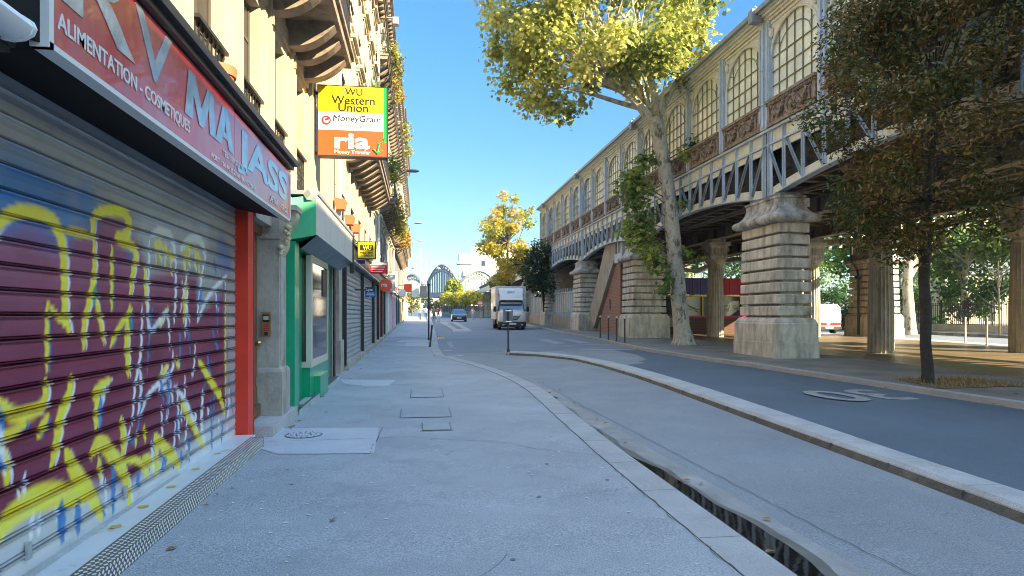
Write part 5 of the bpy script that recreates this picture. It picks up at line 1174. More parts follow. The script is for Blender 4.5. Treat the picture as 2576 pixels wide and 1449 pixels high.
mb=MB(); mb.box(VX0-.1,VX0+.1,-45,MAJ[0]-.3,7.4,11.0); mb.build('rear_shade_wall',SC,st)  # plain unseen stretch, added with the longer roof to shade the near street
mb=MB(); y0=-45
mb.box(VX0-.14,VX0+.1,y0,ye,10.78,10.86); mb.box(VX0-.20,VX0+.1,y0,ye,10.86,10.93); mb.box(VX0-.42,VX0+.1,y0,ye,11.0,11.08); mb.box(VX0-.30,VX0+.1,y0,ye,10.93,11.0)
mb.build('cornice',SC,st)
mb=MB(); mb.box(VX0-.55,VX0-.40,y0,ye,11.02,11.16)
for k in range(6):
    y=MAJ[0]+12.2*k; mb.box(VX0-.62,VX0-.3,y-.14,y+.14,10.8,11.2); mb.lathe([(.05,11.2),(.07,11.3),(0,11.38)],VX0-.45,y,8,False)
mb.build('gutter',M['zinc'],st)
mb=MB(); mb.add([(VX0-.5,y0,11.1),(VX0-.5,ye,11.1),(17.7,ye,13.2),(17.7,y0,13.2),(VX1+.5,ye,11.1),(VX1+.5,y0,11.1)],[(0,1,2,3),(3,2,4,5)]); 
mb.add([(VX0-.5,y0,11.06),(VX0-.5,ye,11.06),(17.7,ye,13.12),(17.7,y0,13.12),(VX1+.5,ye,11.06),(VX1+.5,y0,11.06)],[(0,3,2,1),(3,5,4,2)])
mb.build('roof',M['zinc'],st,fixn=False)
mb=MB(); mb.box(VX0+.06,VX1-.06,ye-.05,ye,7.4,11.0); mb.add([(VX0,ye,11.0),(VX1,ye,11.0),(17.7,ye,13.1)],[(0,1,2)]); mb.m=1
mb.build('end_wall',M['station_glass'],st)
mb=MB(); mb.box(VX1-.05,VX1+.05,y0,ye,7.4,8.3); mb.box(VX1-.05,VX1+.05,y0,ye,10.5,11.05)
for i in range(nb+1): mb.box(VX1-.08,VX1+.08,MAJ[0]+BL*i-.17,MAJ[0]+BL*i+.17,8.3,10.5)
mb.build('far_wall',SC,st)
mb=MB(); mb.box(VX1-.01,VX1+.01,y0,ye,8.3,10.5); mb.build('far_glazing',M['station_glass'],st)
# far girder (plain), deck and floor beams
yE=128
mb=MB(); 
for k in range(11):
    yy=MAJ[0]+12.2*k; n=12
    loops=[]
    for i in range(n+1):
        u=i/n; z=zbot(u); y=yy+u*12.2; loops.append([(VX1-.15,y,z),(VX1-.15,y,z+.35),(VX1+.15,y,z+.35),(VX1+.15,y,z)])
    mb.loft(loops)
    for i in range(13): mb.box(VX1-.1,VX1+.1,yy+i*12.2/12-.07,yy+i*12.2/12+.07,5.5,7.3)
mb.box(VX1-.12,VX1+.12,y0,yE,6.7,7.35)
mb.build('far_girder',SC,st)
mb=MB(); mb.box(VX0+.34,VX0+.37,y0,70,5.78,6.75); mb.build('dark_backing',M['inner_dark'],st)  # dark sheet added behind the girder openings to stand for deep shade
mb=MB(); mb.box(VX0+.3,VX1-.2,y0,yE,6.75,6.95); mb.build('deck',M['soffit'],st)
mb=MB(); yy=y0+.3
while yy<70:          # riveted cross beams
    mb.box(VX0+.1,VX1-.1,yy-.012,yy+.012,6.15,6.75); mb.box(VX0+.1,VX1-.1,yy-.11,yy+.11,6.12,6.15)
    yy+=1.016
while yy<yE: mb.box(VX0+.1,VX1-.1,yy-.1,yy+.1,6.12,6.75); yy+=3.05
mb.build('cross_beams',M['beam_paint'],st)
mb=MB()
for x in (15.4,20.2):
    mb.box(x-.02,x+.02,y0,70,5.55,6.12); mb.box(x-.2,x+.2,y0,70,5.50,5.55); mb.box(x-.2,x+.2,y0,70,6.08,6.115)
    yy=y0
    while yy<70: mb.box(x-.18,x+.18,yy-.02,yy+.02,5.55,6.08); yy+=1.016
for x in (12.6,13.9,17.0,18.6,21.8,23.0): mb.box(x-.07,x+.07,y0,70,6.0,6.11)
mb.build('longitudinal_beams',M['beam_paint'],st)
mb=MB(); 
for x in (13.2,17.8,22.4):   # plan bracing
    for k in range(6):
        yy=MAJ[0]+12.2*k; mb.bar((x-2,yy,6.02),(x+2,yy+6.1,6.02),.12,.03); mb.bar((x+2,yy,5.99),(x-2,yy+6.1,5.99),.12,.03)
mb.build('bracing',M['beam_paint'],st)
for x in (13.0,15.9):
    mb=MB(); mb.tube([(x,y0,5.85),(x,70,5.85)],.07,8); mb.build('conduit',M['beam_paint'],st)
# ---------------- masonry piers
def pier(lab,x0,x1,y0,y1,ztop=5.2,grp='banded stone piers carrying the station'):
    zb=gz((y0+y1)/2)+.02; p=empty('stone_pier',((x0+x1)/2,(y0+y1)/2,zb),lab,'pier',grp)
    def rect(d,z,ch=.03):
        a,b,c,e=x0+d,x1-d,y0+d,y1-d
        return [(a+ch,c,z),(b-ch,c,z),(b,c+ch,z),(b,e-ch,z),(b-ch,e,z),(a+ch,e,z),(a,e-ch,z),(a,c+ch,z)]
    mb=MB(); mb.loft([rect(-.02,zb-.4),rect(-.02,zb+.5),rect(.0,zb+.505),rect(0,zb+1.06),rect(.03,zb+1.1),rect(.03,zb+1.13),rect(.10,zb+1.24),rect(.12,zb+1.25)]); mb.build('plinth',M['stone_pier'],p)
    mb=MB(); z=zb+1.25; h=(4.32-z)/8; L=[]
    for i in range(8):
        d=.12+.06*i/8; L += [rect(d+.2,z+.0,.02),rect(d+.2,z+.06,.02),rect(d+.02,z+.064,.04),rect(d,z+.09,.05),rect(d,z+h-.035,.05),rect(d+.02,z+h-.006,.04),rect(d+.2,z+h,.02)]; z+=h
    mb.loft(L); mb.build('shaft',M['stone_pier'],p)
    mb=MB(); L=[rect(.18,4.32),rect(.10,4.33)]
    for k in range(9):
        t=math.pi*(k/8-.5); L.append(rect(.06-.13*max(0,math.cos(t)),4.46+.13*math.sin(t),.05))
    for dz,d in ((.0,.10),(.06,.16),(.13,.21),(.2,.24),(.28,.26)): L.append(rect(d,4.62+dz,.04))
    L += [rect(.27,4.92),rect(.27,ztop-.12),rect(.24,ztop-.115),rect(.24,ztop-.05)]
    mb.loft(L); cp=mb.build('capital',M['stone_cap'],p)
    mb=MB(); mb.box(x0+.55,x1-.15,y0+.24,y0+.27,4.80,5.06); 
    for cx in (x0+.78,x1-.38):
        for k in range(5):
            a=2*math.pi*k/5; mb.tube([(cx+.035*math.cos(a),y0+.235,4.93+.035*math.sin(a)),(cx+.05*math.cos(a),y0+.22,4.93+.05*math.sin(a))],[.025,.02],6)
    mb.build('rosette_plate',M['stone_cap'],cp)
    mb=MB(); mb.box(x0+.35,x1-.35,y0+.4,y1-.4,ztop-.05,ztop+.05); mb.build('bearing_plate',M['steel_dark'],p)
    return p
pier('near stone pier with pale blotches, left of the thin dark trunk',10.38,11.75,18.45,21.1)
pier('stone pier behind the four bollards and the big plane tree',10.42,12.4,32.1,34.3)
pier('stone pier at the foot of the brick stair wedge',10.45,11.95,43.4,45.8)
pier('stone pier behind the small dark tree, next to the fence',10.45,11.95,55.6,57.8)
pier('stone pier beyond the small dark tree',10.45,11.95,67.8,70)
pier('far stone pier to the right of the crossing walkers',12.0,14.6,128,131,ztop=6.0)
pier('shaded far-side stone pier with black drainpipe and one sunlit face',23.35,25.2,32.0,34.3)
pier('far-side stone pier hidden behind the right fluted column',23.35,25.0,19.0,21.3); pier('far-side stone pier deep under the station',23.35,25.0,44.0,46.3)
dp=empty('downpipe',(23.25,33,.5),'dark downpipe on the shaded far pier','downpipe')
mb=MB(); mb.tube([(23.28,33.0,.5),(23.28,33,3.6),(23.28,33.1,4.0),(22.95,33.1,4.4),(22.95,33.1,5.5)],.06,8); mb.build('pipe',M['black_iron'],dp); mb=MB(); mb.box(23.15,23.35,32.88,33.12,3.5,3.65); mb.build('collar',M['iron'],dp)
# ---------------- fluted columns
def column(lab,x,y,r=.40):
    zb=gz(y)+.08; c=empty('fluted_column',(x,y,zb),lab,'column','fluted stone columns under the station')
    nf=20; prof=[]
    def ring(rr,z,fl=.035):
        L=[]
        for k in range(nf*4):
            a=2*math.pi*k/(nf*4); q=k%4; d={0:0,1:-fl*.8,2:-fl,3:-fl*.8}[q]; L.append((x+(rr+d)*math.cos(a),y+(rr+d)*math.sin(a),z))
        return L
    mb=MB(); mb.loft([ring(r,zb-.1),ring(r,zb+1.6),ring(r*.985,zb+1.605),ring(r*.84,4.0)]); mb.build('shaft',M['stone_column'],c)
    mb=MB(); mb.lathe([(r*.84,4.0),(r*.9,4.03),(r*.9,4.08),(r*.83,4.10),(r*.83,4.18),(r*.98,4.22),(r*1.15,4.36),(r*1.18,4.42)],x,y,28)
    def sq(h,z): return [(x-h,y-h,z),(x+h,y-h,z),(x+h,y+h,z),(x-h,y+h,z)]
    mb.loft([sq(r*1.02,4.42),sq(r*1.02,4.56),sq(r*1.08,4.57),sq(r*1.08,4.66),sq(r*.98,4.67),sq(r*.98,4.98),sq(r*1.12,5.10),sq(r*1.3,5.14),sq(r*1.3,5.3),sq(r*.9,5.32),sq(r*.9,5.5)])
    for s in (-1,1):
        for t in (-1,1):
            mb.tube([(x+s*r*1.05,y+t*r*.7,5.0),(x+s*r*1.28,y+t*r*.7,5.02),(x+s*r*1.28,y+t*r*.7,4.86),(x+s*r*1.12,y+t*r*.7,4.86)],.05,6)
        for k in range(5): 
            yy=y-r*.8+r*1.6*k/4; mb.box(x+s*r*.98,x+s*r*1.06,yy-.03,yy+.03,4.67,5.0)
            xx=x-r*.8+r*1.6*k/4; mb.box(xx-.03,xx+.03,y+s*r*.98,y+s*r*1.06,4.67,5.0)
    mb.build('capital',M['stone_column'],c)
column('fluted column between the near pier and the thin dark trunk',15.35,20.6)
column('fluted column left of the near pier in front of the red panels',15.3,33.2,.44)
column('fluted column cut by the right edge of the photo',20.15,20.0,.42)
column('fluted column just behind the right side of the near pier',20.35,32.6,.42)
column('fluted column deep under the station, left of the plane trunk',15.4,45.4,.42)
# ---------------- stair wedge with brick wall
sw=empty('stair_enclosure',(11.2,40,gz(40)),'triangular brick stair enclosure with a slanting beige soffit between two piers','stair')
zb=gz(40)+.0
mb=MB(); A=[(11.35,42.3,zb),(11.35,37.0,zb),(11.35,37.0,4.9),(11.35,37.5,4.9)]
mb.poly(A,.3,(1,0,0)); mb.build('brick_wall',M['brick'],sw)
mb=MB(); mb.poly([(11.15,43.3,zb+1.2),(11.15,42.2,zb+.3),(11.15,37.3,5.0),(11.15,37.3,6.9),(11.15,38.4,6.9)],2.2,(1,0,0)); mb.build('slanting_soffit',M['concrete_beige'],sw)
mb=MB(); mb.box(11.32,11.35,39.0,39.12,1.9,2.5); mb.build('slot',M['crack'],sw)
mb=MB(); mb.box(11.0,11.9,35.6,37.0,4.5,5.0); mb.box(11.15,11.9,35.9,36.9,5.0,6.8); mb.box(11.05,11.2,35.7,35.8,5.0,6.8); mb.box(11.05,11.2,36.5,36.6,5.0,6.8); mb.build('steel_bracket',M['steel'],sw)
mb=MB(); mb.box(11.5,11.6,34.4,37.0,2.6,4.5); mb.build('blue_panel',M['door_blue'],sw); mb=MB(); mb.box(11.5,11.6,34.4,37,zb,2.6); mb.build('dark_opening',M['crack'],sw); mb=MB(); mb.box(11.44,11.5,35.4,35.7,.9,2.6); mb.build('pale_post',M['frosted_panel'],sw)
# ---------------- low wall and panel fence between piers
def fence(lab,y0,y1):
    f=empty('panel_fence',(11.2,y0,gz(y0)),lab,'fence')
    mb=MB(); mb.sbox(11.1,11.4,y0,y1,-.1,.9,gz); mb.build('base_wall',M['wall_beige'],f)
    mb=MB(); mb.sbox(11.22,11.25,y0,y1,.9,2.75,gz); mb.build('panels',M['frosted_panel'],f)
    mb=MB(); y=y0
    while y<y1: mb.sbox(11.15,11.22,y,y+.07,.88,3.1,gz); mb.sbox(11.12,11.16,y+.35,y+.40,.9,1.45,gz); y+=.8
    mb.sbox(11.15,11.25,y0,y1,2.72,2.8,gz); mb.sbox(11.13,11.17,y0,y1,1.25,1.29,gz); mb.build('posts',M['steel'],f)
fence('beige wall topped with frosted panels beside the brick stair wedge',45.9,55.5); fence('frosted panel fence behind the small dark tree and the truck',57.9,67.7); fence('farthest stretch of frosted panel fence behind the truck',70.1,100)
mb=MB(); mb.box(11.3,24,62,62.3,gz(62),6.0); tag(mb.build('back_wall',M['wall_beige']),'plain wall closing the space far under the station','wall')
# ---------------- kiosk under the station
ko=empty('kiosk',(16,37.5,gz(37)),'brick and glass kiosk under the station with red and violet ribbed panels','kiosk')
kx0,kx1=13.4,20.2; ky=36.6; zb=gz(37)
mb=MB(); mb.box(kx0,kx1,ky,ky+3.8,zb,1.45); mb.build('brick_base',M['brick_dark'],ko)
mb=MB(); mb.box(kx0,kx1,ky+.08,ky+3.7,1.45,2.68); mb.build('glazing',M['kiosk_glass'],ko)
mb=MB(); mb.box(kx0-.02,kx1,ky-.03,ky+.08,1.42,1.52); mb.box(kx0-.02,kx0+.14,ky-.03,ky+.08,1.52,2.60); mb.box(17.0,17.1,ky-.02,ky+.08,1.52,2.6); mb.build('magenta_frame',M['frame_magenta'],ko)
mb=MB(); mb.box(15.0,kx1,ky-.04,ky+.08,2.60,2.70); mb.box(16.05,16.13,ky-.03,ky+.08,1.52,2.6); mb.box(18.5,18.6,ky-.03,ky+.08,1.52,2.6); mb.build('yellow_frame',M['frame_yellow'],ko)
mb=MB(); mb.box(kx0,15.0,ky-.04,ky+.08,2.60,2.70); mb.build('magenta_rail',M['frame_magenta'],ko)
def corr(x0,x1,m,name):
    mb=MB(); x=x0
    while x<x1-.01: mb.box(x,x+.09,ky-.05,ky+.05,2.72,3.68); mb.box(x+.09,x+.16,ky-.02,ky+.05,2.72,3.68); x+=.16
    mb.build(name,m,ko)
corr(16.6,kx1,M['corr_red'],'red_panels'); corr(kx0,16.6,M['corr_blue'],'violet_panels')
mb=MB(); 
for z in (4.1,4.6): mb.box(kx0,kx1,ky,ky+.02,z,z+.025)
x=kx0
while x<kx1: mb.box(x,x+.03,ky,ky+.03,3.68,4.62); x+=1.3
mb.build('top_rail',M['steel'],ko)
mb=MB(); rs=random.Random(4)
for (cx,cz,s) in ((17.5,2.0,.35),(18.1,1.95,.3),(18.25,2.2,.3),(15.6,2.05,.45)):
    pts=[(cx+rs.uniform(-s,s),ky+.07,cz+rs.uniform(-s,s)*.8) for _ in range(7)]; mb.tube(pts,.015,4,False)
mb.build('scrawl',M['crack'],ko)
ub=empty('utility_box',(13.7,36,gz(36)),'grey utility cabinet on the kiosk wall left of the fluted column','cabinet')
mb=MB(); mb.box(13.5,14.4,36.35,36.58,.9,1.4); mb.build('casing',M['wall_beige'],ub); mb=MB(); mb.box(13.93,13.95,36.34,36.35,.93,1.37); mb.box(13.6,13.65,36.33,36.35,1.1,1.2); mb.build('doors_gap',M['steel_dark'],ub)
# ================================================================== TREES
def tree(name,label,base,trunk,forks,clumps,lm,bark,nleaf,lsize,cols,shape,seed=1,group=None,clip=None,limb=.09,every=1,extra=None,trunkn=12,up=.6,surface=.4,cat='tree'):
    t=empty(name,base,label,cat,group)
    mb=MB(); mb.tube([p for p,_ in trunk],[r for _,r in trunk],trunkn)
    limbs(mb,forks,clumps,limb,.012,seed,every=every)
    mb.build('trunk',bark,t,True)
    foliage('crown',lm,t,[tuple(c) for c,_ in clumps],[r for _,r in clumps],nleaf,lsize,cols,shape,seed,clip=clip,up=up,surface=surface)
    return t
# --- big plane tree
ty0=26.3; b0=gz(26)+.08
trunk=[((10.74,ty0,b0-.1),.46),((10.73,ty0,b0+.15),.40),((10.68,ty0,b0+.6),.35),((10.62,ty0,1.5),.33),((10.46,ty0,3.07),.32),((10.24,ty0,5.34),.30),((10.1,ty0,6.64),.28),((9.87,ty0,7.94),.28),((9.65,ty0,9.07),.30),((9.45,ty0,9.6),.28)]
cl=crown_clumps((7.1,26.2,13.6),(4.4,4.2,4.5),150,.45,1.2,seed=5,lower=-.85)
cl=[c for c in cl if c[0].z-c[1]>8.6 and not (c[0].z<11 and c[0].x>10.2) and not (c[0].z<10.9 and 6.5<c[0].x)]
cl+=[(Vector(p),r) for p,r in (((3.4,26,10.6),.8),((3.0,26.2,11.8),.9),((4.3,26,10.0),.8),((5.2,26,9.8),.8),((5.9,26.3,9.6),.65),((6.4,26,10.0),.5),((10.6,26,11.2),.8),((11.3,25.4,12.0),.9),((11.0,25.5,13.2),.9),((4.8,25,10.8),.8),((9.4,25.2,11.6),.9),((8.2,25,11.4),.8),((2.9,25.5,12.9),.8),((5.6,27,11),.9),((3.9,24.6,12.2),.8),((2.7,26,14),.8),((11.6,25.6,11.2),.5))]
bt=tree('plane_tree','big plane tree with pale mottled trunk and sunlit yellow green crown before the station',(10.74,ty0,b0),trunk,[(9.6,ty0,9.2),(9.3,ty0,10.0),(8.4,26.2,10.5),(7.1,26.1,11.3),(9.0,26.4,11.5)],cl,M['leaf'],M['bark_plane'],38000,.175,[(.09,.13,.03),(.22,.27,.05),(.44,.46,.10),(.60,.58,.17)],'lobed',seed=5,limb=.07,every=2,surface=1.0)
mb=MB()
mb.tube([(9.6,ty0,8.9),(9.2,26.3,9.75),(8.5,26.2,10.35),(7.5,26.1,10.9),(6.3,26,11.6),(5.0,26,12.6)],[.2,.17,.15,.12,.08,.04],8)
mb.tube([(9.6,ty0,9.0),(8.9,26.4,10.0),(8.0,26.5,10.25),(6.9,26.4,10.5),(5.6,26.3,10.7),(4.3,26.2,11.2)],[.14,.12,.1,.08,.055,.03],8)
mb.tube([(9.6,ty0,9.2),(9.55,26.4,10.6),(9.2,26.5,12.0),(8.8,26.4,14)],[.2,.16,.13,.07],8)
mb.tube([(9.6,ty0,9.3),(10.0,26.2,10.3),(10.5,26,11.3),(11,25.8,12.6)],[.14,.1,.08,.04],8)
for a in range(7):
    an=a*.9+.3; mb.tube([(10.74+.28*math.cos(an),ty0+.28*math.sin(an),b0+.55),(10.74+.37*math.cos(an),ty0+.37*math.sin(an),b0+.12),(10.74+.50*math.cos(an),ty0+.50*math.sin(an),b0-.04)],[.07,.08,.05],6)
mb.build('boughs',M['bark_plane'],bt,True)
sh_c=[((9.3,25.9,7.4),.55),((8.95,25.9,6.9),.5),((9.2,25.8,6.1),.5),((9.5,26,6.6),.6),((9.6,26,5.4),.6),((9.0,25.8,5.0),.5),((9.4,25.8,4.7),.5),((9.9,26,4.6),.5),((9.5,25.9,3.7),.5),((9.0,25.7,3.95),.35),((9.85,25.8,3.0),.3),((9.6,25.7,2.55),.35),((9.9,25.8,2.75),.25),((10.75,26,8.1),.35),((11.0,25.7,8.4),.4),((11.4,25.6,8.3),.25),((10.7,25.9,4.0),.3),((11.1,25.8,3.8),.3),((10.6,25.9,6.1),.25),((10.0,25.8,7.9),.4),((9.6,25.9,8.0),.35)]
sh_c=[((c[0]-(.5 if c[0]<10.4 and c[2]>4.2 else 0),c[1]+(.7 if c[0]<10.4 and c[2]>4.2 else 0),c[2]),r) for c,r in sh_c]
foliage('trunk_shoots',M['leaf'],bt,[c for c,_ in sh_c],[r*1.25 for _,r in sh_c],1900,.185,[(.07,.14,.04),(.16,.25,.06),(.40,.44,.09)],'lobed',seed=9,surface=.7)
mb=MB(); rs=random.Random(3)
for c,r in sh_c:
    z=max(1.5,c[2]-.6); k=min(8,int(z)); x=10.74-.11*z; mb.tube([(x,ty0,z),((x+c[0])/2,26.1,z+.35),c],[.03,.02,.008],4,False)
mb.build('shoots_stems',M['bark_mid'],bt)
pass
# --- slim dark tree at the right
bx,by=9.95,12.0; b0=gz(by)+.08
trunk=[((bx,by,b0-.1),.13),((bx+.01,by,b0+.2),.112),((bx-.045,by,1.0),.10),((bx-.03,by,1.6),.103),((bx-.08,by,2.2),.098),((bx-.05,by,2.9),.108),((bx-.02,by,3.6),.10),((bx+.02,by,4.6),.08),((bx+.1,by,6),.05),((bx+.1,by,7.4),.03)]
rs=random.Random(21); cl=[]
for i in range(230):
    u=rs.random()**.9; z=2.9+6.0*u; 
    a=rs.uniform(0,2*math.pi); R_=(2.75*math.sin(math.pi*min(1,(z-1.9)/7.2))**.7)*rs.uniform(.25,1)**.5
    cl.append((Vector((bx+.35+R_*math.cos(a),by+R_*.75*math.sin(a),z)),rs.uniform(.3,.62)))
tree('small_tree','slim dark trunked street tree with small bronze green leaves at the right',(bx,by,b0),trunk,[(bx-.05,by,2.7),(bx-.03,by,3.2),(bx,by,3.8),(bx+.02,by,4.6),(bx+.06,by,5.6)],cl,M['leaf_dark'],M['bark_dark'],56000,.118,[(.025,.06,.012),(.075,.11,.02),(.13,.105,.025),(.27,.17,.05)],'blade',seed=12,limb=.03,every=3,clip=lambda P:(P[:,0]<10.72),up=.9,surface=.5)
mb=MB(); mb.add([(x,y,gz(y)+.088) for x,y in ((9.45,11.1),(11.4,11.3),(11.6,12.6),(9.9,12.9))],[(0,1,2,3)]); struct(mb,'tree_pit',M['soil'])
mb=MB(); rs=random.Random(31)
for i in range(500):
    x,y=rs.uniform(9.6,11.5),rs.uniform(11.2,12.8); h=rs.uniform(.02,.12); a=rs.uniform(0,6.28); dx,dy=.012*math.cos(a),.012*math.sin(a)
    mb.add([(x-dx,y-dy,gz(y)+.09),(x+dx,y+dy,gz(y)+.09),(x+rs.uniform(-.06,.06),y+rs.uniform(-.06,.06),gz(y)+.09+h)],[(0,1,2)])
tag(mb.build('dry_grass',mat('straw',(.30,.2,.08),.9,var=.3,sc=20),None),kind='stuff')
# --- trees farther down
b0=gz(57)+.08
cl=[(Vector(c),r) for c,r in (((9.6,56,4.4),1.0),((9.1,56,5.3),.9),((10.3,56,5.2),1.0),((10.2,56,6.6),1.1),((9.5,56,6.4),.9),((11.0,55.5,7.2),.8),((10.9,56,5.8),.9),((10.9,55.5,4.2),.9),((11.6,55,3.7),.6),((10.0,55.5,3.7),.7),((9.9,56,7.4),.7),((11.2,55,3.0),.35))]
tree('small_tree','small dark leaved tree in the shade in front of the pier and panel fence',(10.5,57,b0),[((10.65,56.5,b0),.16),((10.6,56.5,2.2),.13),((10.4,56.3,4),.10),((10.2,56,6),.06)],[(10.5,56.4,2.8),(10.4,56.2,4.0)],cl,M['leaf_dark'],M['bark_dark'],3600,.26,[(.012,.03,.015),(.03,.06,.02),(.05,.075,.02)],'simple',seed=14,limb=.05,clip=lambda P:P[:,0]<11.3)
b0=gz(68)+.08
cl=crown_clumps((8.9,68,8.9),(2.7,2.6,4.4),46,.5,1.0,seed=17,lower=-.95)+[(Vector(c),r) for c,r in (((7.0,67,9.8),.8),((8.4,67,13.6),.7),((9.5,67,13.3),.6),((6.6,67,8.4),.5),((8.0,67,5.0),.7),((11.0,67,11.0),.8),((10.6,67,8),.9),((11.2,66.5,12.2),.5))]
tree('yellow_tree','yellow and orange leaved tree standing in full sun behind the white truck',(9.3,68,b0),[((9.3,68,b0),.22),((9.2,68,3.5),.18),((9.0,68,6),.13),((8.9,68,10),.07)],[(9.1,68,4.5),(9.0,68,6.5),(8.9,68,9)],cl,M['leaf'],M['bark_mid'],8500,.30,[(.14,.20,.03),(.32,.36,.05),(.52,.48,.08),(.55,.38,.06)],'simple',seed=18,limb=.08)
cl=crown_clumps((10.2,84,5.2),(1.6,1.6,2.4),14,.5,.9,seed=19)
tree('yellow_tree','low green yellow tree beside the truck on the far side',(10.2,84,1),[((10.2,84,.9),.15),((10.2,84,5),.08)],[(10.2,84,3.5)],cl,M['leaf'],M['bark_mid'],1500,.32,[(.1,.12,.02),(.3,.28,.04)],'simple',seed=20,limb=.05)
# --- park beyond the far road
PG=[(.02,.07,.03),(.05,.14,.045),(.11,.22,.06),(.26,.34,.07)]
park=[('tall park plane tree left of the shaded far pier',33.5,55,.35,(31.5,55,8),(5,4,6)),('park tree just right of the bright far pier',33.8,44,.3,(33,45,9),(4,4,5)),
      ('park tree whose pale mottled trunk stands on the far pavement',29.2,36.6,.33,(30.5,37,9.6),(4.5,4,4.2)),('park tree behind the three white bollards',36.5,40.5,.25,(37,41,8.5),(4.5,4,4.6)),
      ('park tree beside the right fluted column',38,36.5,.42,(38,37,8.8),(4.5,4.5,4.8)),('broad park tree deep behind the railings',44,56,.4,(43,57,10),(7,5,7)),('park tree farther left seen under the station',31,66,.4,(29,68,9),(6,5,7)),('park tree at the far end under the station',33,80,.4,(33,82,10),(8,6,8))]
for i,(lab,x,y,r,cc,rr) in enumerate(park):
    b0=gz(y)+.1; cl=crown_clumps(cc,rr,52,1.0,1.9,seed=60+i,lower=-.95)
    tree('park_tree',lab,(x,y,b0),[((x,y,b0-.1),r*1.25),((x,y,b0+.4),r),((x-.2,y,3.5),r*.85),((x-.1+ (cc[0]-x)*.3,y,cc[2]-2),r*.6)],[(x-.1,y,3.6),(x,y,5)],cl,M['leaf'],M['bark_plane'],7500,.36,PG,'simple',seed=70+i,limb=.12,group='trees in the park beyond the station',every=2)
tb=empty('small_tree',(33.2,33.5,.4),'thin leafless young tree behind the white bollards','tree')
mb=MB(); mb.tube([(31.2,32.4,.4),(31.1,32.4,4.5)],[.06,.03],6); rs=random.Random(6)
for i in range(22):
    z=rs.uniform(1.9,4.3); a=rs.uniform(0,6.28); L=rs.uniform(.5,1.1); mb.tube([(31.15,32.4,z),(31.15+L*.5*math.cos(a),32.4+L*.5*math.sin(a),z+.3),(31.15+L*math.cos(a),32.4+L*math.sin(a),z+.8)],[.02,.013,.005],4,False)
mb.build('trunk',M['bark_mid'],tb)
# hedge and railings
foliage_t=empty('park_hedge',(38,40,.6),'dense dark hedge behind the black park railings','hedge')
cs=[];rr=[]; rs=random.Random(77)
for i in range(70):
    t=i/69; cs.append((26.0+t*22+rs.uniform(-.4,.4),62-t*36+rs.uniform(-.4,.4)+0,1.3+rs.uniform(-.2,1.9))); rr.append(rs.uniform(.8,1.3))
# railing line
def rl(t): return (25.5+t*15.5, 60-t*31)
cs=[(35.2+rs.uniform(0,2.0),24+i*.5+rs.uniform(-.3,.3),.9+rs.uniform(0,3.0)) for i in range(110)]; rr=[rs.uniform(.7,1.2) for _ in cs]
foliage('leaves',M['leaf'],foliage_t,cs,rr,26000,.27,PG[:3],'simple',seed=80,surface=.6)
mb=MB()
for c in cs[::4]: mb.tube([(c[0],c[1],.3),(c[0]+.1,c[1],c[2])],.03,4,False)
mb.build('stems',M['bark_dark'],foliage_t)
rg=empty('park_railings',(34.2,28,.4),'long black park railings on a low stone kerb beyond the far road','railings')
mb=MB(); y=24.0
while y<75: mb.box(34.15,34.18,y-.012,y+.012,gz(y)+.45,gz(y)+1.95); y+=.16
mb.box(34.14,34.19,24,75,.95,.99); mb.box(34.14,34.19,24,75,2.2,2.24); y=24
while y<75: mb.box(34.12,34.21,y-.03,y+.03,gz(y)+.3,gz(y)+2.1); y+=2
mb.build('bars',M['black_iron'],rg)
mb=MB(); mb.sbox(34.0,34.35,24,75,.1,.55,gz); mb.build('plinth',M['wall_beige'],rg)
bs=empty('round_bush',(31,47,.5),'round dark bush on the far pavement left of the shaded pier','bush')
foliage('leaves',M['leaf_dark'],bs,[(31,46,1.2),(31.5,46,1.5),(30.6,46,.9)],[.8,.8,.6],1400,.2,PG[:2],'simple',seed=81); mb=MB(); mb.tube([(31,46,.3),(31,46,1.2)],.06,5); mb.build('stems',M['bark_dark'],bs)
hb=empty('park_building',(52,62,0),'pale stone house with slate mansard glimpsed through the park trees','building')
mb=MB(); mb.box(50,66,58,72,0,5.5)
hw=mb.build('wall',M['facade_pale'],hb)
mb=MB(); mb.loft([[(49.8,57.8,5.5),(66,57.8,5.5),(66,72,5.5),(49.8,72,5.5)],[(51,59.4,8),(65,59.4,8),(65,71,8),(51,71,8)]]); mb.build('roof',M['slate'],hb)
for i in range(5):
    for z in (1.0,3.3): mb=MB(); mb.box(51.2+i*2.9,52.4+i*2.9,57.93,58.0,z,z+1.6); mb.build('window',M['window_glass'],hb)
# ================================================================== POSTS AND SIGN BACKS
def bollard(lab,x,y,z,h=1.12,white=False,lean=0,group=None):
    b=empty('bollard',(x,y,z),lab,'bollard',group)
    mb=MB(); mb.lathe([(.05,z-.05),(.05,z+.03),(.037,z+.05),(.035,z+h-.09),(.042,z+h-.085)],x,y,12); mb.build('shaft',M['black_iron'] if not white else M['white_sign'],b,True)
    mb=MB(); mb.lathe([(.042,z+h-.085),(.045,z+h-.07),(.043,z+h-.03),(.028,z+h),(.0,z+h+.005)],x,y,12); mb.build('cap',M['white_sign'],b,True)
    if lean: b.rotation_euler=(0,lean,0)
    return b
for x,y,l in ((8.77,31.9,'leftmost of the four black bollards before the pier'),(8.78,30.5,'second from the left of the four black bollards'),(8.72,29.0,'third from the left of the four black bollards'),(8.72,27.8,'rightmost of the four black bollards')):
    bollard(l,x,y,gz(y)+.08,1.12,group='black bollards on the station side kerb')
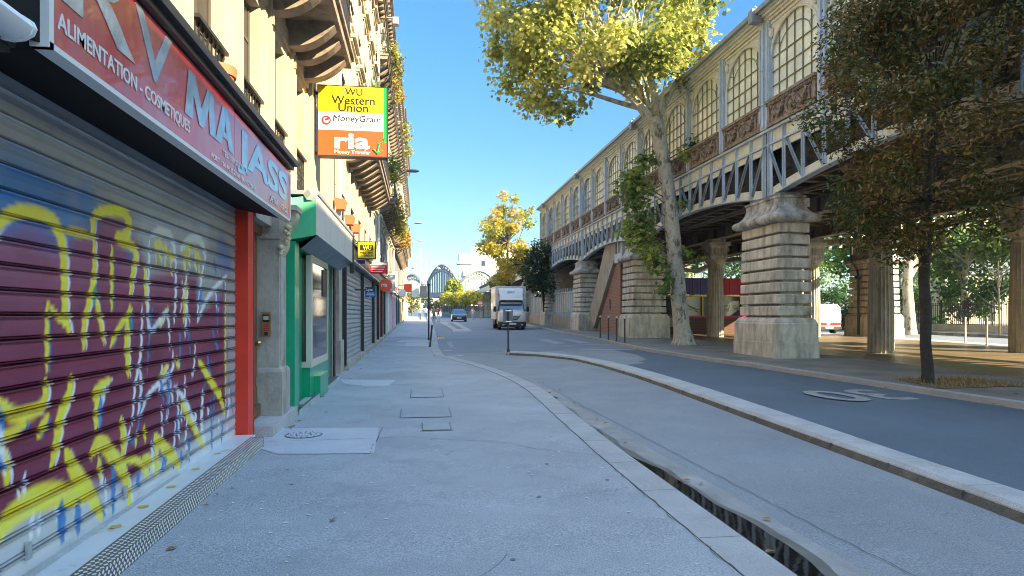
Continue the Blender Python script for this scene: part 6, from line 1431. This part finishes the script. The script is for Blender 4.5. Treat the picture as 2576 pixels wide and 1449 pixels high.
for x,y,l in ((23.45,26.1,'left one of the three sunlit white topped bollards'),(22.9,24.4,'middle one of the three sunlit white topped bollards'),(22.4,22.75,'right one of the three sunlit white topped bollards')):
    bollard(l,x,y,gz(y)+.08,1.12,True,group='sunlit bollards beyond the plaza')
sp=empty('sign_post',(3.05,23.0,.27),'short black post with grey sign back on the nose of the traffic separator','sign post')
z=gz(23)+.03; mb=MB(); mb.lathe([(.05,z),(.05,z+.1),(.034,z+.12),(.034,z+1.50),(.0,z+1.52)],3.05,23.0,10); mb.build('post',M['black_iron'],sp,True)
mb=MB(); zc=z+1.25; pts=[]
for cx,cz,a0 in ((.13,.21,0),(-.13,.21,90),(-.13,-.21,180),(.13,-.21,270)):
    for k in range(4): a=R(a0+30*k); pts.append((3.05+cx+.04*math.cos(a),22.94+.12,zc+cz+.04*math.sin(a)))
mb.poly(pts,.02,(0,1,0)); mb.build('sign_panel',M['sign_back'],sp)
mb=MB(); mb.box(2.95,3.15,22.95,22.97,zc+.17,zc+.2) ; mb.box(2.95,3.15,22.95,22.97,zc-.2,zc-.17); mb.build('clamps',M['chrome'],sp)
sp=empty('sign_post',(.43,33.0,.35),'tall black post with pale sign back on the left kerb','sign post')
z=gz(33); mb=MB(); mb.lathe([(.05,z),(.05,z+.1),(.04,z+.12),(.04,3.1),(.0,3.12)],.45,33.0,10); mb.box(.39,.51,32.95,33.05,3.0,3.08); mb.box(.39,.51,32.95,33.05,2.35,2.4); mb.build('post',M['black_iron'],sp,True)
mb=MB(); mb.box(.02,.36,33.04,33.06,2.4,2.98); mb.build('sign_panel',M['sign_back_pale'],sp); mb=MB(); mb.box(.1,.66,33.0,33.04,2.28,2.36); mb.box(.1,.66,33.0,33.04,3.02,3.05); mb.build('brackets',M['sign_back'],sp)
bollard('leaning black bollard beside the tall sign post on the left kerb',.42,27.1,gz(27),.95,lean=.10)
sp=empty('sign_post',(9.0,90,.9),'slim post with round no entry sign far down the road','sign post')
mb=MB(); mb.tube([(8.3,92,.9),(8.3,92,3.6)],.04,6); mb.build('post',M['zinc'],sp); mb=MB(); mb.loft([[(8.3+.4*math.cos(t),y,3.2+.4*math.sin(t)) for t in [2*math.pi*k/16 for k in range(16)]] for y in (91.9,91.95)]); mb.m=1; mb.box(8.05,8.55,91.85,91.9,3.12,3.28); mb.build('disc',[mat('pale_red',(.6,.25,.2),.5),M['white_sign']],sp)
sp=empty('sign_post',(9.1,58,.6),'short black post on the far kerb left of the truck','sign post')
mb=MB(); mb.tube([(9.1,84,1.0),(9.1,84,4.4)],.06,6); mb.build('post',M['black_iron'],sp); mb=MB(); mb.box(8.98,9.22,83.9,84.1,3.5,4.1); mb.build('box',M['black_iron'],sp)
sp=empty('lamp_post',(.15,100,1.1),'tall slender street lamp post at the end of the left pavement','lamp post')
mb=MB(); mb.tube([(.15,100,1.0),(.15,100,11.4)],[.12,.06],8); mb.build('pole',M['zinc'],sp)
mb=MB(); mb.box(-.6,.3,99.9,100.1,10.1,10.25); mb.box(-.75,-.2,99.85,100.15,9.95,10.1); mb.box(.1,.6,99.9,100.1,9.6,9.75); mb.build('lamp_head',M['zinc'],sp)
sp=empty('lamp_post',(1.3,130,1.3),'double armed street lamp post beyond the crossroads','lamp post')
mb=MB(); mb.tube([(1.3,130,1.2),(1.3,130,12.3)],[.14,.06],8); mb.build('pole',M['zinc'],sp)
for s in (-1,1):
    mb=MB(); mb.tube([(1.3,130,9.9),(1.3+s*.7,130,9.9),(1.3+s*1.2,130,10.9),(1.3+s*1.9,130,11.1),(1.3+s*2.3,130,10.7)],.06,6); mb.loft([[(1.3+s*2.3+r*math.cos(t),130+r*math.sin(t),z_) for t in [2*math.pi*k/8 for k in range(8)]] for r,z_ in ((.15,10.9),(.5,10.6),(.5,10.45))]); mb.build('lamp_arm',M['zinc'],sp)
# ================================================================== BOX TRUCK
tk=empty('box_truck',(0,0,0),'white box truck driving towards the viewer in the right lane','truck')
W2=1.12
mb=MB(); mb.box(-W2,W2,1.35,5.6,.78,3.22); mb.build('cargo_box',M['car_white'],tk)
mb=MB(); 
for s in (-1,1):
    mb.box(s*W2-.02,s*W2+.02,1.33,1.4,.78,3.24); mb.box(s*W2-.02,s*W2+.02,1.35,5.6,3.18,3.25); mb.box(s*W2-.02,s*W2+.02,1.35,5.6,.76,.86)
mb.box(-W2,W2,1.33,1.37,3.18,3.25); mb.build('box_trim',M['white'],tk)
# wind deflector
mb=MB(); mb.loft([[(-.86,.62,2.22),(.86,.62,2.22),(.86,1.34,2.22),(-.86,1.34,2.22)],[(-.84,.78,2.5),(.84,.78,2.5),(.88,1.34,2.5),(-.88,1.34,2.5)],[(-.9,1.1,2.95),(.9,1.1,2.95),(.96,1.34,2.95),(-.96,1.34,2.95)],[(-.9,1.28,3.12),(.9,1.28,3.12),(.96,1.34,3.12),(-.96,1.34,3.12)]]); mb.build('wind_deflector',M['car_white'],tk)
text('SIXT',.27,M['grey_text'],(-.28,.93,2.70),tk,sx=1.05,bold=.004)
# cab by cross-sections (y from front)
def cs_(y,w,z0,z1,wt=None,r=.1):
    wt=wt or w
    return [(-w,y,z0+r),(-w+r,y,z0),(w-r,y,z0),(w,y,z0+r),(w,y,(z0+z1)/2),(wt,y,z1-r),(wt-r,y,z1),(-wt+r,y,z1),(-wt,y,z1-r),(-w,y,(z0+z1)/2)]
mb=MB(); mb.loft([cs_(-.06,.80,.62,1.02,.72),cs_(.0,.92,.42,1.18,.86),cs_(.12,.98,.36,1.32,.90),cs_(.35,1.0,.36,1.44,.92),cs_(.62,1.0,.36,1.50,.94),cs_(.66,1.0,.36,1.52,.94)]); mb.build('bonnet',M['car_white'],tk,True)
mb=MB(); mb.loft([cs_(.66,1.0,.36,1.50,.94),cs_(.95,1.0,.36,2.0,.88),cs_(1.12,1.0,.36,2.22,.84),cs_(1.34,1.0,.36,2.26,.86)]); mb.loft([cs_(1.1,1.0,.36,1.3,.98),cs_(1.9,1.0,.36,1.3,.98)]) ; mb.build('cab',M['car_white'],tk,True)
mb=MB(); mb.add([(-.93,.60,1.46),(.93,.60,1.46),(.82,1.05,2.14),(-.82,1.05,2.14)],[(0,1,2,3)]); mb.build('windscreen',M['car_glass'],tk)
mb=MB(); 
for s in (-1,1): mb.add([(s*.985,.85,1.45),(s*.985,1.6,1.45),(s*.90,1.6,2.08),(s*.89,1.12,2.08)],[(0,1,2,3)])
mb.build('side_window',M['car_glass'],tk)
mb=MB(); mb.tube([(-.94,.58,1.45),(.94,.58,1.45)],.03,5)
for s in (-1,1): mb.tube([(s*.95,.6,1.45),(s*.84,1.06,2.15)],.035,5)
mb.build('windscreen_surround',M['plastic_black'],tk)
mb=MB(); mb.add([(-.42,-.085,1.0),(.42,-.085,1.0),(.55,-.02,1.08),(.30,-.10,.80),(-.30,-.10,.80),(-.55,-.02,1.08)],[(0,4,3,1)]); mb.add([(-.62,-.05,1.10),(-.36,-.12,.76),(.36,-.12,.76),(.62,-.05,1.10),(.48,-.09,1.02),(-.48,-.09,1.02)],[(0,1,2,3,4,5)]); mb.build('grille',M['plastic_black'],tk)
mb=MB()
for z,w_ in ((.96,.46),(.89,.42),(.82,.38)): mb.box(-w_,w_,-.135,-.12,z-.012,z+.012)
mb.build('grille_bars',M['chrome'],tk)
mb=MB(); mb.loft([cs_(-.16,.66,.22,.56,.62,.05),cs_(-.10,.93,.22,.60,.9,.05),cs_(.1,1.02,.22,.66,1.0,.05),cs_(.4,1.03,.25,.72,1.01,.05)]); mb.build('bumper',M['plastic_black'],tk,True)
mb=MB(); 
for s in (-1,1): mb.add([(s*.62,-.04,1.05),(s*.92,.10,1.02),(s*.95,.16,1.22),(s*.80,.06,1.30),(s*.60,-.03,1.18)],[(0,1,2,3,4)])
hl=mb.build('headlight',M['lamp_glass'],tk)
for s in (-1,1): mb=MB(); mb.box(s*.68-.07,s*.68+.07,-.18,-.13,.36,.44); mb.build('fog_lamp',M['lamp_glass'],tk)
mb=MB(); mb.box(-.26,.26,-.19,-.165,.40,.52); mb.build('number_plate',M['plate_white'],tk)
for s in (-1,1):
    mb=MB(); mb.box(s*1.0,s*1.14,.80,.84,1.42,1.5); mb.loft([[(s*1.14,.76,1.34),(s*1.32,.80,1.34),(s*1.32,.90,1.34),(s*1.14,.88,1.34)],[(s*1.13,.74,1.5),(s*1.34,.80,1.5),(s*1.34,.92,1.5),(s*1.13,.90,1.5)],[(s*1.14,.76,1.74),(s*1.31,.80,1.74),(s*1.31,.90,1.74),(s*1.14,.88,1.74)]]); mb.build('mirror',M['plastic_black'],tk)
def wheel(p,x,y,r,w_,parent):
    s=1 if x>0 else -1
    wh=empty('wheel',(x,y,r)); par(wh,parent)
    def ring(rr,xx): return [(x+xx,y+rr*math.cos(t),r+rr*math.sin(t)) for t in [2*math.pi*k/20 for k in range(20)]]
    mb=MB(); mb.loft([ring(r*.6,-w_/2),ring(r*.95,-w_/2),ring(r,-w_/2+.03),ring(r,w_/2-.03),ring(r*.95,w_/2),ring(r*.6,w_/2)]); mb.build('tyre',M['rubber'],wh,True)
    mb=MB(); mb.loft([ring(r*.6,-w_/2+.02),ring(r*.6,w_/2-.02)]); mb.build('rim',M['chrome'],wh)
for s in (-1,1): wheel(None,s*.88,.95,.36,.22,tk); wheel(None,s*.86,4.4,.36,.36,tk)
mb=MB(); mb.box(-.45,.45,.5,5.5,.45,.7); mb.box(-W2,-W2+.03,2.0,3.6,.4,.75); mb.box(W2-.03,W2,2.0,3.6,.4,.75); mb.build('chassis',M['plastic_black'],tk)
for s in (-1,1): mb=MB(); mb.box(s*.94-.06,s*.94+.06,1.24,1.3,2.6,2.66); mb.build('marker_lamp',M['orange_sign'],tk)
tk.location=(6.75,48.6,rz(6.75,48.6)+.0); tk.rotation_euler=(0.0105,0,R(-1.5))
# ================================================================== CARS
def car(lab,loc,rz_,body,kind='sedan'):
    c=empty('car' if kind=='sedan' else 'van',(0,0,0),lab,'car' if kind=='sedan' else 'van')
    mb=MB()
    def cc(y,w,z0,z1,r=.1): return [(-w,y,z0+r*.6),(-w+r*.6,y,z0),(w-r*.6,y,z0),(w,y,z0+r*.6),(w*1.0,y,z0+(z1-z0)*.65),(w*.93,y,z1-r*.4),(w*.84,y,z1),(-w*.84,y,z1),(-w*.93,y,z1-r*.4),(-w,y,z0+(z1-z0)*.65)]
    if kind=='sedan':
        mb.loft([cc(0,.70,.38,.72),cc(.08,.84,.24,.80),cc(.3,.92,.2,.88),cc(.8,.94,.2,.95),(cc(1.35,.94,.2,1.0)),cc(3.9,.94,.2,1.02),cc(4.5,.9,.25,1.0),cc(4.75,.78,.35,.9)])
        mb.build('body',body,c,True)
        mb=MB(); mb.loft([[(-.86,1.3,.98),(.86,1.3,.98),(.86,4.0,1.0),(-.86,4.0,1.0)],[(-.70,1.95,1.42),(.70,1.95,1.42),(.70,3.6,1.44),(-.70,3.6,1.44)],[(-.6,2.1,1.49),(.6,2.1,1.49),(.62,3.3,1.5),(-.62,3.3,1.5)]]); mb.build('cabin',M['car_glass'],c)
        mb=MB(); mb.loft([[(-.68,2.0,1.45),(.68,2.0,1.45),(.68,3.5,1.46),(-.68,3.5,1.46)],[(-.6,2.15,1.52),(.6,2.15,1.52),(.6,3.3,1.52),(-.6,3.3,1.52)]])
        for s in (-1,1): mb.tube([(s*.86,1.3,.98),(s*.70,1.97,1.44)],.035,5)
        mb.build('roof',body,c)
        for s in (-1,1):
            mb=MB(); mb.add([(s*.42,.03,.62),(s*.78,.13,.62),(s*.82,.17,.76),(s*.44,.06,.76)],[(0,1,2,3)]); mb.build('headlight',M['lamp_glass'],c)
            mb=MB(); mb.loft([[(s*.95,1.5,.98),(s*1.12,1.52,.98),(s*1.12,1.6,.98),(s*.95,1.6,.98)],[(s*.95,1.5,1.12),(s*1.12,1.52,1.12),(s*1.12,1.6,1.12),(s*.95,1.6,1.12)]]); mb.build('mirror',body,c)
            mb=MB(); mb.add([(s*.04,-.01,.56),(s*.34,.0,.56),(s*.36,.03,.76),(s*.04,.02,.76)],[(0,1,2,3)]); g_=mb.build('grille',M['plastic_black'],c)
            mb=MB(); mb.tube([(s*.04,-.02,.56),(s*.34,-.02,.57),(s*.37,.01,.76),(s*.04,.0,.77),(s*.04,-.02,.56)],.014,4); mb.build('grille_rim',M['chrome'],g_)
        mb=MB(); mb.box(-.7,.7,.02,.1,.28,.46); mb.build('air_intake',M['plastic_black'],c)
        mb=MB(); mb.box(-.26,.26,-.03,-.01,.40,.51); mb.build('number_plate',M['plate_white'],c)
        for s in (-1,1):
            for y in (.95,3.8): wheel(None,s*.82,y,.33,.22,c)
    else:   # rear faces -y
        mb.loft([cc(0,.80,.35,1.55,.2),cc(.06,.86,.28,1.75,.2),cc(.25,.88,.28,1.86,.2),cc(2.6,.88,.28,1.88,.2),cc(3.2,.88,.28,1.5),cc(3.6,.86,.28,1.1),cc(4.2,.8,.3,.95)]); mb.build('body',body,c,True)
        mb=MB(); mb.add([(-.66,-.015,1.10),(.66,-.015,1.10),(.60,.03,1.62),(-.60,.03,1.62)],[(0,1,2,3)]); mb.build('rear_window',M['lamp_glass'],c)
        for k in range(6):
            for s in (-1,1):
                mb=MB(); x=s*(.12+.12*k); mb.add([(x-.05,-.02,.55),(x+.05,-.02,.55),(x+.05+s*.1,-.02,.72),(x-.05+s*.1,-.02,.72)],[(0,1,2,3)]); mb.build('warning_stripe',M['red_sign'],c)
        for s in (-1,1): mb=MB(); mb.box(s*.80,s*.87,-.0,.06,.85,1.25); mb.build('tail_light',M['red_sign'],c)
        mb=MB(); mb.box(-.84,.84,-.08,.05,.30,.48); mb.build('bumper',M['plastic_black'],c)
        mb=MB(); mb.box(-.26,.26,-.10,-.08,.36,.46); mb.build('number_plate',M['plate_white'],c)
        for s in (-1,1):
            for y in (.7,3.3): wheel(None,s*.76,y,.31,.2,c)
    c.location=loc; c.rotation_euler=(.0105,0,rz_); return c
car('black saloon car coming towards the viewer in the middle of the road',(4.7,80,rz(4.7,80)+.01),R(-2),M['car_black'])
car('small white van with red rear stripes parked beyond the near stone pier',(24.95,38.2,gz(38)-.02),R(0),M['car_white'],'van')
# ================================================================== PEOPLE
def person(lab,x,y,z,pose,top,legs_m,h=1.72,hair=True,face=1):
    """pose: dict of joint offsets in metres for a 1.72 m figure; built as one skinned surface"""
    p=empty('person',(x,y,z),lab,'person'); k=h/1.72
    J={'pel':(0,0,.93),'che':(0,0,1.30),'nec':(0,0,1.46),'hea':(0,-.01*face,1.60),'top':(0,0,1.71),
       'shL':(-.17,0,1.41),'shR':(.17,0,1.41),'elL':(-.24,.03,1.14),'elR':(.24,.03,1.14),'haL':(-.25,-.08,.90),'haR':(.25,-.08,.90),
       'hiL':(-.09,0,.90),'hiR':(.09,0,.90),'knL':(-.10,-.04,.50),'knR':(.10,.02,.50),'anL':(-.10,-.10,.08),'anR':(.10,.16,.10),'toL':(-.10,-.24,.03),'toR':(.10,.02,.03)}
    J.update(pose or {})
    E=[('pel','che'),('che','nec'),('nec','hea'),('hea','top'),('nec','shL'),('nec','shR'),('shL','elL'),('elL','haL'),('shR','elR'),('elR','haR'),('pel','hiL'),('pel','hiR'),('hiL','knL'),('knL','anL'),('anL','toL'),('hiR','knR'),('knR','anR'),('anR','toR')]
    RD={'pel':.13,'che':.14,'nec':.055,'hea':.095,'top':.06,'shL':.07,'shR':.07,'elL':.045,'elR':.045,'haL':.035,'haR':.035,'hiL':.09,'hiR':.09,'knL':.06,'knR':.06,'anL':.04,'anR':.04,'toL':.035,'toR':.035}
    ks=list(J); me=bpy.data.meshes.new('body'); me.from_pydata([tuple(np.array(J[a])*k) for a in ks],[(ks.index(a),ks.index(b)) for a,b in E],[])
    o=bpy.data.objects.new('body',me); C.objects.link(o)
    sk=o.modifiers.new('s','SKIN'); o.modifiers.new('u','SUBSURF').levels=1; o.modifiers['u'].render_levels=1
    for i,a in enumerate(ks): me.skin_vertices[0].data[i].radius=(RD[a]*k,RD[a]*k)
    me.skin_vertices[0].data[ks.index('pel')].use_root=True
    bpy.context.view_layer.update(); dg=bpy.context.evaluated_depsgraph_get(); m2=bpy.data.meshes.new_from_object(o.evaluated_get(dg)); bpy.data.objects.remove(o)
    m2.materials.clear(); m2.name='body'
    for m_ in (M['skin'],top,legs_m,M['hair'],M['rubber']): m2.materials.append(m_)
    for f in m2.polygons:
        c=f.center/k; idx=0
        if c.z<.12: idx=4
        elif c.z<.93 and abs(c.x)<.22: idx=2
        elif c.z<1.45 and not (abs(c.x)>.21 and c.z<1.15): idx=1
        elif c.z>1.63 or (c.z>1.52 and c.y*face>.02): idx=3
        f.material_index=idx; f.use_smooth=True
    b=bpy.data.objects.new('body',m2); C.objects.link(b); b.parent=p
    return p
P1=person('person in tan top and dark trousers walking away on the far left pavement',.05,90,gz(90),None,M['cloth_tan'],M['cloth_dark'],1.66)
P2=person('person in blue grey shirt walking beside the one in the tan top',.85,90,gz(90),{'knL':(-.1,.05,.5),'anL':(-.1,.15,.09),'toL':(-.1,.02,.03),'knR':(.1,-.06,.5),'anR':(.1,-.1,.08),'toR':(.1,-.24,.03)},M['cloth_blue'],M['cloth_dark'],1.76)
for q in (P1,P2): q.rotation_euler=(0,0,math.pi)
person('person in white shirt crossing the road behind the black car',7.35,93,rz(7,93),{'elR':(.3,0,1.2),'haR':(.42,-.05,1.05)},M['cloth_white'],M['cloth_denim'],1.68)
person('person in pale dress standing just behind the cyclist',2.15,77,rz(2,77)+.1,None,M['cloth_red'],M['cloth_white'],1.7)
ry={'pel':(0,.2,.98),'che':(0,.08,1.30),'nec':(0,-.02,1.46),'hea':(0,-.06,1.60),'top':(0,-.05,1.71),'shL':(-.17,0,1.42),'shR':(.17,0,1.42),'elL':(-.25,-.15,1.22),'elR':(.25,-.15,1.22),'haL':(-.22,-.42,1.06),'haR':(.22,-.42,1.06),'hiL':(-.1,.18,.94),'hiR':(.1,.18,.94),'knL':(-.12,-.12,.66),'knR':(.12,-.08,.86),'anL':(-.12,.05,.24),'anR':(.12,.02,.48),'toL':(-.12,-.12,.2),'toR':(.12,-.14,.44)}
person('cyclist in grey top riding a dark bicycle towards the viewer',1.62,75,rz(1.6,75),ry,M['cloth_grey'],M['cloth_dark'],1.75)
bk=empty('bicycle',(0,0,0),'dark bicycle ridden along the left kerb','bicycle')
for y in (-.55,.5):
    w_=empty('wheel',(0,y,.34)); par(w_,bk); mb=MB(); mb.tube([(0,y+.33*math.cos(t),.34+.33*math.sin(t)) for t in [2*math.pi*k/20 for k in range(21)]],.018,5,False); mb.build('tyre',M['rubber'],w_)
    mb=MB()
    for k in range(8): t=math.pi*k/8; mb.tube([(0,y+.32*math.cos(t),.34+.32*math.sin(t)),(0,y-.32*math.cos(t),.34-.32*math.sin(t))],.003,3,False)
    mb.build('spokes',M['chrome'],w_)
mb=MB(); mb.tube([(0,-.55,.34),(0,-.42,.95)],.018,5); mb.tube([(0,-.44,.85),(0,.0,.34),(0,.15,.85),(0,-.44,.82)],.018,5); mb.tube([(0,.0,.34),(0,.5,.34),(0,.15,.8)],.014,5); mb.build('frame',M['black_iron'],bk)
mb=MB(); mb.tube([(-.26,-.40,1.04),(0,-.46,1.0),(.26,-.40,1.04)],.016,5); mb.build('handlebar',M['black_iron'],bk)
mb=MB(); mb.box(-.07,.07,.08,.32,.88,.93); mb.build('saddle',M['rubber'],bk)
bk.location=(1.62,75,rz(1.6,75)); bk.rotation_euler=(.0105,0,0)
# ================================================================== FAR END
AW=M['arch_white']
def bow(lab,p,q,z0,zr,n,depth=.5,name='arch_bridge'):
    b=empty(name,(p[0],p[1],z0),lab,'bridge'); p=Vector((p[0],p[1],0)); q=Vector((q[0],q[1],0)); d=q-p
    for k,off in enumerate((0,7.0)):
        nn=Vector((0,1,0))*off
        def pt(u,z): v=p+d*u+nn; return Vector((v.x,v.y,z))
        mb=MB(); ar=[pt(i/24,z0+zr*(1-(2*i/24-1)**2)) for i in range(25)]
        mb.tube(ar,.34,4); mb.tube([pt(i/24,z0+(zr-1.1)*max(0,(1-(2*i/24-1)**2))) for i in range(25)],.16,4); mb.build('arch_rib',AW,b)
        mb=MB()
        for i in range(1,n): u=i/n; mb.bar(pt(u,z0),pt(u,z0+zr*(1-(2*u-1)**2)),.26,.22,up=(0,1,0))
        mb.build('hangers',AW,b)
        mb=MB(); mb.bar(pt(0,z0-.4),pt(1,z0-.4),1.2,1.2,up=(0,0,1)); mb.build('deck_edge',AW,b)
    mb=MB(); mb.add([p+Vector((0,0,z0-1)),q+Vector((0,0,z0-1)),q+Vector((0,7,z0-1)),p+Vector((0,7,z0-1))],[(0,1,2,3)]); mb.build('deck',M['steel_dark'],b)
    return b
bow('right one of the pale arched railway bridge spans, above the clipped hedge',(7.6,142),(17.5,142),6.1,4.8,17)
bow('middle pale arched bridge span, highest of the three',(1.0,172),(10.2,160),7.0,6.9,16)
bow('left pale arched bridge span, partly hidden by the last building',(-6.5,205),(2.2,186),7.6,5.6,15)
pyl=empty('bridge_pylon',(8.6,150,2),'sunlit square stone pylon between the arched spans','pylon')
mb=MB(); mb.box(8.9,11.4,150,153,1,13.0); mb.build('shaft',M['far_white'],pyl); mb=MB(); mb.box(8.4,11.8,149.6,153.4,13,13.6); mb.box(8.8,11.6,149.8,153.2,13.6,15.4); mb.build('cap',M['far_cream'],pyl)
mb=MB(); mb.tube([(10.1,149.9,11.5),(10.1,149.8,10.3)],.5,8); mb.build('ornament',M['far_cream'],pyl)
# viaduct beyond the station
vd=empty('viaduct',(11,69,5.2),'iron viaduct continuing beyond the roofed station','viaduct')
mb=MB(); mb.box(VX0-.1,VX0+.1,ye,100,7.0,7.5)
y=ye
while y<100: mb.box(VX0-.12,VX0+.0,y,y+.16,5.5,7.0); y+=1.02
mb.box(VX0-.1,VX0+.1,ye,140,5.5,6.3); mb.build('girder',SC,vd)
mb=MB(); mb.box(VX0-.05,VX0+.0,ye,100,8.2,8.25); y=ye
while y<100: mb.box(VX0-.05,VX0,y,y+.05,7.5,8.25); y+=1.5
mb.build('parapet_rail',S_,vd)
# hedge on the ramp wall + tree
hd=empty('clipped_hedge',(7,120,2),'bright yellow green clipped hedge on the ramp wall before the arches','hedge')
cs=[(4.6+i*.36,122-i*1.0,4.4+ (.25*math.sin(i*1.3))) for i in range(15)]; foliage('leaves',M['leaf'],hd,cs,[1.25]*15,7500,.42,[(.2,.22,.03),(.45,.42,.05),(.6,.5,.07)],'simple',seed=90,surface=.7)
mb=MB(); mb.poly([(4.0,124,1.0),(4.0,124,3.4),(10,106.5,3.0),(10,106.5,1.0)],.3,(.9,.3,0)); mb.build('ramp_wall',M['steel_dark'],hd)
mb=MB()
for i in range(24): u=i/23; mb.box(4.0+6*u-.05,4.0+6*u+.05,123.7-17.5*u,123.8-17.5*u,2.2,3.9)
mb.build('railing',M['black_iron'],hd)
cl=[(Vector(c),r) for c,r in (((5.6,126,6.6),1.0),((6.8,126,7.2),1.1),((5.9,126,7.6),.9),((7.4,126,6.3),.9),((5.2,126,5.6),.8))]
tree('small_tree','small bright green tree rising above the clipped hedge',(6.3,126,1.3),[((6.3,126,1.3),.2),((6.3,126,6),.1)],[(6.3,126,4.5)],cl,M['leaf'],M['bark_mid'],2600,.4,[(.12,.2,.02),(.3,.36,.04),(.45,.42,.05)],'simple',seed=91,limb=.06)
fb=empty('far_building',(17,250,0),'tall white gabled building in the distance above the right arch','building')
mb=MB(); mb.box(18,52,250,270,0,23); mb.box(15,18,250,262,0,17); mb.build('wall',M['far_white'],fb)
mb=MB(); mb.loft([[(18.5,250.5,23),(52,250.5,23),(52,270,23),(18.5,270,23)],[(22.5,252,27),(50,252,27),(50,268,27),(22.5,268,27)]]); mb.box(19.5,22,251,253,23,26.5); mb.build('roof',M['far_white'],fb)
mb=MB(); mb.box(19.3,22.2,250.8,253.2,26.4,27.2); mb.build('chimney_cap',M['far_cream'],fb)
for i in range(3):
    for z in (12,16,20): mb=MB(); mb.box(23+i*6,24.4+i*6,249.9,250,z,z+2); mb.build('window',M['window_glass'],fb)
mb=MB()
for i in range(7): mb.box(14.8+i*.5,14.9+i*.5,250,250.2,17,20.5)
mb.box(14.8,18,250,250.2,20.4,20.6); mb.build('terrace_rail',M['sign_back'],fb)
for i,(x,y,wd,h,lab) in enumerate(((-16,250,11,14,'low pale building closing the street on the far left'),(-2,300,14,11,'hazy pale building seen under the left arch'),(13,330,22,10,'hazy pale building low behind the middle arch'))):
    f2=empty('far_building',(x,y,0),lab,'building'); mb=MB(); mb.box(x-wd/2,x+wd/2,y,y+12,0,h); mb.build('wall',M['far_white'],f2); mb=MB(); mb.box(x-wd/2-.3,x+wd/2+.3,y-.3,y+12.3,h,h+.8); mb.build('roof',M['slate'],f2)
    for k in range(3): mb=MB(); mb.box(x-wd/2+1+k*wd/3.2,x-wd/2+2.4+k*wd/3.2,y-.08,y,h-4,h-1.8); mb.build('window',M['window_glass'],f2)
for i,(x,y,r,lab) in enumerate(((-1.5,140,2.6,'green tree glimpsed past the end of the left pavement'),(3.2,150,2.2,'green tree under the middle arch'))):
    cl=crown_clumps((x,y,4.2),(r,r,2.2),12,.7,1.2,seed=95+i); tree('far_tree',lab,(x,y,1.4),[((x,y,1.3),.2),((x,y,4),.1)],[(x,y,3)],cl,M['leaf'],M['bark_mid'],1500,.45,GREENS,'simple',seed=97+i,limb=.06)
# parked shapes at the crossroads
# haze
hz=MB(); hz.box(-700,700,-60,1500,-3,36); h=hz.build('haze',[]); tag(h,kind='stuff')
hm=bpy.data.materials.new('haze'); hm.use_nodes=True; N=hm.node_tree.nodes; N.remove(N['Principled BSDF']); pv=N.new('ShaderNodeVolumePrincipled'); pv.inputs['Density'].default_value=.00045; pv.inputs['Color'].default_value=(.85,.93,1,1); pv.inputs['Anisotropy'].default_value=.3
hm.node_tree.links.new(pv.outputs[0],N['Material Output'].inputs['Volume']); h.data.materials.append(hm)
